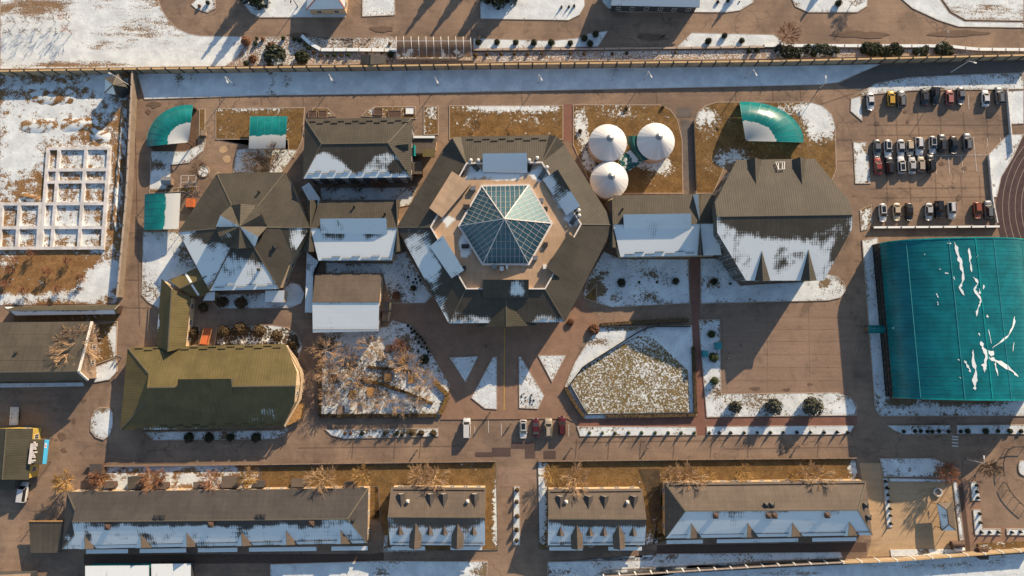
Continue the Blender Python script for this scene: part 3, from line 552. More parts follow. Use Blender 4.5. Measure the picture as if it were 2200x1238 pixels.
# ================================================================ BUILDINGS
def face_uv(n, p):
    e = Vector((0, 0, 1)).cross(n)
    if e.length < 1e-3: e = Vector((1, 0, 0))
    e.normalize(); s = n.cross(e)
    return (p.dot(e), p.dot(s))
def snow_of(sn, p):
    if sn is None: return -1.0
    if callable(sn): return sn(*PX(p))
    return float(sn)
def grad(v0, v1, a, b):          # bias a at photo row v0, b at row v1
    def f(u, v):
        t = max(0, min(1, (v - v0) / (v1 - v0))); return a + (b - a) * t
    return f
def blobs(c, *bl): return lambda u, v: blob_bias(u, v, c, bl)
def roof_mesh(name, faces, mat, parent, thick=.22, step=2.5, under='trim_dark'):
    """faces: [(list of world points, snow)], one closed skin with fascia"""
    bm = bmesh.new(); uvl = bm.loops.layers.uv.new('UVMap'); lay = bm.loops.layers.float.new('snow')
    key = {}
    tops = []
    allp = []
    for P, sn in faces:
        n = Vector((0, 0, 0))
        for i in range(len(P)):
            a, b = P[i], P[(i + 1) % len(P)]; n += a.cross(b)
        if n.z < 0: P = P[::-1]
        allp.append((P, sn))
    # boundary edges for the fascia
    cnt = {}
    k3 = lambda p: (round(p.x, 2), round(p.y, 2), round(p.z, 2))
    for P, sn in allp:
        for i in range(len(P)):
            a, b = P[i], P[(i + 1) % len(P)]; e = frozenset((k3(a), k3(b))); cnt.setdefault(e, []).append((a, b))
    for P, sn in allp:
        t = bmesh.new(); t.faces.new([t.verts.new(p) for p in P]); bmesh.ops.triangulate(t, faces=t.faces[:])
        if sn is not None and callable(sn): grid_cut(t, step)
        t.normal_update()
        nn = Vector((0, 0, 0))
        for i in range(len(P)): nn += P[i].cross(P[(i + 1) % len(P)])
        nn.normalize()
        for f in t.faces:
            co = [v.co.copy() for v in f.verts]
            if f.normal.dot(nn) < 0: co.reverse()
            nf = bm.faces.new([bm.verts.new(c) for c in co]); nf.material_index = 0
            for l in nf.loops: l[uvl].uv = face_uv(nn, l.vert.co); l[lay] = snow_of(sn, l.vert.co)
        t.free()
        lo = [bm.verts.new(p - Vector((0, 0, thick))) for p in P[::-1]]; nf = bm.faces.new(lo); nf.material_index = 1
        for l in nf.loops: l[lay] = -1
    for e, l in cnt.items():
        if len(l) == 1:
            a, b = l[0]; d = Vector((0, 0, thick))
            nf = bm.faces.new([bm.verts.new(q) for q in (a - d, b - d, b, a)]); nf.material_index = 1
            for q in nf.loops: q[lay] = -1
    me = bpy.data.meshes.new(name); bm.to_mesh(me); bm.free()
    me.materials.append(M[mat]); me.materials.append(M[under])
    o = link(name, me, parent)
    return o, cnt, allp
def caps(cnt, allp, parent, mat='ridge', w=.28):
    """a cap along every ridge and hip"""
    k3 = lambda p: (round(p.x, 2), round(p.y, 2), round(p.z, 2))
    own = {}
    for P, sn in allp:
        n = Vector((0, 0, 0))
        for i in range(len(P)): n += P[i].cross(P[(i + 1) % len(P)])
        n.normalize(); c = sum(P, Vector()) / len(P)
        for i in range(len(P)): own.setdefault(frozenset((k3(P[i]), k3(P[(i + 1) % len(P)]))), []).append((n, c))
    for e, l in own.items():
        if len(l) == 2:
            (n1, c1), (n2, c2) = l
            if n1.dot(n2) > .985: continue
            if (c2 - c1).dot(n1) > 0: continue          # a valley
            a, b = cnt[e][0]
            if (a - b).length < 1.2: continue
            up = (n1 + n2).normalized()
            MB().bar(a + up * .05, b + up * .05, w, .12, 0, up).build('ridge_cap', mat, parent)
_win = {}
def window_mesh(w, h):
    if (w, h) in _win: return _win[(w, h)]
    f = MB()
    for a, b in (((-w / 2 - .07, -.05, -.07), (w / 2 + .07, .09, 0)), ((-w / 2 - .07, -.05, h), (w / 2 + .07, .06, h + .07)), ((-w / 2 - .07, -.05, 0), (-w / 2, .06, h)), ((w / 2, -.05, 0), (w / 2 + .07, .06, h)), ((-.03, -.03, 0), (.03, .05, h))): f.box(a, b)
    o = f.build('window', 'trim_white'); fm = o.data; bpy.data.objects.remove(o)
    p = MB().box((-w / 2, -.04, 0), (w / 2, .02, h)); o = p.build('pane', 'glass_window'); pm = o.data; bpy.data.objects.remove(o)
    _win[(w, h)] = (fm, pm); return fm, pm
def add_window(parent, p, out, w, h):
    fm, pm = window_mesh(w, h)
    o = link('window', fm, parent, loc=p - wloc(parent)); o.rotation_euler = (0, 0, math.atan2(-out.x, out.y))
    q = bpy.data.objects.new('pane', pm); COL.objects.link(q); q.parent = o
    return o
NAD = W(1100, 734)
def walls(parent, loop, mat, over=.45, z0=0.0, thick=.22, win=True, ww=1.1, wh=1.4, name='wall'):
    P = ccw(loop); Q = inset(P, over); n = len(Q)
    vs = [Vector((q.x, q.y, z0)) for q in Q] + [Vector((q.x, q.y, max(z0 + .3, q.z - thick - .05))) for q in Q]
    o = mesh(name, vs, [(i, (i + 1) % n, n + (i + 1) % n, n + i) for i in range(n)] + [tuple(range(n, 2 * n))], mat, parent)
    if win:
        for i in range(n):
            a, b = vs[i], vs[(i + 1) % n]; top = min(vs[n + i].z, vs[n + (i + 1) % n].z); d = b - a; L = d.length
            if L < 4 or top - z0 < 2.2: continue
            d.normalize(); out = Vector((d.y, -d.x, 0)); mid = (a + b) / 2; to = NAD - mid; to.z = 0
            if to.length < 1 or out.dot(to.normalized()) < .12: continue
            k = max(1, int(L // 3.4))
            for j in range(k):
                q = a + d * (L * (j + .5) / k) + out * .03
                for st in range(max(1, int((top - z0) // 3.3))):
                    zz = z0 + 1.0 + 3.3 * st
                    if zz + wh < top: add_window(parent, Vector((q.x, q.y, zz)), out, ww, wh)
    return o
def base_at(pts):
    c = sum(pts, Vector()) / len(pts); return Vector((c.x, c.y, 0))
def building(name, label, V, faces, loop, mat='roof_brown', wall='wall_cream', over=.45, cat='building', win=True, group=None, thick=.22, cap='ridge', z0=0.0, step=2.5):
    """V: key -> (u, v, z) in photo/metres; faces: [(keys, snow)]; loop: eave keys in order"""
    X = {k: W(*p) for k, p in V.items()}
    root = empty(name, base_at([X[k] for k in loop]), label, cat, group)
    o, cnt, allp = roof_mesh('roof', [([X[k] for k in ks], sn) for ks, sn in faces], mat, root, thick, step)
    if cap: caps(cnt, allp, o, cap)
    walls(root, [X[k] for k in loop], wall, over, z0, thick, win)
    return root, X
def gablet(root, A, L, P, Rr, mat, sl=None, sr=None, wall='wall_cream', pl=None):
    """small triangular gable whose valleys run up to A"""
    A, L, P, Rr = [W(*q) if not isinstance(q, Vector) else q for q in (A, L, P, Rr)]
    o, c, a = roof_mesh('dormer_roof', [([L, P, A], sl), ([P, Rr, A], sr)], mat, root, .12)
    d = Vector((0, 0, .14)); out = (L + Rr) / 2 - A; out.z = 0; out.normalize(); i = -out * .12
    mesh('dormer_gable', [L - d + i, Rr - d + i, P - d + i], [(0, 1, 2)], wall, o)
    MB().bar(A, P, .18, .1).build('ridge_cap', 'ridge', o)
    return o
def shed(root, h1, h2, l2, l1, mat, sn, zb, wall='wall_grey', name='shed_dormer'):
    """mono-pitch roof box; h1,h2 upper edge, l2,l1 lower edge"""
    Q = [W(*q) for q in (h1, h2, l2, l1)]
    o, c, a = roof_mesh(name, [(Q, sn)], mat, root, .2)
    P = ccw(Q); I = inset(P, .15); n = 4
    vs = [Vector((p.x, p.y, zb)) for p in I] + [Vector((p.x, p.y, p.z - .21)) for p in I]
    mesh('dormer_wall', vs, [(i, (i + 1) % n, n + (i + 1) % n, n + i) for i in range(n)], wall, o)
    return o
def gable_dormer(root, r, e, s0, s1, w, rise, mat, wall='wall_cream', sn=None, wn=True):
    """little gabled dormer on the slope between ridge point r and eave point e"""
    r, e = W(*r), W(*e); at = lambda s: r.lerp(e, s)
    A = at(s0); F = at(s1); d = Vector((e.x - r.x, e.y - r.y, 0)).normalized(); x = Vector((-d.y, d.x, 0)) * (w / 2)
    zl = A.z - rise; sl = (r.z - zl) / (r.z - e.z); E = at(sl)
    P = Vector((F.x, F.y, A.z)); L = Vector((F.x, F.y, zl)) - x; Rr = Vector((F.x, F.y, zl)) + x; LA = E - x; RA = E + x
    o, c, a = roof_mesh('dormer_roof', [([A, P, L, LA], sn), ([P, A, RA, Rr], sn)], mat, root, .1)
    i = -d * .15; zb = F.z - .3; k = x * .9
    Fl = Vector((F.x, F.y, 0)) + i
    vs = [Vector((Fl.x, Fl.y, zb)) - k, Vector((Fl.x, Fl.y, zb)) + k, Vector((Fl.x, Fl.y, zl - .02)) + k, Vector((Fl.x, Fl.y, A.z - .2)), Vector((Fl.x, Fl.y, zl - .02)) - k, LA * 1.0 - x * -.1 - Vector((0, 0, .1)), RA - x * .1 - Vector((0, 0, .1))]
    mesh('dormer_wall', vs, [(0, 1, 2, 3, 4), (0, 4, 5), (1, 6, 2)], wall, o)
    if wn and w > .9:
        p = Vector((Fl.x, Fl.y, max(zb + .35, zl - 1.0))) + d * .02
        add_window(o, p, d, round(w * .45, 2), round(max(.5, min(.9, zl - zb - .3)), 1))
    return o
def vent(root, plane, u, v, w=.7, h=.8, mat='metal_dark', name='roof_vent', cap='roof_grey'):
    p = on_plane(u, v, *plane); m = MB().box((p.x - w / 2, p.y - w / 2, p.z - .5), (p.x + w / 2, p.y + w / 2, p.z + h))
    o = m.build(name, mat, root)
    k = w * .72
    MB().add([(p.x - k, p.y - k, p.z + h + .02), (p.x + k, p.y - k, p.z + h + .02), (p.x + k, p.y + k, p.z + h + .02), (p.x - k, p.y + k, p.z + h + .02), (p.x, p.y, p.z + h + .4)], [(0, 3, 2, 1), (0, 1, 4), (1, 2, 4), (2, 3, 4), (3, 0, 4)]).build('vent_cap', mat, o)
    return o
def guards(root, plane, a, b, n, dv=4, fill=.55, h=.16):
    """staggered snow-guard bars near an eave from photo point a to b"""
    for i in range(n):
        t0 = (i + .1) / n; t1 = t0 + fill / n * 1.6; o = dv if i % 2 else 0
        p = on_plane(a[0] + (b[0] - a[0]) * t0, a[1] + (b[1] - a[1]) * t0 - o, *plane)
        q = on_plane(a[0] + (b[0] - a[0]) * t1, a[1] + (b[1] - a[1]) * t1 - o, *plane)
        up = Vector((0, 0, h))
        m = MB().bar(p + up, q + up, .09, .2)
        for k in (.1, .9): m.bar(p.lerp(q, k) - Vector((0, 0, .05)), p.lerp(q, k) + up, .05, .05)
        m.build('snow_guard', 'metal_dark', root)

ZP = lambda u, v, *k: (u, v, on_plane(u, v, *[W(*q) for q in k]).z)
# ---------------------------------------------------------------- hexagonal main building
E, IN = 7.5, 9.9
V = dict(L=(852, 489, E), a=(951, 322, E), n1=(972, 296, 9.4), b=(990, 294, E), c=(1180, 290, E), n2=(1196, 293, 9.4), d=(1213, 311, E), r=(1321, 483, E), se=(1214, 692, E), sw=(964, 695, E),
         il=(924, 488, IN), inw=(1002, 350, IN), ine=(1165, 348, IN), ir=(1250, 482, IN), ise=(1172, 622, IN), isw=(1001, 622, IN))
F = [('bc', 0)]
F = [(('b', 'c', 'ine', 'inw'), None), (('a', 'n1', 'inw'), None), (('n1', 'b', 'inw'), None), (('c', 'n2', 'ine'), None), (('n2', 'd', 'ine'), None), (('d', 'r', 'ir', 'ine'), None),
     (('r', 'se', 'ise', 'ir'), None), (('se', 'sw', 'isw', 'ise'), blobs(-.15, (990, 692, 90, 26, .95), (1180, 694, 60, 24, .9), (1090, 700, 100, 18, .4))),
     (('sw', 'L', 'il', 'isw'), blobs(-.12, (900, 545, 50, 62, 1.15), (925, 590, 40, 40, .9), (958, 690, 14, 50, .9), (940, 640, 16, 60, .6))), (('L', 'a', 'inw', 'il'), None)]
main, X = building('hexagonal_hall', 'large hexagonal hall with brown ring roof and glass pyramid', V, F, ['L', 'a', 'b', 'c', 'd', 'r', 'se', 'sw'], 'roof_brown', 'wall_tan', over=.7)
for k in (('n1', 'a', 'b'), ('n2', 'c', 'd')): mesh('gable', [X[q] - Vector((0, 0, .1)) for q in k], [(0, 1, 2)], 'wall_dark', main)
# terrace inside the ring
TZ = 9.0
inn = [X[k] for k in ('il', 'isw', 'ise', 'ir', 'ine', 'inw')]
tp = inset(ccw(inn), .15)
def uvmesh(name, P, mat, parent, sn=None, step=1.5):
    o, c, a = roof_mesh(name, [(P, sn)], mat, parent, .1, step); return o
ter = uvmesh('terrace', [Vector((p.x, p.y, TZ)) for p in tp], 'terrace_tan', main, blobs(-.1, (1090, 377, 70, 14, 1.5), (1020, 372, 26, 22, 1.2), (1000, 385, 12, 12, .8), (1160, 375, 24, 26, 1.3), (1200, 415, 22, 40, 1.1), (1230, 470, 22, 26, 1.3), (962, 475, 22, 14, 1.2), (1000, 525, 20, 36, 1.5), (1165, 535, 12, 12, 1.0), (1120, 572, 50, 6, .8), (1208, 440, 10, 44, .8)))
pr = MB(); po = ccw(inn); pi = inset(po, .35)
for i in range(6):
    j = (i + 1) % 6; a, b, c, d = po[i], po[j], pi[j], pi[i]; u = Vector((0, 0, .35)); z = Vector((0, 0, 1.2))
    pr.add([a + u, b + u, c + u, d + u, a - z * .1, b - z * .1, c - z, d - z], [(0, 1, 2, 3), (1, 0, 4, 5), (3, 2, 6, 7)])
pr.build('parapet', 'trim_white', main)
GREY = 'wall_grey'
shed(main, (1037, 330, 11.8), (1132, 329, 11.8), (1133, 372, 9.3), (1037, 370, 9.3), 'roof_white', 1.2, 7.6, GREY)
shed(main, (1198, 364, 11.6), (1246, 443, 11.6), (1217, 463, 9.6), (1166, 386, 9.6), 'roof_brown', blobs(.45, (1180, 400, 40, 40, .6), (1225, 445, 30, 40, .7), (1215, 385, 18, 40, -.6)), 7.6, GREY)
shed(main, (971, 368, 11.3), (922, 447, 11.3), (950, 468, 10.6), (1012, 394, 10.6), 'terrace_tan', None, 7.6, GREY)
shed(main, (951, 506, 12), (997, 581, 12), (970, 598, 9.5), (923, 530, 9.5), 'roof_brown', blobs(1.0, (985, 575, 24, 24, -.5)), 7.0, GREY)
shed(main, (1037, 601, 12), (1136, 601, 12.2), (1136, 641, 9.6), (1037, 640, 9.6), 'roof_brown', blobs(-.6, (1110, 620, 34, 34, 1.5)), 7.0, GREY)
shed(main, (1220, 501, 12), (1175, 576, 12), (1203, 598, 9.6), (1250, 522, 9.6), 'roof_brown', None, 7.0, GREY)
gablet(main, (1087, 632, 9.35), (1024, 702, 6.4), (1088, 702, 9.0), (1154, 699, 6.4), 'roof_green', blobs(-.8, (1040, 690, 24, 30, 1.3)), None, 'wall_tan')
sp = (X['sw'], X['se'], X['isw'])
guards(main, sp, (970, 690), (1030, 690), 5, 4); guards(main, sp, (1150, 688), (1208, 686), 4, 4)
guards(main, (X['L'], X['sw'], X['il']), (880, 552), (952, 682), 8, -4); guards(main, (X['b'], X['c'], X['inw']), (1000, 300), (1175, 297), 10, -4)
for u, v, w, h in ((1017, 406, 1.3, .9), (1003, 446, 1.6, 1.2), (1062, 575, 1.2, 1.4), (1078, 578, .9, .8), (1089, 574, .4, 1.2), (1161, 432, 1.4, .8), (1172, 450, .9, .7), (1150, 555, 1.0, .9), (998, 577, .8, .9), (1170, 574, .8, .9), (1172, 526, 1.0, .6), (1000, 530, 1.8, .5)):
    p = W(u, v, TZ); m = MB().box((p.x - w / 2, p.y - .5, TZ - .02), (p.x + w / 2, p.y + .5, TZ + h)); m.box((p.x - w / 2 - .06, p.y - .56, TZ + h + .002), (p.x + w / 2 + .06, p.y + .56, TZ + h + .08)); m.build('air_unit', random.choice(['metal_grey', 'metal_white', 'metal_dark']), main)
for a, b in (((1013, 351), (1029, 366)), ((1140, 352), (1134, 368)), ((1174, 362), (1158, 386)), ((1240, 462), (1226, 482)), ((995, 365), (987, 383))):
    p, q = W(*a, IN + .4), W(*b, TZ + .1); d = (q - p); d.z = 0; x = Vector((-d.y, d.x, 0)).normalized() * .55; m = MB()
    for s in (-1, 1): m.bar(p + x * s, q + x * s, .08, .12)
    for k in range(7): t = (k + .5) / 7; m.bar(p.lerp(q, t) - x, p.lerp(q, t) + x, .28, .05)
    m.build('roof_stair', 'metal_dark', main)
for u, v in ((1012, 346), (1028, 346), (1137, 346), (1154, 341), (1175, 361), (1243, 453), (1244, 464)):
    p = W(u, v, IN + .2); MB().tube(p - Vector((0, 0, 1.2)), p + Vector((0, 0, .9)), .32, .32, 10).tube(p + Vector((0, 0, .9)), p + Vector((0, 0, 1.15)), .45, .2, 10).build('roof_fan', 'metal_white', main)
# glass pyramid
GB = 9.9
gp = [W(u, v, GB) for u, v in ((1036, 401), (1135, 399), (1184, 480), (1135, 566), (1038, 566), (988, 485))]; ap = W(1084, 470, 17.0)
pyr = empty('glass_pyramid', base_at(gp), 'glass pyramid skylight with white glazing bars on the hexagonal terrace', 'skylight'); pyr.location.z = TZ
gpc = ccw(gp); out_ = inset(gpc, -.45)
k = MB()
for i in range(6):
    j = (i + 1) % 6; a, b, c, d = out_[i], out_[j], gpc[j], gpc[i]; z = Vector((0, 0, GB - TZ))
    k.add([a, b, c, d, a - z, b - z], [(0, 1, 2, 3), (1, 0, 4, 5)])
k.build('base_frame', 'trim_white', pyr)
def clip(poly, f):
    out = []
    for i in range(len(poly)):
        a, b = poly[i], poly[(i + 1) % len(poly)]; fa, fb = f(a), f(b)
        if fa >= 0: out.append(a)
        if (fa >= 0) != (fb >= 0): t = fa / (fa - fb); out.append((a[0] + (b[0] - a[0]) * t, a[1] + (b[1] - a[1]) * t))
    return out
NC, NR = 10, 6
for i in range(6):
    a, b = gpc[i], gpc[(i + 1) % 6]; e = (b - a); L = e.length; e.normalize(); n = (b - a).cross(ap - a).normalized(); s = n.cross(e)
    hgt = (ap - a).dot(s); ax = (ap - a).dot(e); P3 = lambda x, y, o=0: a + e * x + s * y + n * o
    tri = [(0, 0), (L, 0), (ax, hgt)]; bars = MB(); bw = .05
    for c in range(NC):
        for r in range(NR):
            x0, x1, y0, y1 = L * c / NC + bw, L * (c + 1) / NC - bw, hgt * r / NR + bw, hgt * (r + 1) / NR - bw
            q = [(x0, y0), (x1, y0), (x1, y1), (x0, y1)]
            q = clip(q, lambda p: (p[0] * hgt - p[1] * ax) / hgt - .06); q = clip(q, lambda p: ((L - p[0]) * hgt - p[1] * (L - ax)) / hgt - .06)
            if len(q) > 2:
                A2 = abs(area2(q))
                if A2 > .12: mesh('pane', [P3(*p) for p in q], [tuple(range(len(q)))], 'pane_glass', pyr)
    for c in range(1, NC):
        x = L * c / NC; top = hgt * (x / ax if x < ax else (L - x) / (L - ax)); bars.bar(P3(x, 0, .04), P3(x, top, .04), .06, .08, 0, n)
    for r in range(1, NR):
        y = hgt * r / NR; bars.bar(P3(ax * y / hgt, y, .03), P3(L - (L - ax) * y / hgt, y, .03), .03, .05, 0, n)
    bars.build('glazing_bar', 'trim_white', pyr)
    MB().bar(a + n * .05, ap + n * .05, .22, .18).build('hip_bar', 'trim_white', pyr)

# ---------------------------------------------------------------- star-roofed building on the left
V = dict(W=(383, 498, 6), nw=(466, 373, 6), ne=(613, 370, 6), n2=ZP(641, 434, (613, 370, 6), (519, 487, 10), (602, 489, 8.0)), e=(666, 489, 7.8), s2=ZP(628, 551, (600, 621, 6), (519, 487, 10), (602, 489, 8.0)), se=(600, 621, 6), sw=(450, 625, 6), ap=(519, 487, 10.0), m=(602, 489, 8.0))
F = [(('W', 'nw', 'ap'), None), (('nw', 'ne', 'ap'), None), (('ne', 'n2', 'm', 'ap'), None), (('n2', 'e', 'm'), None), (('m', 'e', 's2'), blobs(.2, (640, 515, 30, 40, .7), (610, 500, 20, 20, -.3))), (('m', 's2', 'se', 'ap'), blobs(-.6, (632, 570, 10, 40, 1.3))), (('se', 'sw', 'ap'), blobs(.62, (520, 615, 100, 60, .6), (490, 590, 12, 12, -.7), (555, 550, 30, 30, -.4), (525, 540, 60, 18, -.5))), (('sw', 'W', 'ap'), blobs(.55, (425, 560, 40, 60, .6), (460, 540, 60, 70, .25), (440, 510, 36, 22, -1.0), (480, 500, 40, 12, -1.0)))]
star, X = building('star_roof_house', 'brown hipped house with a folded star-shaped lantern roof', V, F, ['W', 'nw', 'ne', 'n2', 'e', 's2', 'se', 'sw'], 'roof_brown', 'wall_cream', over=.6)
ring = [(497, 441, 8.8), (517, 438, 11.6), (552, 441, 8.8), (560, 462, 11.6), (575, 487, 8.8), (555, 509, 11.6), (547, 533, 8.8), (513, 534, 11.6), (490, 532, 8.8), (471, 509, 11.6), (464, 488, 8.8), (473, 463, 11.6)]
RP_ = [W(*q) for q in ring]; AP = W(515, 487, 12.6)
sn = [None, None, None, None, None, .95, None, None, .35, None, .95, None]
roof_mesh('lantern_roof', [([RP_[i], RP_[(i + 1) % 12], AP], sn[i]) for i in range(12)], 'roof_brown', star, .15)
lw = [Vector((p.x, p.y, 0)) for p in RP_]; li = inset(ccw(lw), .3)
MB().prism([(p.x, p.y) for p in li], 7.8, 9.2).build('lantern_wall', 'glass_dark', star)
guards(star, (X['sw'], X['se'], X['ap']), (460, 618), (596, 614), 6, 4)
vent(star, (X['m'], X['s2'], X['se']), 591, 531); vent(star, (X['nw'], X['ne'], X['ap']), 558, 413, .4, .9); vent(star, (X['sw'], X['se'], X['ap']), 557, 580, .5)
shed(star, (570, 625, 3.4), (611, 624, 3.4), (610, 650, 2.6), (569, 649, 2.6), 'roof_white', 1.1, 0, 'wall_cream', 'porch_roof')
shed(star, (445, 628, 2.9), (462, 627, 2.9), (461, 646, 2.3), (436, 646, 2.3), 'roof_brown', 1.0, 0, 'wall_cream', 'porch_roof')

# ---------------------------------------------------------------- link roofs
V = dict(a=(686, 432, 6.0), b=(847, 430, 6.0), c=(854, 489, 7.8), d=(667, 490, 7.8), e=(842, 559, 6.0), f=(684, 560, 6.0))
lk, X = building('link_building', 'gabled link building between the star roof and the hexagon', V, [(('a', 'b', 'c', 'd'), None), (('d', 'c', 'e', 'f'), blobs(.85, (720, 508, 28, 14, -.5), (800, 508, 28, 14, -.5), (690, 545, 16, 40, .3), (835, 540, 16, 40, .3), (760, 545, 90, 30, .25)))], ['a', 'b', 'c', 'e', 'f', 'd'], 'roof_brown', 'wall_cream')
shed(lk, (688, 470, 9.6), (830, 469, 9.6), (832, 507, 7.2), (689, 506, 7.2), 'roof_brown', 1.0, 6.6, GREY)
guards(lk, (X['c'], X['d'], X['e']), (690, 556), (838, 554), 7, 4)
for u, v in ((762, 445), (828, 460)): vent(lk, (X['a'], X['b'], X['c']), u, v, .35, .9)
gablet(lk, (667, 491, 7.8), (645, 541, 5.0), (664, 541, 7.6), (684, 541, 5.4), 'roof_brown', -.5, None); gablet(lk, (667, 489, 7.8), (683, 430, 5.2), (667, 430, 7.8), (657, 432, 5.0), 'roof_brown')
gablet(lk, (854, 490, 7.8), (842, 541, 5.4), (853, 541, 7.6), (872, 539, 5.0), 'roof_brown', -.5, None); gablet(lk, (854, 488, 7.8), (860, 428, 5.0), (852, 430, 7.6), (846, 430, 5.2), 'roof_brown')
V = dict(a=(1317, 420, 6.4), b=(1536, 417, 6.4), c=(1540, 480, 8.3), d=(1317, 482, 8.3), e=(1550, 548, 6.4), f=(1333, 552, 6.4))
lk2, X = building('link_building', 'gabled link building between the hexagon and the octagonal hall', V, [(('a', 'b', 'c', 'd'), None), (('d', 'c', 'e', 'f'), blobs(1.15, (1395, 500, 6, 6, -1.4), (1333, 490, 10, 20, -.2)))], ['a', 'b', 'c', 'e', 'f', 'd'], 'roof_brown', 'wall_cream')
shed(lk2, (1339, 461, 10.2), (1485, 459, 10.2), (1485, 496, 7.7), (1341, 497, 7.7), 'roof_brown', 1.3, 7.2, GREY)
guards(lk2, (X['c'], X['d'], X['e']), (1340, 547), (1492, 544), 7, 4); vent(lk2, (X['a'], X['b'], X['c']), 1337, 450, .35, .9)
gablet(lk2, (1317, 483, 8.3), (1303, 533, 5.6), (1317, 532, 8.2), (1331, 531, 5.6), 'roof_brown'); gablet(lk2, (1317, 481, 8.3), (1323, 420, 5.6), (1316, 428, 8.4), (1300, 434, 5.6), 'roof_brown')
gablet(lk2, (1504, 481, 8.3), (1496, 549, 5.6), (1505, 549, 8.4), (1514, 549, 5.6), 'roof_brown'); gablet(lk2, (1504, 479, 8.3), (1509, 417, 5.6), (1501, 417, 8.6), (1484, 419, 5.6), 'roof_brown', None, .9)

# ---------------------------------------------------------------- octagonal hall on the right
RZ, EZ = 14.4, 10.4
PN = ((1540, 465, RZ), (1831, 461, RZ), (1666, 342.5, EZ)); PS = ((1540, 465, RZ), (1831, 461, RZ), (1686, 603, EZ))
V = dict(wu=ZP(1536, 435, *PN), nw=ZP(1583, 344, *PN), ne=ZP(1750, 341, *PN), eu=ZP(1823, 430, *PN), e=(1831, 461, RZ), el=ZP(1830, 493, *PS), se=ZP(1770, 603, *PS), sw=ZP(1603, 603, *PS), wlo=ZP(1541, 500, *PS), w=(1540, 465, RZ))
sn = blobs(.80, (1690, 468, 170, 46, -1.3), (1640, 560, 18, 40, .5), (1740, 556, 18, 40, .5), (1680, 560, 24, 30, -.3), (1735, 515, 20, 14, -.25), (1600, 560, 24, 40, -.1), (1815, 540, 20, 60, -.9))
oct_, X = building('octagonal_hall', 'tall eight-sided hall with broad tiled gable roof, snowy lower half', V, [(('w', 'e', 'eu', 'ne', 'nw', 'wu'), None), (('w', 'wlo', 'sw', 'se', 'el', 'e'), sn)], ['wu', 'nw', 'ne', 'eu', 'e', 'el', 'se', 'sw', 'wlo', 'w'], 'roof_brown', 'wall_grey', over=.8)
gablet(oct_, ZP(1625, 395, *PN), (1637, 344, EZ), (1623, 339, 12.2), (1604, 344, EZ), 'roof_brown'); gablet(oct_, ZP(1724, 396, *PN), (1733, 342, EZ), (1720, 337, 12.2), (1700, 344, EZ), 'roof_brown')
gablet(oct_, ZP(1637, 540, *PS), (1621, 603, EZ), (1640, 604, 12.0), (1655, 603, EZ), 'roof_brown'); gablet(oct_, ZP(1737, 537, *PS), (1720, 603, EZ), (1741, 604, 12.0), (1755, 603, EZ), 'roof_brown')
np_ = (X['w'], X['e'], X['ne'])
m = MB()
for (a, b) in (((1664, 350), (1684, 349)), ((1665, 350), (1671, 365)), ((1684, 349), (1683, 364)), ((1671, 352), (1671, 365)), ((1679, 351), (1679, 365)), ((1668, 365), (1685, 364))):
    u = Vector((0, 0, .5)); m.bar(on_plane(*a, *np_) + u, on_plane(*b, *np_) + u, .12, .12)
for q in ((1666, 351), (1683, 351), (1671, 364), (1682, 364)): p = on_plane(*q, *np_); m.bar(p - Vector((0, 0, .1)), p + Vector((0, 0, .5)), .08, .08)
m.build('roof_frame', 'metal_white', oct_)
a, b = W(1541, 500, 0), W(1603, 603, 0)
for k in range(9):
    t = (k + .5) / 9; p = X['wlo'].lerp(X['sw'], t)
    MB().bar(Vector((p.x + .55, p.y + .35, 0)), Vector((p.x + .55, p.y + .35, p.z - .5)), .25, .25).build('mullion', 'metal_grey', oct_)

# ---------------------------------------------------------------- northern building
V = dict(nw=(655, 255, 8.8), ne=(885, 253, 8.8), se=(883, 381, 8.8), sw=(651, 384, 8.8), r1=(691, 309, 11.0), r2=(834, 307, 11.0))
sn = blobs(.55, (770, 315, 120, 28, -1.3), (765, 345, 24, 60, -1.2), (700, 360, 60, 30, .6), (760, 384, 130, 14, 1.0), (855, 360, 26, 22, -.9), (810, 340, 26, 24, .3), (670, 340, 10, 40, .2))
nb, X = building('northern_building', 'brown hip-roofed building with patchy snow north of the link', V, [(('nw', 'ne', 'r2', 'r1'), None), (('ne', 'se', 'r2'), None), (('se', 'sw', 'r1', 'r2'), sn), (('sw', 'nw', 'r1'), blobs(-.5, (656, 345, 10, 30, 1.0)))], ['nw', 'ne', 'se', 'sw'], 'roof_brown', 'wall_dark', over=.6)
guards(nb, (X['nw'], X['ne'], X['r1']), (664, 262), (878, 259), 14, -4); guards(nb, (X['sw'], X['se'], X['r1']), (660, 374), (876, 371), 14, 5)
gablet(nb, (851, 311, 10.5), (878, 322, 9.2), (877, 309, 10.4), (877, 308, 9.4), 'roof_brown', 0.1, None, 'wall_dark')
bn = empty('passage', base_at([W(649, 400), W(685, 441)]), 'low snowy passage roof leading from the northern building to the star roof', 'passage')
Q = [W(*p, 3.2) for p in ((648, 402), (664, 392), (688, 427), (685, 441), (668, 440))]; roof_mesh('roof', [(Q, 1.3)], 'roof_felt', bn); walls(bn, Q, 'wall_cream', .3, win=False)
Q = [W(*p, 5.0) for p in ((643, 318), (653, 318), (651, 384), (660, 392), (648, 402), (642, 390))]
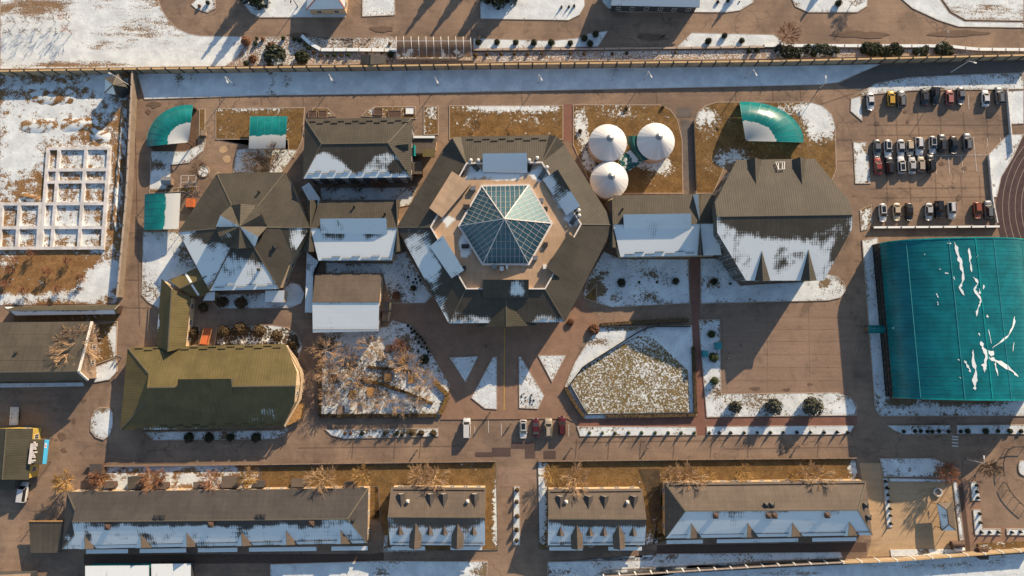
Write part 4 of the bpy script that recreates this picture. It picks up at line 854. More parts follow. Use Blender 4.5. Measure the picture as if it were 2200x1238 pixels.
# eastern annex of the northern building
an = empty('annex', base_at([W(887, 292), W(935, 330)]), 'small brown flat-roofed annex with a roof hatch beside the northern building', 'annex')
Q = [W(*p, 3.4) for p in ((888, 297), (938, 297), (936, 318), (926, 330), (888, 330))]; roof_mesh('roof', [(Q, None)], 'roof_warm', an); walls(an, Q, 'wall_cream', .3, win=False)
Q = [W(*p, 4.6) for p in ((908, 321), (934, 321), (934, 337), (908, 337))]; roof_mesh('hatch_roof', [(Q, None)], 'roof_olive', an); walls(an, Q, 'wall_dark', .2, 3.2, win=False, name='hatch_wall')
Q = [W(*p, 3.9) for p in ((888, 292), (934, 292), (934, 297), (888, 297))]; roof_mesh('parapet_roof', [(Q, 1.2)], 'roof_grey', an); walls(an, Q, 'wall_dark', .1, win=False)
Q = [W(*p, 3.0) for p in ((886, 350), (907, 345), (907, 374), (886, 374))]; bx = empty('store_box', base_at(Q), 'brown box-shaped store east of the northern building', 'store'); roof_mesh('roof', [(Q, None)], 'wood_dark' if False else 'roof_warm', bx); walls(bx, Q, 'wood_dark', .1, win=False)

# ---------------------------------------------------------------- small gabled block
V = dict(a=(677, 590, 4.4), b=(820, 588, 4.4), c=(815, 649, 6.2), d=(671, 649, 6.2), e=(813, 712, 4.4), f=(672, 715, 4.4))
sb, X = building('gabled_block', 'small gabled block with one slope under full snow', V, [(('a', 'b', 'c', 'd'), None), (('d', 'c', 'e', 'f'), blobs(1.35, (742, 651, 80, 6, -.5)))], ['a', 'b', 'c', 'e', 'f', 'd'], 'roof_warm', 'wall_cream')
pl = (X['c'], X['d'], X['e'])
for k in range(34):
    p = on_plane(675 + k * 4.1, 708, *pl); MB().bar(p, p + Vector((0, 0, .35)), .1, .25).build('snow_guard', 'metal_dark', sb)
shed(sb, (817, 648, 4.6), (838, 648, 4.6), (836, 668, 3.6), (816, 668, 3.6), 'roof_warm', None, 0, 'wall_cream', 'porch_roof')
shed(sb, (822, 668, 3.5), (836, 668, 3.5), (834, 690, 2.6), (820, 690, 2.6), 'roof_warm', blobs(-.5, (831, 680, 4, 12, 1.5)), 0, 'wall_cream', 'porch_roof')
ln = empty('covered_walk', base_at([W(662, 560), W(664, 670)]), 'narrow snow-dusted covered walk west of the gabled block', 'covered walk')
Q = [W(*p, 3.0) for p in ((659, 542), (684, 562), (673, 585), (671, 672), (655, 672), (658, 580))]; roof_mesh('roof', [(Q, blobs(.7, (664, 600, 10, 40, .1), (664, 655, 12, 30, .8)))], 'roof_green', ln); walls(ln, Q, 'wall_dark', .25, win=False)

# ---------------------------------------------------------------- olive L-shaped building
V = dict(nw=(274, 747, 4), ne=(613, 739, 4), e1=(637, 799, 7.2), e2=(635, 829, 8.8), e3=(632, 866, 7.0), se=(608, 917, 4), sw=(258, 925, 4), g1=(319, 802, 6.9), rw=(316, 833, 8.8), g2=(314, 862, 6.9))
ol, X = building('olive_building', 'long building with an olive metal roof and a pale east end wall', V, [(('nw', 'ne', 'e1', 'e2', 'rw', 'g1'), None), (('rw', 'e2', 'e3', 'se', 'sw', 'g2'), blobs(-.55, (560, 895, 60, 34, 1.15), (610, 880, 14, 40, .9), (430, 922, 190, 6, .9), (340, 922, 60, 6, .5))), (('nw', 'g1', 'g2', 'sw'), blobs(-.9))], ['nw', 'ne', 'e1', 'e2', 'e3', 'se', 'sw'], 'roof_olive', 'wall_cream', over=.35)
mesh('gable', [X['g1'], X['rw'], X['g2']], [(0, 1, 2)], 'wall_dark', ol)
shed(ol, (382, 815, 10.2), (496, 814, 10.2), (500, 852, 7.6), (380, 853, 7.6), 'roof_olive', None, 6, GREY)
guards(ol, (X['nw'], X['ne'], X['e1']), (288, 749), (604, 743), 16, -4); guards(ol, (X['rw'], X['e2'], X['se']), (290, 920), (604, 914), 18, 4)
m = MB()
for a, b in (((616, 746), (636, 772)), ((636, 772), (650, 806)), ((650, 806), (645, 858)), ((645, 858), (612, 916))): m.bar(W(*a, 3.9), W(*b, 3.9), .45, .5)
m.build('gutter_parapet', 'wall_cream', ol)
bc = empty('balcony', W(630, 880), 'rust-coloured stair landing at the east end of the olive roof', 'stair landing')
for z in (1.2, 3.0): MB().prism([(p.x, p.y) for p in [W(*q, 3) for q in ((616, 912), (642, 868), (650, 872), (646, 900), (624, 912))]][::-1], z, z + .18).build('landing', 'wood', bc)
for q in ((644, 870), (646, 898), (624, 911)): p = W(*q, 1.5); MB().bar((p.x, p.y, 0), (p.x, p.y, 3.9), .15, .15).build('post', 'wood', bc)
V = dict(wn=(347, 599, 3.6), rn=(369, 621, 6.4), en=(410, 639, 3.6), es=(398, 746, 3.6), rs=(361, 756, 6.4), ws=(335, 742, 3.6))
wg, X = building('olive_wing', 'narrow olive-roofed wing joining the L-shaped building', V, [(('wn', 'rn', 'rs', 'ws'), blobs(-.7, (339, 670, 7, 90, 1.6))), (('rn', 'en', 'es', 'rs'), None)], ['wn', 'rn', 'en', 'es', 'rs', 'ws'], 'roof_olive', 'wall_cream', over=.3)
V = dict(a=(364, 603, 3.6), b=(420, 576, 3.6), c=(456, 588, 6.2), d=(386, 620, 6.2), e=(468, 618, 3.6), f=(428, 638, 3.6), g=(411, 637, 3.6))
cw, X = building('connecting_roof', 'short crooked olive roof between the wing and the star-roofed house', V, [(('a', 'b', 'c', 'd'), None), (('d', 'c', 'e', 'f', 'g'), blobs(-.5, (462, 606, 14, 26, 1.4), (425, 634, 6, 20, .9)))], ['a', 'b', 'c', 'e', 'f', 'g', 'd'], 'roof_olive', 'wall_cream', over=.3, win=False)
m = MB(); 
for a, b, k in (((399, 588), (411, 608), 'abd'), ((412, 611), (427, 634), 'dcf')): m.bar(on_plane(*a, *[X[q] for q in k]), on_plane(*b, *[X[q] for q in k]), .5, .3)
m.build('snow_ridge', 'snow_pack', cw)
ct = empty('timber_ramp', W(442, 728), 'orange timber ramp between the brown bushes', 'ramp')
MB().bar(W(447, 705, .35), W(438, 740, 1.1), 2.4, .12).build('ramp_floor', 'orange', ct)
for s in (-9, 9): MB().bar(W(447 + s, 705, 1.3), W(438 + s, 740, 2.0), .1, .12).bar(W(447 + s, 705, 0), W(447 + s, 705, 1.3), .1, .1).bar(W(438 + s, 740, 0), W(438 + s, 740, 2.0), .1, .1).build('rail', 'wood', ct)

# ---------------------------------------------------------------- left workshop, long shed, shop
V = dict(a=(-40, 693, 4.2), b=(196, 691, 4.2), c=(168, 798, 8.0), d=(-40, 801, 8.0), e=(187, 817, 5.0), f=(-40, 821, 5.0))
ws, X = building('workshop', 'broad grey-brown workshop roof cut by the left edge', V, [(('a', 'b', 'c', 'd'), None), (('d', 'c', 'e', 'f'), None)], ['a', 'b', 'c', 'e', 'f', 'd'], 'roof_felt', 'wood_grey', over=.3)
MB().bar(X['b'] + Vector((.2, 0, 0)), X['c'] + Vector((.2, 0, 0)), .5, .4).bar(X['c'], X['e'] + Vector((.2, 0, 0)), .5, .4).build('gable_parapet', 'wall_white', ws)
vent(ws, (X['a'], X['b'], X['c']), 36, 758, .5, .6)
for k, (v0, v1) in enumerate(((718, 719), (745, 746), (774, 775))): MB().bar(on_plane(-30, v0, X['a'], X['b'], X['c']), on_plane(185 - k * 7, v1 - 1, X['a'], X['b'], X['c']), .12, .06).build('seam', 'ridge', ws)
V = dict(a=(8, 660, 2.6), b=(256, 655, 2.6), c=(246, 665, 3.9), d=(18, 667, 3.9), e=(250, 675, 2.6), f=(32, 678, 2.6))
lsx, X = building('long_shed', 'very narrow long shed with one snowy slope near the left edge', V, [(('a', 'b', 'c', 'd'), blobs(-.4, (20, 660, 20, 10, 1.2))), (('d', 'c', 'e', 'f'), grad(667, 674, .5, 1.2)), (('a', 'd', 'f'), 1.0), (('b', 'e', 'c'), None)], ['a', 'b', 'e', 'f'], 'roof_green', 'wood_dark', over=.25, win=False)
V = dict(a=(-30, 922, 3.8), b=(14, 921, 6.0), c=(70, 921, 3.8), d=(61, 1031, 3.8), e=(5, 1031, 6.0), f=(-40, 1031, 3.8))
shp, X = building('shop', 'olive-roofed shop with a yellow side wall at the left edge', V, [(('a', 'b', 'e', 'f'), None), (('b', 'c', 'd', 'e'), None)], ['a', 'b', 'c', 'd', 'e', 'f'], 'roof_green', 'wall_yellow', over=.25)
shed(shp, (-20, 1032, 4.0), (32, 1032, 4.0), (30, 1053, 3.2), (-20, 1054, 3.2), 'roof_green', None, 0, 'wall_dark', 'porch_roof')
aw = empty('shop_awning', W(82, 970), 'dark green shop awning with white letter blocks and a blue sign strip', 'awning')
Q = [W(*p) for p in ((68, 944, 4.4), (96, 945, 3.4), (90, 998, 3.4), (63, 999, 4.4))]; roof_mesh('canopy', [(Q, None)], 'roof_green', aw)
q0, q1, q2, q3 = [W(*p) for p in ((96, 945, 3.5), (105, 945, 3.0), (99, 997, 3.0), (91, 997, 3.5))]
bsg = mesh('sign_strip', [q0, q1, q2, q3, q0 - Vector((0, 0, .2)), q1 - Vector((0, 0, .2)), q2 - Vector((0, 0, .2)), q3 - Vector((0, 0, .2))], [(3, 2, 1, 0), (4, 5, 6, 7), (0, 1, 5, 4), (1, 2, 6, 5), (2, 3, 7, 6), (3, 0, 4, 7)], 'blue_paint', aw)
lerp2 = lambda s, t, o: q0.lerp(q1, s).lerp(q3.lerp(q2, s), t) + Vector((.01, 0, o))
mesh('sign_logo', [lerp2(.15, .15, .03), lerp2(.6, .15, .03), lerp2(.6, .34, .03), lerp2(.15, .34, .03)], [(3, 2, 1, 0)], 'trim_white', bsg)
mesh('sign_logo_mark', [lerp2(.27, .20, .045), lerp2(.48, .20, .045), lerp2(.48, .30, .045), lerp2(.27, .30, .045)], [(3, 2, 1, 0)], 'red_paint', bsg)
b0, b1 = W(69, 953, 4.75), W(63.5, 997, 4.75)
m = MB(); m.bar(b0, b1, .75, .1); m.build('letter_backing', 'trim_white', aw)
for k, w in enumerate((.35, .9, .9, .7, .75, 0, 1.1, .45, .6, .8, 0, .9, .5)):
    if w: p = b0.lerp(b1, (k - .6) / 12.5); MB().box((p.x + .36, p.y - .16, p.z - .3), (p.x + .36 + w, p.y + .16, p.z + .06)).build('sign_letter', 'trim_white', aw)
for q in ((96, 946), (91, 997)): p = W(*q, 3.3); MB().bar((p.x, p.y, 0), (p.x, p.y, 3.2), .12, .12).build('post', 'metal_dark', aw)
Q = [W(*p) for p in ((62, 1120, 3.2), (136, 1120, 3.2), (130, 1188, 2.6), (66, 1188, 2.6))]
lt = empty('lean_to', base_at(Q), 'dark timber lean-to at the west end of the long barracks', 'lean-to'); roof_mesh('roof', [(Q, None)], 'roof_felt', lt, .15)
MB().bar(W(62, 1120, 3.3), W(136, 1120, 3.3), .35, .15).build('edge_board', 'wood', lt)
for q in ((64, 1122), (134, 1122), (128, 1186), (68, 1186)): p = W(*q, 2.5); MB().bar((p.x, p.y, 0), (p.x, p.y, 2.6), .15, .15).build('post', 'wood_dark', lt)
# flat snowy roofs at the bottom left
Q = [W(*p, 2.8) for p in ((183, 1216), (320, 1215), (320, 1275), (183, 1275))]; fr = empty('flat_roof_store', base_at(Q), 'low flat snow-covered roof at the lower left edge', 'store'); roof_mesh('roof', [(Q, 1.3)], 'roof_felt', fr); walls(fr, Q, 'teal_paint', .2, win=False)
Q = [W(*p, 2.4) for p in ((325, 1212), (410, 1211), (410, 1275), (325, 1275))]; fr = empty('flat_roof_store', base_at(Q), 'low flat snow-covered roof right of the teal-edged one at lower left', 'store'); roof_mesh('roof', [(Q, 1.3)], 'roof_felt', fr); walls(fr, Q, 'wall_dark', .2, win=False)
Q = [W(*p, 3.2) for p in ((-20, 1236), (66, 1232), (60, 1275), (-20, 1275))]; fr = empty('orange_roof_store', base_at(Q), 'orange roof corner at the lower left edge', 'store'); roof_mesh('roof', [(Q, None)], 'terrace_tan', fr); walls(fr, Q, 'wall_dark', .2, win=False)

# ---------------------------------------------------------------- barracks row at the bottom
def awning(root, a, b, c, d, sn=1.2):
    Q = [W(*a, 2.6), W(*b, 2.6), W(*c, 2.4), W(*d, 2.4)]; roof_mesh('awning', [(Q, sn)], 'roof_grey', root, .1)
EB, RB = 4.0, 6.9
V = dict(nw=(144, 1057, EB), ne=(791, 1049, EB), r2=(747, 1115, RB), se=(789, 1167, EB), sw=(133, 1180, EB), g1=(161, 1096, 5.7), r1=(155, 1121, RB), g2=(160, 1149, 5.5))
sn = blobs(.88, (450, 1116, 360, 18, -1.1), (780, 1150, 20, 30, -.4), (250, 1128, 14, 10, -.7), *[(q, 1150, 14, 12, -.6) for q in (196, 316, 414, 532, 628, 745)])
b1, X = building('barracks', 'longest barracks roof at lower left, with six snowy gablets', V, [(('nw', 'ne', 'r2', 'r1', 'g1'), None), (('ne', 'se', 'r2'), None), (('r1', 'r2', 'se', 'sw', 'g2'), sn), (('nw', 'g1', 'g2', 'sw'), blobs(-.4, (145, 1160, 20, 26, 1.1)))], ['nw', 'ne', 'se', 'sw'], 'roof_grey', 'wall_tan', over=.25)
mesh('gable', [X['g1'], X['r1'], X['g2']], [(0, 1, 2)], 'wall_dark', b1)
SP = (X['r1'], X['r2'], X['se'])
for (u, v) in ((182, 1150), (303, 1147), (401, 1144), (519, 1142), (615, 1140), (732, 1139)):
    A = on_plane(u, v, *SP); eb = 1180 - (u - 133) * 13 / 656
    gablet(b1, A, (u - 13, eb + 1, EB), (u + 1, eb + 1, A.z), (u + 25, eb, EB), 'roof_warm', .9, None)
guards(b1, SP, (150, 1172), (780, 1160), 40, 0, .6)
for u, v in ((337, 1111), (350, 1111), (556, 1109), (566, 1109)): vent(b1, (X['nw'], X['ne'], X['r2']), u, v, .9, .5)
for u, v in ((234, 1131), (455, 1126), (671, 1124)): vent(b1, SP, u, v, 1.0, .7, 'wood_dark', 'chimney')
vent(b1, (X['ne'], X['se'], X['r2']), 760, 1117, .6, .8)
for a, b in ((185, 275), (300, 400), (425, 510), (535, 680), (712, 790)): awning(b1, (a, 1183 - a * .012), (b, 1183 - b * .012), (b, 1192 - b * .012), (a, 1192 - a * .012))
def twin(name, label, nw, ne, r1, r2, se, sw, ndorm, sdorm, chim, bigs):
    V = dict(nw=(*nw, EB), ne=(*ne, EB), r1=(*r1, RB), r2=(*r2, RB), se=(*se, EB), sw=(*sw, EB))
    mid = (r1[0] + r2[0]) / 2
    o, X = building(name, label, V, [(('nw', 'ne', 'r2', 'r1'), None), (('r1', 'r2', 'se', 'sw'), blobs(.9, (mid, r1[1] + 4, 130, 16, -1.3)))], ['nw', 'ne', 'r2', 'se', 'sw', 'r1'], 'roof_warm', 'wall_cream', over=.3)
    rv, nv, sv = r1[1], nw[1], sw[1]
    for u in ndorm: gable_dormer(o, (u, rv, RB), (u, nv, EB), .30, .80, 2.2, .9, 'roof_grey')
    for u in sdorm:
        big = u in bigs
        gable_dormer(o, (u, rv, RB), (u, sv, EB), .18 if big else .26, 1.06 if big else .62, 3.0 if big else 2.0, 1.3 if big else 1.0, 'roof_warm')
    for u, v in chim: vent(o, (X['nw'], X['ne'], X['r2']), u, v, .6, .9, 'wall_white', 'chimney')
    guards(o, (X['r1'], X['r2'], X['se']), (sw[0] + 4, sw[1] - 5), (se[0] - 4, se[1] - 5), 14, 0, .6)
    guards(o, (X['nw'], X['ne'], X['r2']), (nw[0] + 4, nw[1] + 5), (ne[0] - 4, ne[1] + 5), 14, 0, .6)
    for a, b in ((sw[0] + 3, sw[0] + 75), (sw[0] + 130, se[0] - 6)): awning(o, (a, sw[1] + 3), (b, sw[1] + 3), (b, sw[1] + 11), (a, sw[1] + 11))
    return o
twin('gabled_house', 'gabled house with ten dormers, left of the middle footpath', (840, 1047), (1044, 1048), (833, 1111), (1042, 1112), (1042, 1172), (838, 1171), (862, 925, 953, 1020), (859, 893, 923, 954, 983, 1017), ((877, 1076), (1005, 1076)), (893, 983))
twin('gabled_house', 'gabled house with ten dormers, right of the middle footpath', (1177, 1052), (1380, 1050), (1178, 1115), (1389, 1116), (1385, 1171), (1177, 1172), (1203, 1264, 1298, 1361), (1204, 1239, 1267, 1297, 1329, 1360), ((1216, 1077), (1347, 1078)), (1239, 1329))
V = dict(nw=(1428, 1038, EB), ne=(1860, 1033, EB), r1=(1472, 1098, RB), r2=(1843, 1096, RB), se=(1874, 1150, EB), sw=(1429, 1157, EB))
b4, X = building('barracks', 'long hipped barracks roof at lower right, with four snowy gablets', V, [(('nw', 'ne', 'r2', 'r1'), None), (('ne', 'se', 'r2'), blobs(-.7)), (('r1', 'r2', 'se', 'sw'), blobs(1.15, (1650, 1100, 230, 8, -.6))), (('sw', 'nw', 'r1'), blobs(-.1, (1442, 1105, 14, 40, .6)))], ['nw', 'ne', 'se', 'sw'], 'roof_warm', 'wall_tan', over=.25)
SP = (X['r1'], X['r2'], X['se'])
for (u, v) in ((1486, 1123), (1607, 1122), (1703, 1122), (1825, 1121)):
    A = on_plane(u, v, *SP); eb = 1157 - (u - 1429) * 7 / 445
    gablet(b4, A, (u - 13, eb + 1, EB), (u - 2, eb + 1, A.z), (u + 22, eb, EB), 'roof_warm', .9, None)
guards(b4, SP, (1440, 1149), (1868, 1143), 30, 0, .6); guards(b4, (X['nw'], X['ne'], X['r2']), (1436, 1043), (1856, 1038), 30, 0, .6)
for u, v in ((1645, 1084), (1657, 1084)): vent(b4, (X['nw'], X['ne'], X['r2']), u, v, .9, .5)
for u, v in ((1536, 1107), (1649, 1107), (1662, 1107), (1775, 1106)): vent(b4, SP, u, v, 1.0, .7, 'wood_dark', 'chimney')
for u, v in ((1857, 1084), (1863, 1110)): vent(b4, (X['ne'], X['se'], X['r2']), u, v, 1.0, .7)
for a, b in ((1432, 1510), (1540, 1715), (1745, 1840)): awning(b4, (a, 1161 - (a - 1430) * .016), (b, 1161 - (b - 1430) * .016), (b, 1169 - (b - 1430) * .016), (a, 1169 - (a - 1430) * .016))
# little huts behind the long barracks
for k, (u, v, w, d, m, n) in enumerate(((205, 1010, 26, 26, 'roof_grey', 'brown hut by the yellow tree'), (232, 1042, 24, 14, 'roof_warm', 'small low hut just behind the barracks, second from left'), (290, 1037, 32, 26, 'roof_felt', 'wide dark hut behind the barracks, third from left'), (345, 1044, 26, 14, 'roof_warm', 'small hut under the rusty bare trees behind the barracks'), (430, 1042, 30, 12, 'roof_warm', 'small hut right of the snowy patch behind the barracks'), (493, 1036, 34, 24, 'roof_warm', 'brown square hut behind the middle of the barracks'), (555, 1040, 26, 14, 'roof_grey', 'small hut behind the barracks left of the big bare tree'), (640, 1038, 30, 18, 'roof_warm', 'small hut with snowy edge beneath the big bare tree'), (752, 1042, 26, 14, 'roof_warm', 'rightmost small hut behind the barracks'))):
    Q = [W(u - w / 2, v - d / 2, 2.3), W(u + w / 2, v - d / 2, 2.3), W(u + w / 2, v + d / 2, 2.7), W(u - w / 2, v + d / 2, 2.7)]
    h = empty('hut', base_at(Q), n, 'hut', 'huts behind the long barracks'); roof_mesh('roof', [(Q, None)], m, h, .15); walls(h, Q, 'wood_dark', .2, win=False)
    p = W(u + w / 2 - 4, v + d / 2, 1); MB().box((p.x - .5, p.y - .35, 0), (p.x + .5, p.y - .15, 1.9)).build('door', 'wood_grey', h)

# ---------------------------------------------------------------- houses along the top edge
V = dict(nw=(665, -45, 4), ne=(745, -45, 4), se=(741, 19, 4), sw=(658, 21, 4), r1=(690, -15, 6.5), r2=(718, -15, 6.5))
hs, X = building('small_house', 'small white-roofed house cut by the top edge', V, [(('nw', 'ne', 'r2', 'r1'), None), (('ne', 'se', 'r2'), .3), (('se', 'sw', 'r1', 'r2'), 1.4), (('sw', 'nw', 'r1'), 1.2)], ['nw', 'ne', 'se', 'sw'], 'roof_white', 'wall_cream', cap='orange')
V = dict(nw=(1320, -70, 4), ne=(1505, -70, 4), r1=(1320, -28, 7.5), r2=(1505, -28, 7.5), se=(1503, 16, 4), sw=(1312, 12, 4))
hs, X = building('long_house', 'long snowy-roofed house cut by the top edge', V, [(('nw', 'ne', 'r2', 'r1'), None), (('r1', 'r2', 'se', 'sw'), 1.3)], ['nw', 'ne', 'r2', 'se', 'sw', 'r1'], 'roof_grey', 'wall_dark')
V = dict(a=(775, 118, 2.6), b=(828, 121, 2.6), c=(828, 136, 2.6), d=(774, 137, 2.6), e=(798, 117, 3.6), f=(797, 139, 3.6))
hs, X = building('garden_shed', 'small two-sided grey shed roof just above the fence', V, [(('a', 'e', 'f', 'd'), None), (('e', 'b', 'c', 'f'), None)], ['a', 'e', 'b', 'c', 'f', 'd'], 'roof_grey', 'wall_tan', over=.2, win=False)
V = dict(a=(226, 168, 3.6), b=(254, 160, 3.6), c=(271, 186, 3.6), d=(250, 204, 3.6), e=(225, 200, 3.6), p=(243, 182, 6.2))
hs, X = building('watch_hut', 'small pointed-roof watch hut at the left wall corner', V, [(('a', 'b', 'p'), None), (('b', 'c', 'p'), None), (('c', 'd', 'p'), .2), (('d', 'e', 'p'), 1.1), (('e', 'a', 'p'), .9)], ['a', 'b', 'c', 'd', 'e'], 'roof_grey', 'wall_dark', over=.3, cat='hut')
V = dict(a=(2013, 1081, 2.8), b=(2047, 1079, 2.8), c=(2054, 1140, 2.8), d=(2023, 1140, 2.8), e=(2034, 1096, 4.0), f=(2038, 1127, 4.0))
pg = empty('gazebo', base_at([W(*V[k]) for k in 'abcd']), 'small hip-roofed gazebo in the sandy yard', 'gazebo'); X = {k: W(*p) for k, p in V.items()}
o, cn, al = roof_mesh('roof', [([X[k] for k in q], s) for q, s in (('abe', None), ('bcfe', None), ('cdf', .9), ('daef', .95))], 'roof_warm', pg, .12); caps(cn, al, o, 'trim_dark', .2)
for k in 'abcd': p = X[k].lerp((X['e'] + X['f']) / 2, .12); MB().bar((p.x, p.y, 0), (p.x, p.y, 2.9), .14, .14).build('post', 'wood', pg)
p = W(2034, 1112, .5); MB().box((p.x - .5, p.y - 1.6, .7), (p.x + .5, p.y + 1.6, .78)).box((p.x - .1, p.y - 1.2, 0), (p.x + .1, p.y - 1.0, .7)).box((p.x - .1, p.y + 1.0, 0), (p.x + .1, p.y + 1.2, .7)).build('table', 'wood', pg)
# ================================================================ TEAL SHELTERS, HALL, TANKS
def skin(name, P, mat, parent, snow=None, smooth=True, thick=.04):
    """P: rows x cols of points -> one thin curved sheet with a 'snow' attribute"""
    nr, nc = len(P), len(P[0]); vs = [p for r in P for p in r]; fs = [(i * nc + j, i * nc + j + 1, (i + 1) * nc + j + 1, (i + 1) * nc + j) for i in range(nr - 1) for j in range(nc - 1)]
    me = bpy.data.meshes.new(name); me.from_pydata([tuple(v) for v in vs], [], fs); me.materials.append(M[mat])
    me.polygons.foreach_set('use_smooth', [smooth] * len(fs))
    at = me.attributes.new('snow', 'FLOAT', 'POINT'); at.data.foreach_set('value', [(snow[i][j] if snow else -1.0) for i in range(nr) for j in range(nc)])
    me.update()
    if sum(p.normal.z for p in me.polygons) < 0: me.flip_normals()
    return link(name, me, parent)
def polyline_bar(pts, w, h): 
    m = MB()
    for a, b in zip(pts, pts[1:]): m.bar(a, b, w, h)
    return m
def fan_shelter(label, C, rx, ry, a0, a1, zc=3.1, zt=4.7, zo=2.0, n=9):
    f = lambda t: zc + (zt - zc) * math.sin(min(1, t / .6) * math.pi / 2) if t < .6 else zo + (zt - zo) * math.cos((t - .6) / .4 * math.pi / 2) ** .75
    def P(a, t):
        u, v = C[0] + rx * t * math.cos(R(a)), C[1] - ry * t * math.sin(R(a)); return W(u, v, f(t))
    root = empty('curved_shelter', base_at([P(a, .6) for a in (a0, (a0 + a1) / 2, a1)]), label, 'shelter', 'teal shelters')
    T = [.03, .12, .22, .32, .42, .5, .58, .66, .74, .82, .89, .95, 1.0]
    for k in range(n):
        b0, b1 = a0 + (a1 - a0) * k / n, a0 + (a1 - a0) * (k + 1) / n
        rows = [[P(b0 + (b1 - b0) * j / 2, t) for t in T] for j in range(3)]
        sn = [[1.6 if t < .42 else 1.6 - (t - .42) * 12 for t in T] for j in range(3)]
        skin('panel', rows, 'teal_sheet', root, sn)
    for k in range(n + 1):
        b = a0 + (a1 - a0) * k / n; d = Vector((0, 0, .02))
        polyline_bar([P(b, t) + d for t in T if t > .5], .07, .06).build('rib', 'teal_paint', root)
    polyline_bar([P(a0 + (a1 - a0) * k / 18, 1.0) for k in range(19)], .12, .16).build('edge_beam', 'teal_paint', root)
    for k in range(0, n + 1, 3):
        for t in (.06, .97):
            if t < .1 and k not in (0, n): continue
            p = P(a0 + (a1 - a0) * k / n, t); MB().bar((p.x, p.y, 0), (p.x, p.y, p.z), .14, .14).build('post', 'metal_dark', root)
    # curved back wall
    w = MB()
    for k in range(12):
        p, q = P(a0 + (a1 - a0) * k / 12, .96), P(a0 + (a1 - a0) * (k + 1) / 12, .96); w.bar(Vector((p.x, p.y, .75)), Vector((q.x, q.y, .75)), .1, 1.5)
    w.build('back_wall', 'wood_dark', root)
    for a in (a0 + (a1 - a0) * .3, a0 + (a1 - a0) * .7):
        p, q = P(a - 12, .8), P(a + 12, .8); MB().bar(Vector((p.x, p.y, .45)), Vector((q.x, q.y, .45)), .5, .08).bar(Vector((p.x, p.y, 0)), Vector((p.x, p.y, .42)), .1, .4).bar(Vector((q.x, q.y, 0)), Vector((q.x, q.y, .42)), .1, .4).build('bench', 'wood', root)
    return root
fan_shelter('curved teal shelter with snowy centre at the upper left playground', (405, 306), 89, 80, 84, 186)
fan_shelter('curved teal shelter with a bright gloss above the octagonal hall', (1602, 303), 124, 84, 96, -2)
def box_shelter(label, q, fz, split, n=5, mat='teal_sheet'):
    """q: four photo corners (t=0 side: 0-1, t=1 side: 3-2); fz(t) height"""
    P = lambda s, t: W(*(Vector(q[0]).lerp(Vector(q[1]), s).lerp(Vector(q[3]).lerp(Vector(q[2]), s), t)), fz(t))
    root = empty('barrel_shelter', base_at([P(0, 0), P(1, 0), P(1, 1), P(0, 1)]), label, 'shelter', 'teal shelters'); T = [i / 10 for i in range(11)]
    for k in range(n):
        skin('panel', [[P((k + j / 2) / n, t) for t in T] for j in range(3)], mat, root, [[-.4 + (t - split) * 9 for t in T] for j in range(3)])
    for k in range(n + 1): polyline_bar([P(k / n, t) + Vector((0, 0, .02)) for t in T if t < split + .06], .07, .06).build('rib', 'teal_paint', root)
    for s in (.03, .5, .97):
        for t in (.03, .97): p = P(s, t); MB().bar((p.x, p.y, 0), (p.x, p.y, p.z), .12, .12).build('post', 'metal_dark', root)
    p, r = P(.1, .5), P(.9, .5); MB().bar(Vector((p.x, p.y, .45)), Vector((r.x, r.y, .45)), .5, .08).bar(Vector((p.x, p.y, 0)), Vector((p.x, p.y, .42)), .4, .1).bar(Vector((r.x, r.y, 0)), Vector((r.x, r.y, .42)), .4, .1).build('bench', 'wood', root)
    return root
arch = lambda z0, zt, z1, pk: (lambda t: zt - (zt - (z0 if t < pk else z1)) * abs((t - pk) / (pk if t < pk else 1 - pk)) ** 2)
box_shelter('small rectangular teal shelter with snow on its lower half', ((538, 250), (617, 250), (613, 319), (534, 320)), arch(2.4, 3.9, 3.1, .45), .48)
box_shelter('square teal shelter with snow on its right half at the left wall', ((309, 494), (311, 418), (388, 415), (384, 492)), arch(2.4, 3.9, 3.1, .5), .5)
box_shelter('tiny teal barrel roof beside the northern building', ((886, 335), (886, 312), (894, 312), (894, 335)), arch(3.0, 3.7, 3.0, .5), 2, 2, 'teal_bright')
# ---- big hall
NWE, SWE, NEE, SEE, HE, HP = W(1890, 524, 3.2), W(1919, 852, 3.2), W(2186, 521, 3.2), W(2226, 854, 3.2), 3.2, 12.4
def hall(s, t, lift=0.0):
    a = math.pi * t; x = (1 - math.cos(a)) / 2
    p = NWE.lerp(NEE, x).lerp(SWE.lerp(SEE, x), s); p.z = HE + (HP - HE) * math.sin(a) ** .8
    return p + Vector((0, 0, lift))
hl = empty('teal_hall', base_at([NWE, SWE, NEE, SEE]), 'huge teal barrel-vaulted sports hall at the right edge', 'hall')
NS, NT_ = 36, 5
for i in range(NS):
    for j in range(NT_):
        T = [(j + k / 5) / NT_ for k in range(6)]; lf = .02 * ((i + j) % 2)
        sn = [[-.35 if .45 < t < .8 else -.6 for t in T] for k in range(2)]
        skin('roof_panel', [[hall((i + .02 + .96 * k) / NS, t, lf) for t in T] for k in range(2)], 'teal_roof', hl, sn)
for t in (.2, .4, .515, .6, .8):
    polyline_bar([hall(s / 12, t, .06) for s in range(13)], .16 if t != .515 else .3, .08).build('seam_cap', 'teal_bright' if t == .515 else 'teal_paint', hl)
for s in (0, 1):
    polyline_bar([hall(s, t / 24, .02) for t in range(25)], .35, .3).build('verge_trim', 'teal_bright', hl)
    pts = [hall(s, t / 24) for t in range(25)]; b = [Vector((p.x, p.y, 0)) for p in pts]
    mesh('end_wall', pts + b, [(i, i + 1, 26 + i, 25 + i) for i in range(24)], 'wall_grey', hl)
n = 26
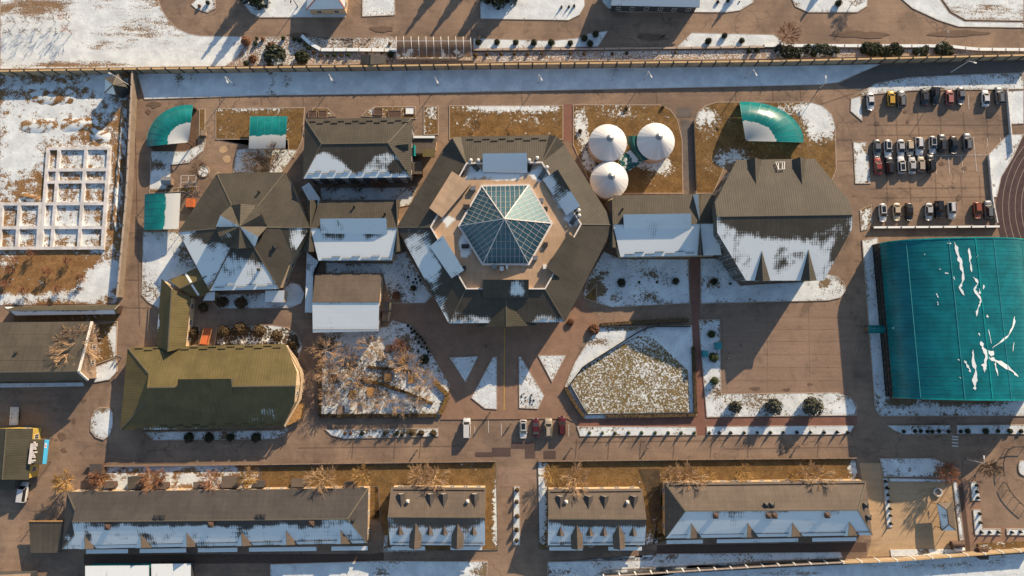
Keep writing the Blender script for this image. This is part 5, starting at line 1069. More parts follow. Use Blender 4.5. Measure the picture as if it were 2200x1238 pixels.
for side, (A, B) in enumerate(((NWE, SWE), (NEE, SEE))):
    mesh('side_wall', [Vector((A.x, A.y, 0)), Vector((B.x, B.y, 0)), Vector((B.x, B.y, 3.2)), Vector((A.x, A.y, 3.2))], [(0, 1, 2, 3)], 'clear_sheet' if side == 0 else 'wall_grey', hl)
o = Vector((-.35, 0, 0))
for k in range(n + 1):
    p = NWE.lerp(SWE, k / n); MB().bar(Vector((p.x - .3, p.y, 0)), Vector((p.x - .3, p.y, 3.1)), .35, .35).build('column', 'metal_dark', hl)
for z in (.3, 1.7, 3.0): MB().bar(Vector((NWE.x - .3, NWE.y, z)), Vector((SWE.x - .3, SWE.y, z)), .2, .25).build('rail', 'metal_dark', hl)
def on_hall(u, v, lift=.07):
    z = 9.0
    for _ in range(30):
        p = W(u, v, z); best = 9.0; bd = 1e9
        s = (NWE.y - p.y) / (NWE.y - SWE.y); l = NWE.lerp(SWE, s); r = NEE.lerp(SEE, s); x = max(0, min(1, (p.x - l.x) / (r.x - l.x)))
        a = math.acos(1 - 2 * x); z = z * .4 + .6 * (HE + (HP - HE) * math.sin(a) ** .8)
    return W(u, v, z + lift)
def hall_snow(name, label, pl):
    # an irregular melting streak of snow, draped on the vault
    vs, fs = [], []
    for (u, v, w) in pl:
        pass
    L, Rr = [], []
    rng = random.Random(len(pl) * 7 + int(pl[0][0]))
    for i, (u, v, w) in enumerate(pl):
        a = pl[max(0, i - 1)]; b = pl[min(len(pl) - 1, i + 1)]; dx, dy = b[0] - a[0], b[1] - a[1]; k = math.hypot(dx, dy) or 1; nx, ny = -dy / k, dx / k
        L.append(on_hall(u + nx * w * rng.uniform(.6, 1.2), v + ny * w * rng.uniform(.6, 1.2))); Rr.append(on_hall(u - nx * w * rng.uniform(.6, 1.2), v - ny * w * rng.uniform(.6, 1.2)))
    n = len(L); vs = L + Rr
    ob = mesh(name, vs, [(i, i + 1, n + i + 1, n + i) for i in range(n - 1)], 'snow_pack', hl)
    if sum(p.normal.z for p in ob.data.polygons) < 0: ob.data.flip_normals()
    ob['kind'] = 'stuff'
    return ob
def streak(pts, w, k=4):
    out = []
    for (a, b) in zip(pts, pts[1:]):
        for i in range(k): t = i / k; out.append((a[0] + (b[0] - a[0]) * t + random.uniform(-1, 1), a[1] + (b[1] - a[1]) * t, w * random.choice((.25, .5, .7, .9)) * random.uniform(.7, 1.1)))
    out.append((*pts[-1], .4)); out[0] = (out[0][0], out[0][1], .4)
    return out
for pts, w in (([(2051, 520), (2057, 545), (2066, 570), (2070, 600), (2062, 618), (2072, 635)], 5), ([(2081, 533), (2084, 560), (2088, 585)], 3.5), ([(2091, 595), (2102, 608), (2094, 622), (2108, 645), (2102, 660), (2098, 680)], 4), ([(2101, 548), (2098, 553)], 3.5), ([(2113, 612), (2113, 622)], 2.5), ([(2104, 620), (2106, 632)], 3), ([(2107, 733), (2112, 748), (2126, 770), (2150, 780), (2176, 798), (2188, 810)], 5.5), ([(2132, 748), (2150, 735), (2168, 720), (2177, 700), (2180, 680)], 3.4), ([(2112, 745), (2120, 768), (2115, 785), (2116, 800)], 6), ([(2118, 752), (2136, 762)], 10), ([(2090, 752), (2092, 775), (2096, 800), (2094, 822), (2096, 838)], 6), ([(2072, 775), (2080, 788), (2086, 800)], 3.5), ([(2138, 775), (2140, 790), (2144, 808)], 2), ([(2123, 708), (2130, 738)], 1.6), ([(2103, 716), (2106, 722)], 2.4), ([(1910, 705), (1921, 705)], 4), ([(2012, 630), (2016, 640)], 2.4), ([(2030, 586), (2038, 588)], 2.4), ([(2014, 648), (2016, 656)], 1.6), ([(2050, 594), (2051, 602)], 1.6), ([(2018, 578), (2022, 579)], 1.6), ([(2036, 522), (2044, 524)], 2.0), ([(2120, 676), (2124, 682)], 3), ([(1986, 545), (1988, 548)], 1.5), ([(2178, 735), (2176, 755)], 1.3), ([(2058, 772), (2062, 774)], 1.5), ([(2062, 810), (2064, 813)], 1.5)):
    hall_snow('snow_patch', None, streak(pts, w))
box_shelter('small teal barrel porch on the west side of the big hall', ((1866, 699), (1902, 699), (1902, 716), (1866, 716)), arch(2.2, 3.1, 2.2, .5), 2, 3, 'teal_sheet')

# ---- three white tanks
def tank(label, c, r):
    p = W(*c, 4.5); q = W(c[0] + r, c[1], 4.5); rr = (q - p).length; root = empty('round_tank', (p.x, p.y, 0), label, 'tank', 'white cone-roofed tanks')
    MB().tube((p.x, p.y, 0), (p.x, p.y, 4.4), rr * .965, rr * .965, 40).build('wall', 'tank_wall', root, True)
    for z in (1.2, 2.6, 3.8): MB().tube((p.x, p.y, z), (p.x, p.y, z + .12), rr * .985, rr * .985, 40).build('hoop', 'tank_wall', root)
    n = 24
    for k in range(n):
        a, b = 2 * math.pi * k / n, 2 * math.pi * (k + .985) / n; F = lambda t, s, z: Vector((p.x + math.cos(t) * s, p.y + math.sin(t) * s, z))
        mesh('roof_sheet', [F(a, rr, 4.45), F(b, rr, 4.45), F(b, .6, 8.3), F(a, .6, 8.3), F(a, rr, 4.3), F(b, rr, 4.3)], [(0, 1, 2, 3), (1, 0, 4, 5)], 'tank_roof', root)
    m = MB().tube((p.x, p.y, 8.0), (p.x, p.y, 8.7), .75, .75, 16).tube((p.x, p.y, 8.7), (p.x, p.y, 9.2), 1.0, .12, 16); m.build('vent_cowl', 'metal_grey', root)
m_, nt_, b_ = newmat('tank_roof'); g_ = NT(nt_); g_.l(g_.mix(g_.rand(), (.56, .58, .60), (.66, .68, .70)), b_.inputs['Base Color']); b_.inputs['Roughness'].default_value = .55
tank('white cone-roofed tank, upper left of the three', (1306, 307), 41); tank('white cone-roofed tank, upper right of the three', (1409, 304), 41); tank('white cone-roofed tank, lowest of the three', (1309, 387), 41)
gh = empty('green_link_roof', W(1352, 345), 'dark green roof with snow between the three tanks', 'roof')
T = [i / 8 for i in range(9)]
path = [((1347, 293), (1370, 291)), ((1349, 308), (1371, 307)), ((1356, 324), (1378, 320)), ((1368, 338), (1390, 333)), ((1376, 349), (1397, 341))]
skin('barrel_roof', [[W(*Vector(a).lerp(Vector(b), t), 3.0 + 1.3 * math.sin(math.pi * t)) for t in T] for a, b in path], 'green_sheet', gh)
rows = [[W(*Vector((1326, 341)).lerp(Vector((1354, 322)), i / 5).lerp(Vector((1346, 371)).lerp(Vector((1378, 350)), i / 5), j / 5), 3.1) for i in range(6)] for j in range(6)]
skin('flat_roof', rows, 'green_sheet', gh, [[.42 + .5 * (i > 3) * (j < 4) for i in range(6)] for j in range(6)])
for q in ((1348, 296), (1369, 294), (1330, 341), (1346, 367), (1376, 346), (1394, 340)): p = W(*q, 2.9); MB().bar((p.x, p.y, 0), (p.x, p.y, 3.0), .15, .15).build('post', 'metal_dark', gh)
# ---- translucent greenhouse above the fence
gr = empty('greenhouse', W(931, 108), 'long clear-roofed greenhouse frame above the fence', 'greenhouse')
P = lambda s, t, f=arch(2.4, 3.6, 1.8, .35): W(851 + 160 * s + 2 * t, 79 + 44 * t, f(t)); T = [i / 8 for i in range(9)]
for k in range(10):
    skin('panel', [[P((k + j) / 10, t) for t in T] for j in range(2)], 'clear_sheet', gr, [[(.45 if t > .55 else -.4) - (.5 if k in (3, 4, 5, 9) else 0) for t in T] for j in range(2)])
for k in range(11): polyline_bar([P(k / 10, t) + Vector((0, 0, .03)) for t in T], .12, .1).build('rib', 'metal_white', gr); p = P(k / 10, 0); q = P(k / 10, 1); MB().bar((p.x, p.y, 0), (p.x, p.y, p.z), .1, .1).bar((q.x, q.y, 0), (q.x, q.y, q.z), .1, .1).build('post', 'metal_white', gr)
polyline_bar([P(s / 10, .22) + Vector((0, 0, .05)) for s in range(11)], .1, .1).build('purlin', 'metal_white', gr)
MB().bar(W(851, 129, .3), W(1016, 129, .3), .5, .6).bar(W(851, 100, .3), W(851, 128, .3), .4, .6).build('plinth', 'concrete', gr)

# ================================================================ FENCES AND WALLS
def fence(name, label, pts, h, npan, mat='fence_panel', cop='fence_coping', post='metal_dark', cat='fence', th=.25, pw=.35, proud=.12):
    """pts: photo points of the base; panels, posts and coping are parts"""
    P = [W(*p) for p in pts]; L = [(b - a).length for a, b in zip(P, P[1:])]; tot = sum(L)
    def at(d):
        for i, l in enumerate(L):
            if d <= l or i == len(L) - 1: return P[i].lerp(P[i + 1], d / l)
            d -= l
    root = empty(name, at(tot / 2), label, cat); pc = None
    for k in range(npan):
        a, b = at(tot * k / npan), at(tot * (k + 1) / npan); d = (b - a).normalized(); z = Vector((0, 0, h / 2))
        MB().bar(a + z + d * .05, b + z - d * .05, th, h).build('panel', mat, root)
        c = Vector((0, 0, h + .05)); MB().bar(a + c, b + c, th + .22, .1).build('coping', cop, root)
        MB().bar(a + Vector((0, 0, 0)), a + Vector((0, 0, h + .2)), th + proud * 2, pw).build('post', post, root)
    return root
fence('boundary_fence', 'long tan panel fence with dark posts crossing the whole top', [(-20, 163), (290, 158), (540, 155), (1080, 148), (1640, 141.5), (2215, 128)], 3.1, 75, th=.2)
fence('boundary_wall', 'plain pale wall along the left side road', [(296, 160), (284, 420), (271, 563), (264, 640)], 2.7, 16, 'wall_road', 'concrete', 'wall_road', 'wall', .25, .25, .03)
fence('boundary_fence', 'tan fence with white posts along the lower right edge', [(1803, 1203), (1911, 1199), (2215, 1176)], 2.4, 11, 'fence_panel', 'fence_coping', 'metal_white', th=.2)
fence('boundary_fence', 'thin fence with white posts along the lower middle edge', [(1295, 1233), (1640, 1211), (1803, 1203)], 2.0, 15, 'metal_dark', 'concrete', 'metal_white', th=.12)
fence('low_wall', 'low snow-topped wall under the lower car row', [(1872, 490), (2142, 488)], .9, 9, 'wood_dark', 'snow_pack', 'wood_dark', 'wall', .3, .3, .02)
fence('low_wall', 'low snow-topped kerb wall beside the upper right road', [(1640, 100), (2030, 101), (2092, 108), (2215, 109)], .6, 20, 'concrete', 'snow_pack', 'concrete', 'wall', .6, .2, .02)
fence('low_wall', 'low grey wall along the stony bank above the fence', [(1018, 109), (1300, 107), (1640, 103)], .6, 20, 'concrete_dark', 'concrete', 'concrete_dark', 'wall', .3, .2, .02)
fence('retaining_wall', 'angled grey retaining wall left of the garden shed', [(650, 80), (684, 110), (772, 110), (855, 111)], .9, 8, 'concrete_dark', 'snow_pack', 'concrete', 'wall', .7, .2, .02)
fence('railing', 'low dark railing around the speckled lawn', [(1224, 826), (1252, 788), (1368, 715), (1395, 702), (1482, 702)], .9, 20, 'metal_dark', 'metal_dark', 'metal_dark', 'railing', .10, .12, .03)
fence('railing', 'curved dark fence around the lower left of the lawn', [(1224, 826), (1260, 890), (1300, 889), (1484, 887)], .9, 16, 'metal_dark', 'metal_dark', 'metal_dark', 'railing', .10, .12, .03)
fence('railing', 'thin dark railing right of the path by the curved shelter lawn', [(1489, 262), (1494, 412)], .9, 14, 'metal_dark', 'metal_dark', 'metal_dark', 'railing', .08, .1, .02)
fence('railing', 'white rail beside the car park', [(2160, 195), (2172, 330)], .8, 10, 'metal_white', 'metal_white', 'metal_white', 'railing', .06, .1, .02)
fence('railing', 'white rail at the lower end of the car park', [(2121, 334), (2129, 430), (2139, 480)], .8, 10, 'metal_white', 'metal_white', 'metal_white', 'railing', .06, .1, .02)
fence('railing', 'thin garden fence in front of the verge, left of the crossing', [(190, 1001), (560, 997), (1066, 990)], .9, 40, 'metal_dark', 'wood_grey', 'metal_dark', 'railing', .05, .1, .02)
fence('railing', 'thin garden fence in front of the verge, right of the crossing', [(1156, 990), (1500, 986), (1838, 983)], .9, 34, 'metal_dark', 'wood_grey', 'metal_dark', 'railing', .05, .1, .02)
def curve_rail(name, label, pts, h=1.2, mat='rail_black'):
    P = [W(*p) for p in pts]; r = empty(name, P[len(P) // 2], label, 'rail')
    polyline_bar([p + Vector((0, 0, h)) for p in P], .18, .12).build('top_rail', mat, r)
    for p in P: MB().bar(p, p + Vector((0, 0, h)), .1, .1).build('post', mat, r)
curve_rail('curved_rail', 'curved black rail around the round island, upper arc', [(2200, 959), (2175, 959), (2160, 964), (2153, 976), (2149, 995), (2149, 1010), (2151, 1021)])
curve_rail('curved_rail', 'curved black rail around the round island, lower arc', [(2155, 1036), (2163, 1053), (2175, 1068), (2188, 1081), (2202, 1093)])
bed('island', 'small round snowy island with a dry shrub at the right edge', smooth_poly([(2188, 992), (2200, 988), (2225, 995), (2225, 1020), (2200, 1024), (2188, 1015)], 2), 'snowbed', .8, cat='traffic island')
# ---- unfinished foundation grid
fd = empty('foundation_grid', W(165, 430), 'white concrete foundation grid of an unfinished building in the waste ground', 'foundation')
def beam(a, b, w=.85, h=.75): MB().bar(W(*a, h / 2), W(*b, h / 2), w, h).build('beam', 'concrete_white', fd)
lx = lambda top, bot, v: top + (bot - top) * (v - 320) / 214
for t, bt in ((105, 89), (129, 112), (187, 170), (236, 221)): beam((t, 318), (bt, 537))
for t, bt in ((96, 82), (52, 37), (14, -1)): beam((lx(t, bt, 439), 437), (bt, 537))
hh = .72
for v, x0 in ((320, None), (366, None), (392, None), (439, -20), (490, -20), (534, -20)):
    xa = lx(105, 89, v) if x0 is None else x0; MB().bar(W(xa, v, hh / 2), W(lx(236, 221, v), v - 1, hh / 2), .85, hh).build('beam', 'concrete_white', fd)
# ================================================================ CARS
def car_parts(kind):
    L, Wd, Hh = dict(sedan=(4.5, 1.78, 1.45), hatch=(4.1, 1.75, 1.5), suv=(4.7, 1.92, 1.8), van=(5.0, 1.95, 2.1), wagon=(4.6, 1.8, 1.55), jeep=(4.4, 1.85, 1.9))[kind]
    w = Wd / 2; hl = L / 2
    zs = dict(sedan=.88, hatch=.92, suv=1.05, van=1.1, wagon=.9, jeep=1.15)[kind]
    # body: stations (y, width factor, top z)
    st = [(-hl, .80, .72), (-hl + .12, .92, zs - .05), (-hl + .5, .98, zs), (-.6, 1, zs + .03), (.6, 1, zs + .02), (hl - .9, .98, zs - .04), (hl - .3, .92, zs - .12), (hl, .74, .62)]
    rings = []
    for y, f, zt in st:
        ww = w * f; rings.append([(-ww, y, .28), (-ww, y, .62), (-ww * .96, y, zt - .08), (-ww * .78, y, zt), (0, y, zt + .02), (ww * .78, y, zt), (ww * .96, y, zt - .08), (ww, y, .62), (ww, y, .28)])
    b = MB(); vs = [p for r in rings for p in r]; n = 9; fs = []
    for i in range(len(rings) - 1):
        for j in range(n): fs.append((i * n + j, i * n + (j + 1) % n, (i + 1) * n + (j + 1) % n, (i + 1) * n + j))
    fs += [tuple(range(n)), tuple(range((len(rings) - 1) * n, len(rings) * n))[::-1]]
    b.add(vs, [f[::-1] for f in fs])
    y0, y1, y2, y3 = dict(sedan=(-1.65, -.95, .35, 1.15), hatch=(-1.9, -1.55, .25, 1.05), suv=(-2.15, -1.85, .25, 1.0), van=(-2.4, -2.2, .9, 1.55), wagon=(-2.1, -1.7, .3, 1.1), jeep=(-2.05, -1.95, .3, .75))[kind]
    zt = Hh; wb, wt = w * .90, w * .70
    z0 = zs + .0
    base = [(-wb, y0, z0), (wb, y0, z0), (wb, y3, z0), (-wb, y3, z0)]; top = [(-wt, y1, zt), (wt, y1, zt), (wt, y2, zt), (-wt, y2, zt)]
    c = MB().add(base + top, [(4, 5, 6, 7), (0, 1, 5, 4), (1, 2, 6, 5), (2, 3, 7, 6), (3, 0, 4, 7)])
    V3 = lambda p: Vector(p)
    def quad(a, b_, c_, d, m=.10, off=.015):
        a, b_, c_, d = map(V3, (a, b_, c_, d)); ce = (a + b_ + c_ + d) / 4; nn = (b_ - a).cross(d - a).normalized()
        return [q.lerp(ce, m) + nn * off for q in (a, b_, c_, d)]
    glass = {'rear_window': quad(base[0], base[1], top[1], top[0]), 'windscreen': quad(base[2], base[3], top[3], top[2]), 'side_window': quad(base[1], base[2], top[2], top[1]), 'side_window2': quad(base[3], base[0], top[0], top[3])}
    out = [('body', b, 'PAINT'), ('cabin', c, 'PAINT')]
    for k, q in glass.items(): out.append((k.rstrip('2'), MB().add(q, [(0, 1, 2, 3)]), 'glass_dark'))
    rp = [V3(p) for p in top]; ce = sum(rp, Vector()) / 4
    if kind in ('sedan', 'wagon', 'suv'):
        q = [p.lerp(ce, .22) + Vector((0, 0, .015)) for p in rp]
        if kind == 'wagon': out.append(('roof_window', MB().add(q, [(0, 1, 2, 3)]), 'glass_dark'))
    for sx in (-1, 1):
        for yy in (-hl + .85, hl - .85): out.append(('wheel', MB().tube((sx * (w - .2), yy, .32), (sx * (w + .01), yy, .32), .32, .32, 14), 'rubber'))
        out.append(('headlight', MB().box((sx * w * .55 - .16, hl - .16, .60), (sx * w * .55 + .16, hl - .02, .74)), 'lamp_clear'))
        out.append(('tail_light', MB().box((sx * w * .62 - .14, -hl + .0, .66), (sx * w * .62 + .14, -hl + .1, .82)), 'lamp_red'))
        out.append(('mirror', MB().box((sx * (w + .08) - .1, y3 - .35, zs + .05), (sx * (w + .08) + .1, y3 - .22, zs + .2)), 'PAINT'))
    if kind in ('suv', 'jeep'):
        for sx in (-1, 1): out.append(('roof_rail', MB().bar((sx * wt * .85, y1 + .1, zt + .06), (sx * wt * .85, y2 - .1, zt + .06), .05, .06), 'metal_dark'))
    res = []
    for nme, mb, mt in out:
        o = mb.build(nme, 'car_white' if mt == 'PAINT' else mt); me = o.data; bpy.data.objects.remove(o); res.append((nme, me, mt))
        if nme in ('body',): me.polygons.foreach_set('use_smooth', [True] * len(me.polygons)); me.update()
    return res
_cars = {}
def car(u, v, kind, col, label, rot=0.0, group='cars in the car park'):
    if kind not in _cars: _cars[kind] = car_parts(kind)
    root = empty('parked_car', W(u, v, .012), label, 'car', group); root.rotation_euler = (0, 0, rot); root.scale = (1.06, 1.06, 1.06)
    for nme, me, mt in _cars[kind]:
        o = bpy.data.objects.new(nme, me); COL.objects.link(o); o.parent = root
        if mt == 'PAINT': o.material_slots[0].link = 'OBJECT'; o.material_slots[0].material = M['car_' + col]
    return root
PI = math.pi
rows = [
 ('top row of the car park', 222, [(1867, 220, 'sedan', 'white', PI), (1911, 213, 'hatch', 'yellow', 0), (1933, 215, 'suv', 'grey', 0), (1983, 210, 'sedan', 'dark', 0), (2006, 208, 'suv', 'black', PI), (2036, 211, 'hatch', 'salmon', 0), (2061, 208, 'sedan', 'grey', PI), (2113, 213, 'sedan', 'white', 0), (2143, 208, 'suv', 'grey', 0)]),
 ('second row of the car park', 0, [(1881, 320, 'sedan', 'grey', PI), (1904, 321, 'wagon', 'white', PI), (1932, 320, 'sedan', 'silver', PI), (1951, 320, 'hatch', 'cream', PI), (1971, 316, 'suv', 'white', PI), (2000, 313, 'wagon', 'silver', PI), (2020, 309, 'suv', 'dark', 0), (2045, 313, 'sedan', 'black', PI), (2074, 307, 'suv', 'grey', 0)]),
 ('third row of the car park', 0, [(1883, 358, 'sedan', 'red', 0), (1908, 358, 'suv', 'black', 0), (1933, 356, 'wagon', 'white', 0), (1956, 357, 'sedan', 'silver', 0), (1975, 354, 'hatch', 'beige', 0), (1996, 353, 'suv', 'black', 0)]),
 ('lowest row of the car park', 0, [(1893, 458, 'wagon', 'white', PI), (1923, 456, 'sedan', 'cream', PI), (1950, 456, 'sedan', 'black', PI), (1992, 456, 'sedan', 'silver', PI), (2013, 451, 'jeep', 'black', PI), (2040, 454, 'jeep', 'white', PI), (2096, 453, 'hatch', 'orange', PI), (2119, 451, 'suv', 'grey', 0)])]
KN = dict(sedan='saloon', hatch='hatchback', suv='off-roader', wagon='estate car', jeep='boxy off-roader', van='van')
CN = dict(dark='dark blue-grey', black='black', salmon='pale red', grey='dark grey')
for rn, _, cs in rows:
    for i, (u, v, k, c, r) in enumerate(cs): car(u, v, k, c, '%s %s, %s car from the left in the %s' % (CN.get(c, c), KN[k], ORD[i], rn), r + random.uniform(-.03, .03))
G2 = 'cars along the plaza kerb'
car(1003, 919, 'van', 'white', 'white van with a long shadow standing alone below the plaza', 0, G2)
car(1124, 921, 'wagon', 'white', 'white estate car with dark sunroof, leftmost of four below the plaza', PI, G2)
car(1151, 918, 'sedan', 'maroon', 'maroon saloon beside the white estate car', 0, G2)
car(1178, 918, 'suv', 'beige', 'beige off-roader between the maroon and dark red cars', 0, G2)
car(1207, 914, 'suv', 'maroon', 'dark red off-roader, rightmost of the four below the plaza', 0, G2)
vn = car(55, 1056, 'van', 'white', 'white van parked by the olive-roofed shop', -.1, 'vehicles by the shop')
# open trailer in the shade
tr = empty('trailer', W(36, 893), 'open white trailer in the shade of the workshop', 'trailer')
p = W(36, 893, 0)
MB().box((p.x - .9, p.y - 2.3, .55), (p.x + .9, p.y + 2.3, .65)).build('bed', 'metal_white', tr)
for a, b in (((-.95, -2.3), (-.9, 2.3)), ((.9, -2.3), (.95, 2.3)), ((-.9, -2.35), (.9, -2.3)), ((-.9, 2.3), (.9, 2.35))): MB().box((p.x + a[0], p.y + a[1], .6), (p.x + b[0], p.y + b[1], 1.25)).build('side_board', 'metal_white', tr)
for sx in (-1, 1):
    for dy in (-.5, .5): MB().tube((p.x + sx * .75, p.y + dy, .35), (p.x + sx * .95, p.y + dy, .35), .35, .35, 12).build('wheel', 'rubber', tr)
MB().bar((p.x - .4, p.y + 2.3, .55), (p.x, p.y + 3.5, .5), .1, .1).bar((p.x + .4, p.y + 2.3, .55), (p.x, p.y + 3.5, .5), .1, .1).build('drawbar', 'metal_grey', tr)

# ================================================================ TREES
def branch_mesh(seed, h, spread, counts=(9, 6, 5, 4), trunk=.28, up=.55, twig=.028, r0=.19):
    rng = random.Random(seed); t = MB(); c = MB()
    lean = Vector((rng.uniform(-.05, .05), rng.uniform(-.05, .05), 1)).normalized()
    t.tube((0, 0, -.1), lean * (h * trunk), r0, r0 * .8, 8)
    top = h * (trunk + .35); t.tube(lean * (h * trunk), lean * top, r0 * .8, r0 * .4, 6)
    def grow(p, d, L, r, lev):
        q = p + d * L; c.tube(p, q, r, r * .6, 3, 0, False)
        if lev >= len(counts): return
        for k in range(counts[lev]):
            s = rng.uniform(.3, 1.0) if lev < len(counts) - 1 else rng.uniform(.15, 1.0)
            a = rng.uniform(0, 2 * PI); o = d.orthogonal().normalized(); o = Matrix.Rotation(a, 3, d) @ o
            nd = (d * rng.uniform(.9, 1.3) + o * rng.uniform(.30, .75) * (1.0 if lev < 3 else .7) + Vector((0, 0, .06))).normalized()
            grow(p.lerp(q, s), nd, L * rng.uniform(.48, .72), max(twig, r * .55), lev + 1)
    for k in range(counts[0]):
        a = 2 * PI * (k + rng.uniform(-.3, .3)) / counts[0]; s = rng.uniform(trunk * .85, trunk + .3)
        d = Vector((math.cos(a), math.sin(a), rng.uniform(up * .6, up * 1.5))).normalized()
        grow(lean * (h * s), d, spread * rng.uniform(.42, .62), r0 * .42, 1)
    grow(lean * top, lean, h * .2, r0 * .35, 1)
    res = []
    for nme, mb in (('trunk', t), ('crown', c)):
        o = mb.build(nme, 'bark'); res.append((nme, o.data)); bpy.data.objects.remove(o)
    return res
TREES = [branch_mesh(s, 7.5, sp, cn, trunk=tr, up=up) for s, sp, cn, tr, up in ((1, 5.0, (11, 6, 5, 3), .26, .5), (2, 4.6, (10, 6, 5, 3), .25, .6), (3, 5.6, (12, 6, 5, 3), .22, .4), (4, 3.8, (13, 6, 5, 4), .12, 1.0))]
SAP = [branch_mesh(s, 4.0, 1.8, (6, 4, 3), trunk=.2, up=1.0, twig=.022, r0=.07) for s in (11, 12)]
def tree(u, v, label, var=0, sc=1.0, mat='bark', group='bare trees', cat='tree', name='bare_tree', src=None, z=.1):
    p = W(u, v); root = empty(name, (p.x, p.y, z), label, cat, group)
    for nme, me in (src or TREES)[var]:
        o = bpy.data.objects.new(nme, me); COL.objects.link(o); o.parent = root; o.scale = (sc, sc, sc); o.rotation_euler = (0, 0, random.uniform(0, 6.28))
        o.material_slots[0].link = 'OBJECT'; o.material_slots[0].material = M[mat]
    return root
G = 'bare trees in the snowy garden'
for i, (u, v, k, s, l) in enumerate(((707, 752, 0, .95, 'tan bare tree in the top left corner of the snowy garden'), (752, 767, 1, .85, 'small tan bare tree, second from the left along the garden top'), (803, 748, 0, .9, 'tan bare tree in the middle of the garden top'), (712, 796, 1, 1.0, 'tan bare tree on the left side of the garden, second row'), (772, 812, 0, .85, 'tan bare tree left of the middle pair of garden benches'), (876, 785, 2, .95, 'largest tan bare tree in the garden, beside the dark bush'), (915, 815, 1, .95, 'tan bare tree near the right corner of the garden'), (863, 742, 3, .8, 'reddish bare tree at the top right of the garden'), (905, 850, 0, .8, 'thin bare tree in the lower right of the garden'), (822, 858, 1, .8, 'thin bare tree in the lower middle of the garden'), (715, 850, 2, .7, 'thin bare tree in the lower left of the garden'), (775, 865, 1, .75, 'thin bare tree between the lower garden benches'), (860, 872, 0, .65, 'thin bare tree by the lower garden hedge'))):
    tree(u, v, l, k, s, 'bark_rust' if i == 7 else 'bark', G)
G = 'bare trees on the street verge'
for u, v, k, s, mt, l in ((152, 1030, 3, 1.0, 'bark_gold', 'bright yellow bare tree beside the shop'), (226, 1022, 3, .9, 'bark_rust', 'rusty bare tree right of the yellow one'), (336, 1026, 0, .8, 'bark_rust', 'rusty bare tree above the left part of the barracks'), (356, 1022, 3, .7, 'bark_rust', 'smaller rusty bare tree beside its neighbour above the barracks'), (468, 1026, 1, .8, 'bark_rust', 'dull rusty bare tree left of the golden one'), (540, 1022, 3, .85, 'bark_gold', 'golden bare tree where the grass verge begins'), (702, 1026, 0, 1.0, 'bark', 'large pale bare tree above the right part of the barracks'), (782, 1018, 1, .8, 'bark_gold', 'faint golden bare tree right of the large pale one'), (905, 1018, 2, .75, 'bark', 'left of two pale bare trees above the dormered house'), (936, 1022, 0, .95, 'bark', 'right of two pale bare trees above the dormered house'), (1178, 1014, 1, .7, 'bark_gold', 'small golden bare tree at the right verge corner'), (1236, 1026, 0, .95, 'bark', 'pale bare tree above the right dormered house'), (1437, 1018, 1, .75, 'bark', 'left of a pair of pale bare trees above the lower right barracks'), (1474, 1020, 0, .95, 'bark', 'right of a pair of pale bare trees above the lower right barracks'), (1512, 1018, 1, .7, 'bark_gold', 'faint golden bare tree right of the pale pair'), (1590, 1012, 2, .6, 'bark_gold', 'low golden bare tree in the middle of the right verge'), (1700, 1018, 1, .7, 'bark_gold', 'golden bare tree left of the last pale one on the right verge'), (1742, 1018, 0, .95, 'bark', 'rightmost pale bare tree on the right verge'), (2018, 1010, 3, 1.05, 'bark_rust', 'red-brown bare tree left of the lamp post at lower right'), (2108, 1000, 3, .9, 'bark_dark', 'brown bushy bare tree right of the lamp post at lower right')):
    tree(u, v, l, k, s, mt, G)
G = 'bare trees elsewhere'
for u, v, k, s, mt, l in ((192, 738, 2, 1.35, 'bark', 'big pale bare tree leaning over the left workshop roof'), (818, 402, 3, .8, 'bark_rust', 'reddish bare tree behind the northern building, rightmost of three'), (773, 402, 1, .6, 'bark_dark', 'faint bare tree behind the northern building, middle of three'), (722, 402, 1, .7, 'bark_dark', 'faint bare tree behind the northern building, leftmost of three'), (1680, 88, 1, .95, 'bark_rust', 'rusty bare tree beside the upper right road'), (560, 352, 2, .8, 'bark_dark', 'dark bare tree below the small rectangular shelter'), (600, 335, 1, .8, 'bark_dark', 'thin bare tree right of the small rectangular shelter'), (1830, 8, 1, .6, 'bark', 'small bare tree on the top snow island'), (1022, 275, 1, .45, 'bark_dark', 'small bare sapling on the lawn north of the hexagon')):
    tree(u, v, l, k, s, mt, G)
for i, (u, v) in enumerate([(5 + 29 * k, 52 - k) for k in range(6)] + [(27 + 32 * k, 76 - k) for k in range(5)]):
    tree(u, v, '%s sapling from the left in the %s row on the snowy field' % (ORD[i if i < 6 else i - 6], 'upper' if i < 6 else 'lower'), i % 2, 1.0 if i not in (5, 10) else 1.4, 'bark_rust' if i in (5, 10) else 'bark_dark', 'saplings on the snowy field', src=SAP)
for i, (u, v) in enumerate(((40, 560), (75, 545), (110, 585), (150, 560), (20, 610), (60, 625), (130, 620), (180, 600), (30, 580))):
    tree(u, v, '%s scrubby bush from the left in the lower waste ground' % ORD[sorted(x for x, _ in ((40, 0), (75, 0), (110, 0), (150, 0), (20, 0), (60, 0), (130, 0), (180, 0), (30, 0))).index(u)], 3, .38 + .05 * (i % 3), 'bark_rust', 'scrub on the waste ground', 'bush', 'scrub_bush')

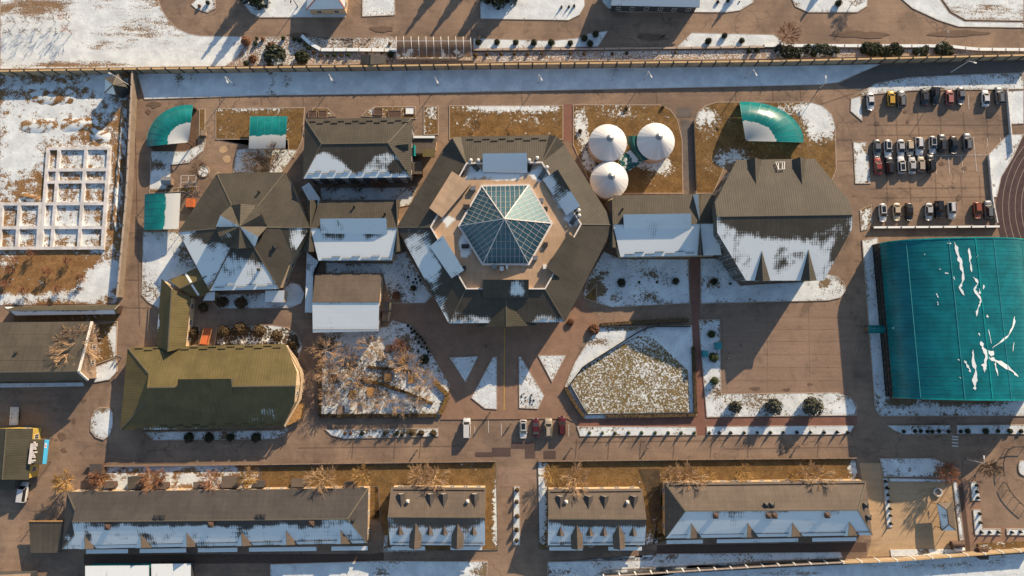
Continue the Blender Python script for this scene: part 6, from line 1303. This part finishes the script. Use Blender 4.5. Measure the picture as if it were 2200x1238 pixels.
# ================================================================ SHRUBS AND CONIFERS
def leaf_ball(seed, n=420, shape='ball', size=.17):
    rng = random.Random(seed); m = MB()
    for k in range(n):
        a = rng.uniform(0, 2 * PI); cz = rng.uniform(-.75, 1); sr = math.sqrt(max(0, 1 - cz * cz)); rr = rng.uniform(.72, 1.04)
        bump_ = 1 + .10 * math.sin(3 * a + seed) * math.sin(4 * cz + seed)
        if shape == 'cone': t = (cz + .75) / 1.75; p = Vector((math.cos(a) * (1 - t) * rr, math.sin(a) * (1 - t) * rr, t * 3.0)); nrm = Vector((math.cos(a), math.sin(a), .35))
        elif shape == 'spread': p = Vector((math.cos(a) * sr * rr, math.sin(a) * sr * rr, (cz * .5 + .4) * rr)); nrm = p + Vector((rng.uniform(-.8, .8), rng.uniform(-.8, .8), .3))
        else: p = Vector((math.cos(a) * sr, math.sin(a) * sr, cz)) * (rr * bump_); nrm = p.copy(); p.z += .75
        nrm = (nrm + Vector((rng.uniform(-.7, .7), rng.uniform(-.7, .7), rng.uniform(-.5, .7)))).normalized()
        x = nrm.orthogonal().normalized(); x = Matrix.Rotation(rng.uniform(0, 6.28), 3, nrm) @ x; y = nrm.cross(x); s = size * rng.uniform(.6, 1.3)
        m.add([p - x * s, p + y * s * .6, p + x * s, p - y * s * .6], [(0, 1, 2, 3)])
    # inner dark mass
    for i in range(5):
        pass
    bm = bmesh.new(); bmesh.ops.create_icosphere(bm, subdivisions=2, radius=.74 if shape != 'cone' else .6)
    for v in bm.verts:
        if shape == 'cone': t = (v.co.z / .6 + 1) / 2; v.co = Vector((v.co.x * 1.2 * (1 - t * .8), v.co.y * 1.2 * (1 - t * .8), t * 2.4))
        elif shape == 'spread': v.co.z = v.co.z * .5 + .35
        else: v.co.z += .75
        v.co *= rng.uniform(.92, 1.05)
    m.add([v.co.copy() for v in bm.verts], [[v.index for v in f.verts] for f in bm.faces]); bm.free()
    o = m.build('foliage', 'leaf_dark'); me = o.data; bpy.data.objects.remove(o); return me
BALL = [leaf_ball(s) for s in (1, 2, 3)]; CONE = [leaf_ball(s, 360, 'cone', .2) for s in (4, 5)]; SPRD = [leaf_ball(s, 520, 'spread', .2) for s in (6, 7)]
st_ = MB().tube((0, 0, -.1), (0, 0, .6), .07, .05, 6).build('stem', 'bark_dark'); STEM = st_.data; bpy.data.objects.remove(st_)
def shrub(u, v, rpx, label, mat='leaf_dark', kind='ball', group=None, zs=1.0, name='shrub', cat='shrub', z=.12):
    p = W(u, v); r = rpx * .118; root = empty(name, (p.x, p.y, z), label, cat, group)
    src = dict(ball=BALL, cone=CONE, spread=SPRD)[kind]; me = random.choice(src)
    o = bpy.data.objects.new('foliage', me); COL.objects.link(o); o.parent = root; o.scale = (r, r, r * zs); o.rotation_euler = (0, 0, random.uniform(0, 6.28))
    o.material_slots[0].link = 'OBJECT'; o.material_slots[0].material = M[mat]
    s = bpy.data.objects.new('stem', STEM); COL.objects.link(s); s.parent = root; s.scale = (r, r, max(.6, r))
    return root
def row(pts, tmpl, rpx, group, mat='leaf_dark', kind='ball', zs=1.0, **k):
    for i, q in enumerate(pts):
        w = tmpl % ORD[i] if '%s' in tmpl else tmpl
        shrub(q[0], q[1], q[2] if len(q) > 2 else rpx * random.uniform(.9, 1.1), w, q[3] if len(q) > 3 else mat, kind, group, zs * random.uniform(.9, 1.12), **k)
for u, v, r, l in ((1575, 873, 14, 'round dark bush below the court, smallest and leftmost of three'), (1657, 872, 18, 'round dark bush below the court, middle of three'), (1738, 872, 21, 'round dark bush below the court, largest and rightmost of three')): shrub(u, v, r, l, 'leaf_spruce', 'ball', 'big round bushes below the court', 1.25)
row([(1527, 718, 9), (1531, 768, 11), (1533, 818, 9)], '%s round bush from the top in the border left of the court', 9, 'bushes in the court border', 'leaf_green')
row([(1334, 608, 10), (1373, 607, 3), (1411, 607, 3), (1450, 605, 8)], '%s bush from the left in the snowy east courtyard', 8, 'bushes in the east courtyard')
shrub(1533, 606, 7, 'lone dark bush left of the octagonal hall front', 'leaf_dark', 'spread'); shrub(1568, 610, 3, 'tiny dark bush right of the lone bush by the octagonal hall', 'leaf_dark')
row([(1028, 93), (1068, 93), (1108, 94), (1147, 94), (1184, 95), (1225, 95), (1255, 85), (1267, 96), (1279, 76)], '%s round bush from the left on the snow strip above the fence', 7.5, 'round bushes left of the turning bay')
row([(1520, 91, 8), (1555, 79, 7), (1592, 90, 7)], '%s round bush from the left on the snow wedge right of the turning bay', 7.5, 'round bushes right of the turning bay')
shrub(1799, 10, 8, 'single dark ball bush on the top snow island')
row([(420, 716, 12), (484, 712, 13), (520, 707, 15), (560, 712, 14), (598, 722, 13), (634, 738, 11)], '%s brown bush from the left in the shrubbery north of the olive roof', 13, 'brown bushes north of the olive roof', 'leaf_hedge')
row([(440, 662, 11), (482, 650, 13), (522, 652, 14)], '%s brown bush from the left under the star-roof eaves', 13, 'bushes under the star-roof eaves', 'leaf_hedge')
row([(410, 939, 11), (452, 939, 11), (498, 939, 9), (553, 939, 11)], '%s dark bush from the left under the olive roof eaves', 11, 'bushes under the olive roof eaves', 'leaf_dark')
shrub(593, 124, 25, 'large snowy juniper on the stony bank', 'leaf_snowy', 'spread', None, 1.2, 'juniper'); shrub(651, 126, 16, 'dark juniper right of the large snowy one', 'leaf_dark', 'spread', None, 1.3, 'juniper')
shrub(585, 105, 13, 'rusty dry shrub above the large snowy juniper', 'leaf_rust', 'spread'); shrub(531, 92, 11, 'rusty dry shrub at the snowy field corner', 'leaf_rust', 'ball'); shrub(544, 128, 9, 'small rusty shrub left of the large juniper', 'leaf_rust', 'spread'); shrub(530, 138, 6, 'small dark bush against the fence left of the junipers')
row([(551, 96, 5), (553, 84, 4), (566, 86, 5, 'leaf_rust'), (610, 84, 5), (633, 86, 5), (644, 89, 5), (655, 97, 4, 'leaf_gold'), (664, 105, 5), (674, 113, 4, 'leaf_gold'), (690, 121, 4, 'leaf_gold'), (705, 121, 4, 'leaf_green'), (719, 120, 5, 'leaf_green'), (734, 120, 4, 'leaf_gold'), (750, 120, 5)], '%s small ball shrub from the left along the stony bank', 4.5, 'ball shrubs on the stony bank', 'leaf_green')
shrub(839, 120, 8, 'dark bush between the garden shed and the greenhouse')
row([(789, 105, 3, 'leaf_gold'), (812, 105, 3, 'leaf_gold'), (838, 96, 4, 'leaf_gold'), (788, 116, 3, 'leaf_gold'), (820, 116, 3, 'leaf_gold')], '%s tiny golden tuft near the garden shed', 3, 'golden tufts by the garden shed')
row([(1022, 121, 5, 'leaf_gold'), (1046, 118, 4, 'leaf_gold'), (1076, 118, 4, 'leaf_gold'), (1105, 117, 4, 'leaf_gold'), (1134, 118, 4, 'leaf_gold'), (1164, 117, 4, 'leaf_gold'), (1225, 117, 4, 'leaf_gold'), (1255, 117, 4, 'leaf_gold'), (1315, 117, 4), (1346, 116, 4), (1450, 114, 3, 'leaf_gold'), (1608, 112, 6), (1625, 110, 6)], '%s small shrub from the left on the stones below the low grey wall', 4, 'shrubs below the low grey wall')
k = 0
for i, (a, b, t) in enumerate(((1662, 1798, 'long dark juniper hedge, leftmost of four above the fence'), (1842, 1944, 'dark juniper hedge, second of four above the fence'), (1956, 1998, 'short dark juniper hedge, third of four above the fence'), (2006, 2050, 'short dark juniper hedge, rightmost of four above the fence'))):
    root = empty('juniper_hedge', W((a + b) / 2, 115), t, 'hedge', 'juniper hedges above the fence'); u = a + 12
    while u < b - 4:
        p = W(u, 113 + random.uniform(-6, 4) - (u - 1660) * .008); o = bpy.data.objects.new('juniper', random.choice(SPRD)); COL.objects.link(o); o.parent = root; o.location = p + Vector((0, 0, .1)) - root.location; r = random.uniform(.9, 1.9); o.scale = (r, r, r * .9); o.rotation_euler = (0, 0, random.uniform(0, 6))
        o.material_slots[0].link = 'OBJECT'; o.material_slots[0].material = M['leaf_snowy' if random.random() < (.5 if i == 0 else .15) else 'leaf_dark']; u += random.uniform(5, 9)
row([(u, 930) for u in (1266, 1294, 1321, 1350, 1378, 1407, 1435, 1463, 1491)], '%s cone shrub from the left in the strip below the lawn', 4.6, 'cone shrubs below the lawn', 'leaf_green', 'cone')
row([(u, 930 - (u - 1523) * .006) for u in (1523, 1545, 1569, 1598, 1626, 1654, 1682, 1711, 1740, 1769, 1797, 1820)], '%s cone shrub from the left in the strip below the round bushes', 4.2, 'cone shrubs below the round bushes', 'leaf_dark', 'cone')
row([(1111, 1052), (1110, 1077), (1111, 1108), (1110, 1137), (1110, 1160)], '%s shrub from the top in the footpath planter', 5, 'shrubs in the footpath planter', 'leaf_hedge', 'ball', 1.5)
row([(1901, 1034), (1904, 1048), (1906, 1063), (1908, 1077), (1910, 1092), (1911, 1107), (1912, 1124)], '%s shrub from the top in the planter by the sandy yard', 4, 'shrubs by the sandy yard', 'leaf_dark', 'cone')
row([(2096, 1042), (2097, 1056), (2099, 1069), (2103, 1103), (2104, 1122), (2106, 1143), (2124, 1143), (2142, 1143), (2172, 1143), (2190, 1142)], '%s small cone shrub in the lower right planters, from top left', 4.2, 'shrubs in the lower right planters', 'leaf_dark', 'cone', .8)
row([(1940, 927), (1964, 926), (1976, 926), (1991, 927), (2001, 927), (2016, 926), (2036, 927)], '%s low shrub in the teal-lit strip left of the stripes', 4.5, 'shrubs in the teal-lit strip, left part', 'leaf_dark', 'ball', .8)
row([(2062, 927), (2076, 926, 6), (2115, 926, 7), (2142, 926), (2167, 926, 6), (2191, 926, 5)], '%s low shrub in the teal-lit strip right of the stripes', 4.5, 'shrubs in the teal-lit strip, right part', 'leaf_dark', 'ball', .8)
row([(742, 931, 4, 'leaf_rust'), (754, 930, 4, 'leaf_rust'), (779, 931, 5), (828, 930, 5), (854, 930, 5), (864, 934, 4), (886, 928, 6, 'leaf_hedge'), (906, 930, 7, 'leaf_hedge'), (932, 930, 8, 'leaf_hedge')], '%s low shrub from the left in the strip below the garden', 5, 'shrubs below the garden', 'leaf_dark')
shrub(913, 772, 11, 'round dark bush at the right side of the snowy garden', 'leaf_dark'); shrub(1275, 708, 12, 'rusty dry shrub at the corner of the speckled lawn', 'leaf_rust', 'spread'); shrub(1225, 693, 8, 'rusty dry shrub by the entrance of the hexagon', 'leaf_rust', 'spread')
shrub(1345, 235, 4, 'tiny brown shrub on the tank lawn edge', 'leaf_hedge'); shrub(1423, 232, 4, 'small brown shrub at the tank lawn corner', 'leaf_hedge'); shrub(1246, 283, 5, 'small brown shrub left of the tanks', 'leaf_hedge')
row([(877, 700), (884, 706), (890, 712), (897, 718), (903, 724), (908, 730), (913, 737), (885, 715), (893, 728), (900, 736), (906, 745), (917, 748), (921, 756), (899, 755)], '%s tiny dark ball shrub in the bed beside the dark plaza', 3.2, 'ball shrubs beside the dark plaza', 'leaf_dark')
row([(899, 595), (893, 600), (888, 607), (877, 596), (903, 602), (896, 608)], '%s tiny dark tuft in the courtyard left of the hexagon', 2.6, 'tufts in the left courtyard', 'leaf_dark')
shrub(889, 620, 7, 'dry bush in the courtyard left of the hexagon', 'leaf_hedge'); shrub(853, 635, 9, 'rusty shrub beside the gabled block', 'leaf_rust', 'spread')
row([(1120 + random.uniform(0, 30), 845 + random.uniform(0, 26)) for _ in range(18)], '%s tiny dark tuft in the right snow wedge of the plaza', 1.5, 'tufts in the snow wedge', 'leaf_dark')
for k, (u, v, r, l) in enumerate(((560, 2, 26, 'large dark conifer at the top edge, left of the small house'), (533, -8, 22, 'dark conifer at the top edge, leftmost'), (1072, 2, 24, 'large dark conifer at the top edge above the fence greenhouse'), (1048, -6, 20, 'dark conifer left of the large one at the top middle'), (1098, -4, 20, 'dark conifer right of the large one at the top middle'))):
    shrub(u, v, r, l, 'leaf_dark', 'cone', 'conifers at the top edge', 1.0, 'conifer', 'tree')
for u, v, r, l in ((968, -62, 22, 'tall conifer just beyond the top edge, left'), (1012, -44, 20, 'tall conifer just beyond the top edge, second'), (1128, -52, 26, 'tall conifer just beyond the top edge, third'), (1370, -44, 17, 'tall conifer just beyond the top edge, fourth'), (1592, -34, 15, 'tall conifer just beyond the top edge, fifth'), (1776, -40, 14, 'tall conifer just beyond the top edge, sixth')): shrub(u, v, r, l, 'leaf_dark', 'cone', 'conifers at the top edge', 1.0, 'conifer', 'tree')
row([(1206, 17), (1222, 16), (1233, 15)], '%s slim conifer from the left on the top snow lawn', 3.4, 'slim conifers on the top lawn', 'leaf_dark', 'cone', 1.1)
row([(1541, 6, 4), (1563, 4, 4), (1588, 5, 2)], '%s small ball bush from the left beside the long top house', 4, 'ball bushes beside the long top house')
row([(430, 15, 4, 'leaf_rust'), (448, 8, 5)], '%s little shrub on the teardrop snow island', 4, 'shrubs on the teardrop island')
def hedge(label, pts, w, h, mat, name='hedge'):
    """clipped hedge: a run of leafy blocks"""
    P = [W(*p) for p in pts]; rng = random.Random(len(label)); m = MB()
    for a, b in zip(P, P[1:]):
        d = (b - a); L = d.length; d.normalize(); x = Vector((-d.y, d.x, 0)); m.bar(a + Vector((0, 0, h / 2)), b + Vector((0, 0, h / 2)), w * .8, h * .95)
        for k in range(int(L * 26)):
            p = a + d * rng.uniform(0, L) + x * rng.uniform(-w / 2, w / 2) + Vector((0, 0, h * rng.uniform(.25, 1.1))); n = Vector((rng.uniform(-1, 1), rng.uniform(-1, 1), rng.uniform(.1, 1))).normalized(); e = n.orthogonal().normalized(); f = n.cross(e); s = rng.uniform(.1, .24)
            m.add([p - e * s, p + f * s * .6, p + e * s, p - f * s * .6], [(0, 1, 2, 3)])
    o = m.build('foliage', mat); r = empty(name, P[0], label, 'hedge'); o.parent = r; o.location = -r.location; return r
hedge('brown clipped hedge along the lower side of the snowy garden', [(688, 893), (800, 893), (940, 892)], 1.1, .9, 'leaf_hedge')
hedge('brown clipped hedge along the left side of the snowy garden', [(690, 735), (688, 893)], .9, .9, 'leaf_hedge'); hedge('golden hedge at the right corner of the snowy garden', [(934, 820), (955, 842), (962, 850), (946, 890)], 1.4, .9, 'leaf_gold')
hedge('golden hedge curving across the snowy garden', [(775, 816), (830, 828), (880, 846), (930, 868)], .9, .6, 'leaf_gold'); hedge('short golden hedge above the garden benches', [(790, 788), (850, 795), (885, 798)], .8, .6, 'leaf_hedge')
hedge('brown hedge along the lower side of the speckled lawn', [(1300, 893), (1400, 893), (1494, 891)], 1.0, 1.0, 'leaf_hedge'); hedge('brown hedge along the right side of the speckled lawn', [(1488, 745), (1493, 888)], 1.0, 1.0, 'leaf_hedge'); hedge('dark hedge along the left side of the speckled lawn', [(1214, 832), (1236, 870), (1254, 895)], 1.1, 1.1, 'leaf_hedge')
hedge('brown hedge at the top of the lawn by the plaza', [(1290, 698), (1380, 692), (1478, 688)], 1.0, .9, 'leaf_hedge')

# ================================================================ SMALL THINGS
def lamp(u, v, label, h=8.0, to=(0, -1), mat='metal_white'):
    p = W(u, v); root = empty('lamp_post', p, label, 'lamp post', 'street lamps'); d = Vector((to[0], to[1], 0)).normalized()
    MB().tube(p, p + Vector((0, 0, h)), .11, .07, 8).build('pole', mat, root)
    MB().bar(p + Vector((0, 0, h)), p + Vector((0, 0, h + .1)) + d * 1.3, .08, .08).build('arm', mat, root)
    q = p + Vector((0, 0, h + .08)) + d * 1.6; MB().bar(q - d * .4, q + d * .4, .32, .16).build('lamp_head', mat, root)
    MB().tube(p, p + Vector((0, 0, .5)), .2, .18, 8).build('base', 'metal_grey', root)
for i, (u, v, l) in enumerate(((503, 183, 'street lamp in the shaded snow strip, first from the left'), (719, 178, 'street lamp in the shaded snow strip, second from the left'), (940, 184, 'street lamp in the shaded snow strip, third from the left'), (1156, 178, 'street lamp in the shaded snow strip, fourth from the left'), (1384, 172, 'street lamp in the shaded snow strip, fifth from the left'), (1602, 168, 'street lamp in the shaded snow strip, sixth from the left'))): lamp(u, v, l, 6.0, (.5, -1))
lamp(284, 188, 'street lamp leaning in view at the left wall corner', 8, (-1, .5)); lamp(2040, 157, 'tall street lamp above the car park snow bank', 8, (1, -.3)); lamp(2075, 986, 'street lamp at the lower right crossing', 7, (0, 1)); lamp(1760, 190, 'slim post by the road bend left of the car park', 4, (0, 1)); lamp(640, 15, 'dark wooden lamp pole beside the small top house', 6, (0, -1), 'wood_dark'); lamp(2012, 98, 'slim post beside the upper right road', 5, (0, 1), 'metal_grey')
def bench(u, v, label, mat='wood', rot=0.0, roofed=True):
    p = W(u, v, .1); root = empty('garden_bench', (p.x, p.y, .1), label, 'bench', 'wooden benches in the garden'); root.rotation_euler = (0, 0, rot)
    for x in (-.55, -.2, .15, .5): mesh_ = MB().box((x - .14, -1.1, 1.95), (x + .16, 1.1, 2.02)).build('roof_board', mat, root, loc=(0, 0, 0))
    for sx in (-.6, .6):
        for sy in (-1, 1): MB().box((sx - .05, sy - .05, 0), (sx + .05, sy + .05, 1.95)).build('post', mat, root, loc=(0, 0, 0))
        MB().box((sx - .2, -.95, .42), (sx + .2, .95, .48)).build('seat', mat, root, loc=(0, 0, 0))
    MB().box((-.3, -.9, .72), (.3, .9, .78)).box((-.05, -.7, 0), (.05, -.6, .72)).box((-.05, .6, 0), (.05, .7, .72)).build('table', mat, root, loc=(0, 0, 0))
for u, v, m_, l in ((835, 811, 'wood', 'golden roofed bench, left of the middle pair in the garden'), (884, 814, 'wood', 'golden roofed bench, right of the middle pair in the garden'), (759, 846, 'wood', 'golden roofed bench, left of the lower pair in the garden'), (797, 841, 'wood', 'golden roofed bench, right of the lower pair in the garden'), (734, 880, 'wood_grey', 'grey-brown roofed bench at the lower left of the garden'), (837, 750, 'wood_dark', 'dark roofed bench at the top right of the garden'), (717, 812, 'wood_dark', 'dark roofed bench at the left of the garden'), (866, 776, 'wood', 'golden roofed bench beneath the largest garden tree')): bench(u, v, l, m_, random.uniform(-.1, .1))
def bin_(u, v, label, mat, w=1.4, h=1.3):
    p = W(u, v, 0); r = empty('bin', p, label, 'bin'); MB().box((p.x - w / 2, p.y - w * .6, .12), (p.x + w / 2, p.y + w * .6, h)).build('body', mat, r); MB().box((p.x - w / 2 - .05, p.y - w * .6 - .05, h + .002), (p.x + w / 2 + .05, p.y + w * .6 + .05, h + .1)).build('lid', mat, r)
    for sx in (-1, 1): MB().tube((p.x + sx * w * .3, p.y - .3, .11), (p.x + sx * w * .3, p.y - .2, .11), .1, .1, 8).build('wheel', 'rubber', r)
bin_(1540, 743, 'teal kiosk box beside the paved court', 'teal_paint', 1.4, 1.8); bin_(1512, 760, 'teal box in the court border, lower left of the kiosk', 'teal_paint', 1.3, 1.4)
bin_(413, 438, 'bright orange box beside the square teal shelter', 'orange', 1.9, 1.5); bin_(197, 786, 'orange box in the little garden by the workshop', 'orange', 1.2, 1.2); bin_(440, 288, 'small tan box beside the left curved shelter', 'wood_grey', 1.2, 1.1)
bin_(2106, 1187, 'brown box against the lower right fence', 'wood_dark', 2.2, 1.4)
for u, v, l in ((672, 246, 'small planter box left of the northern drive'), (694, 246, 'second small planter box left of the northern drive'), (813, 241, 'small framed bed right of the northern drive'), (881, 239, 'snowy framed bed at the lawn corner'), (848, 246, 'wide framed bed behind the northern building')):
    p = W(u, v); w = 1.1 if 'wide' not in l else 1.7; r = empty('framed_bed', p, l, 'planter'); MB().box((p.x - w, p.y - .9, .1), (p.x + w, p.y + .9, .35)).build('soil', 'wood_dark' if 'snowy' not in l else 'snow_pack', r)
    for a, b in (((-w - .1, -1), (w + .1, -.9)), ((-w - .1, .9), (w + .1, 1)), ((-w - .1, -.9), (-w, .9)), ((w, -.9), (w + .1, .9))): MB().box((p.x + a[0], p.y + a[1], .1), (p.x + b[0], p.y + b[1], .45)).build('board', 'wood_grey', r)
p = W(2052, 1174); r = empty('barrel_stove', p, 'brown barrel stove with a white tank at the foot of the yard', 'stove')
MB().tube((p.x - 1.6, p.y + .8, .9), (p.x + 1.6, p.y + .8, .9), .8, .8, 16).build('barrel', 'wood_dark', r); MB().tube((p.x - .5, p.y - .6, .6), (p.x + 1.9, p.y - .6, .6), .45, .45, 14).build('tank', 'metal_white', r)
for x in (-1, 1): MB().box((p.x + x - .1, p.y - .9, 0), (p.x + x + .1, p.y + 1.3, .3)).build('leg', 'metal_dark', r)
p = W(2013, 1057); r = empty('well_ring', p, 'round concrete ring in the sandy yard', 'ring'); nn = 20; m = MB()
for k in range(nn):
    a, b = 2 * PI * k / nn, 2 * PI * (k + 1) / nn; m.bar((p.x + 1.0 * math.cos(a), p.y + 1.0 * math.sin(a), .3), (p.x + 1.0 * math.cos(b), p.y + 1.0 * math.sin(b), .3), .25, .6)
m.build('ring', 'concrete_white', r); MB().tube((p.x, p.y, .02), (p.x, p.y, .12), .4, .4, 12).build('pipe', 'metal_grey', r)
p = W(438, 369); r = empty('tree_pit', p, 'round snowy tree pit on the left playground', 'tree pit'); m = MB()
for k in range(nn):
    a, b = 2 * PI * k / nn, 2 * PI * (k + 1) / nn; m.bar((p.x + 1.5 * math.cos(a), p.y + 1.5 * math.sin(a), .15), (p.x + 1.5 * math.cos(b), p.y + 1.5 * math.sin(b), .15), .2, .3)
m.build('kerb_ring', 'concrete', r); MB().tube((p.x, p.y, .0), (p.x, p.y, .2), 1.45, 1.3, 20).build('snow_fill', 'snow_pack', r)
tree(438, 369, 'small bare tree in the round pit on the left playground', 1, .75, 'bark_dark', 'bare trees elsewhere')
p = W(365, 392); r = empty('play_house', p, 'small grey playhouse on the left playground', 'playhouse'); MB().box((p.x - 1.1, p.y - .9, 0), (p.x + 1.1, p.y + .9, 1.8)).build('wall', 'wood_grey', r); MB().add([(p.x - 1.3, p.y - 1.1, 1.8), (p.x + 1.3, p.y - 1.1, 1.8), (p.x + 1.3, p.y + 1.1, 1.8), (p.x - 1.3, p.y + 1.1, 1.8), (p.x - 1.3, p.y, 2.6), (p.x + 1.3, p.y, 2.6)], [(0, 1, 5, 4), (2, 3, 4, 5), (1, 2, 5), (3, 0, 4), (0, 3, 2, 1)]).build('roof', 'metal_grey', r)
# banks on the waste ground; the pair above the foundation added to shade like pits
def bank(label, pts, w, h):
    rng = random.Random(int(pts[0][0])); P = [W(*p) for p in pts]; vs = []; n = len(P)
    fine = []
    for a, b in zip(P, P[1:]):
        k = max(2, int((b - a).length / 1.2)); fine += [a.lerp(b, i / k) for i in range(k)]
    fine.append(P[-1]); prof = [(-1, 0), (-.6, .55), (-.15, 1), (.3, .85), (.7, .35), (1, 0)]; rows = []
    for i, p in enumerate(fine):
        d = (fine[min(i + 1, len(fine) - 1)] - fine[max(i - 1, 0)]).normalized(); x = Vector((-d.y, d.x, 0)); e = min(1, i / 2, (len(fine) - 1 - i) / 2)
        rows.append([p + x * (w * q * rng.uniform(.8, 1.2)) + Vector((0, 0, -.02 + h * z * e * rng.uniform(.7, 1.25))) for q, z in prof])
    o = skin('ground_ridge', rows, 'waste', None, [[.55 + rng.uniform(-.45, .35) for _ in r] for r in rows]); tag(o, label, 'earth bank'); return o
bank('hollow above the foundation, left half, built as an added shadow-casting bank', [(38, 268), (75, 272), (112, 268), (120, 280)], 2.2, .6); bank('hollow above the foundation, right half, built as an added shadow-casting bank', [(125, 270), (160, 268), (200, 268), (212, 290), (240, 300)], 2.2, .6); bank('low earth bank beside the foundation corner', [(40, 420), (70, 425), (92, 430)], 1.2, 1.0); bank('long earth hump across the upper waste ground', [(60, 205), (110, 212), (170, 208)], 2.4, .5)
bank('low earth bank along the left wall', [(268, 230), (262, 330), (252, 430), (247, 500)], 1.0, .9)
# people
def person_mesh():
    J = dict(pel=(0, 0, .95), ch=(0, .02, 1.32), nk=(0, .02, 1.5), hd=(0, .04, 1.64), tp=(0, .03, 1.74), ls=(-.19, .02, 1.42), le=(-.25, -.05, 1.15), lh=(-.24, .1, .92), rs=(.19, .02, 1.42), re=(.26, .06, 1.15), rh=(.25, -.06, .9), lk=(-.1, .12, .52), lf=(-.1, .05, .08), lt=(-.1, .2, .04), rk=(.1, -.02, .52), rf=(.1, -.2, .1), rt=(.1, -.06, .04))
    Ed = [('pel', 'ch'), ('ch', 'nk'), ('nk', 'hd'), ('hd', 'tp'), ('ch', 'ls'), ('ls', 'le'), ('le', 'lh'), ('ch', 'rs'), ('rs', 're'), ('re', 'rh'), ('pel', 'lk'), ('lk', 'lf'), ('lf', 'lt'), ('pel', 'rk'), ('rk', 'rf'), ('rf', 'rt')]
    rad = dict(pel=.16, ch=.17, nk=.06, hd=.105, tp=.08, ls=.075, le=.06, lh=.04, rs=.075, re=.06, rh=.04, lk=.08, lf=.055, lt=.04, rk=.08, rf=.055, rt=.04)
    ks = list(J); me = bpy.data.meshes.new('person'); me.from_pydata([J[k] for k in ks], [(ks.index(a), ks.index(b)) for a, b in Ed], [])
    o = bpy.data.objects.new('tmp', me); COL.objects.link(o); md = o.modifiers.new('s', 'SKIN'); 
    for i, k in enumerate(ks): me.skin_vertices[0].data[i].radius = (rad[k], rad[k])
    me.skin_vertices[0].data[0].use_root = True
    o.modifiers.new('u', 'SUBSURF').levels = 1
    dg = bpy.context.evaluated_depsgraph_get(); dg.update(); nm = bpy.data.meshes.new_from_object(o.evaluated_get(dg)); bpy.data.objects.remove(o)
    nm.name = 'person'; nm.materials.clear()
    for m in ('cloth_dark', 'cloth_grey', 'skin', 'hair'): nm.materials.append(M[m])
    for p in nm.polygons:
        c = p.center; p.material_index = 1 if c.z < .88 else (0 if c.z < 1.52 else (3 if c.z > 1.66 or c.y < .0 else 2)); p.use_smooth = True
    return nm
PM = person_mesh()
for i, (u, v, l, m_) in enumerate(((1044, 745, 'person in dark clothes on the shaded plaza', 'cloth_dark'), (1047, 741, 'second person walking close beside another on the shaded plaza', 'cloth_grey'), (1053, 886, 'person walking below the left snow wedge', 'cloth_dark'), (1035, 911, 'person by the drain channel beside the white van', 'cloth_dark'), (1099, 909, 'person by the drain channel left of the white estate car', 'cloth_grey'), (897, 966, 'person walking on the street below the garden', 'cloth_dark'), (1228, 962, 'person on the street below the cone shrubs', 'cloth_dark'), (1391, 962, 'person on the street among the cone shrub shadows', 'cloth_grey'), (1713, 958, 'person on the street near the right end of the cone shrubs', 'cloth_dark'), (1562, 770, 'person standing on the paved court', 'cloth_grey'), (255, 766, 'person by the little garden gate at the left', 'cloth_dark'), (262, 768, 'second person just outside the little garden gate', 'cloth_dark'), (1589, 742, 'person in pale clothes on the shaded court', 'cloth_grey'))):
    o = bpy.data.objects.new('person', PM); COL.objects.link(o); o.location = W(u, v, .03); o.rotation_euler = (0, 0, random.uniform(0, 6.28)); tag(o, l, 'person', 'people on foot'); o.material_slots[0].link = 'OBJECT'; o.material_slots[0].material = M[m_]
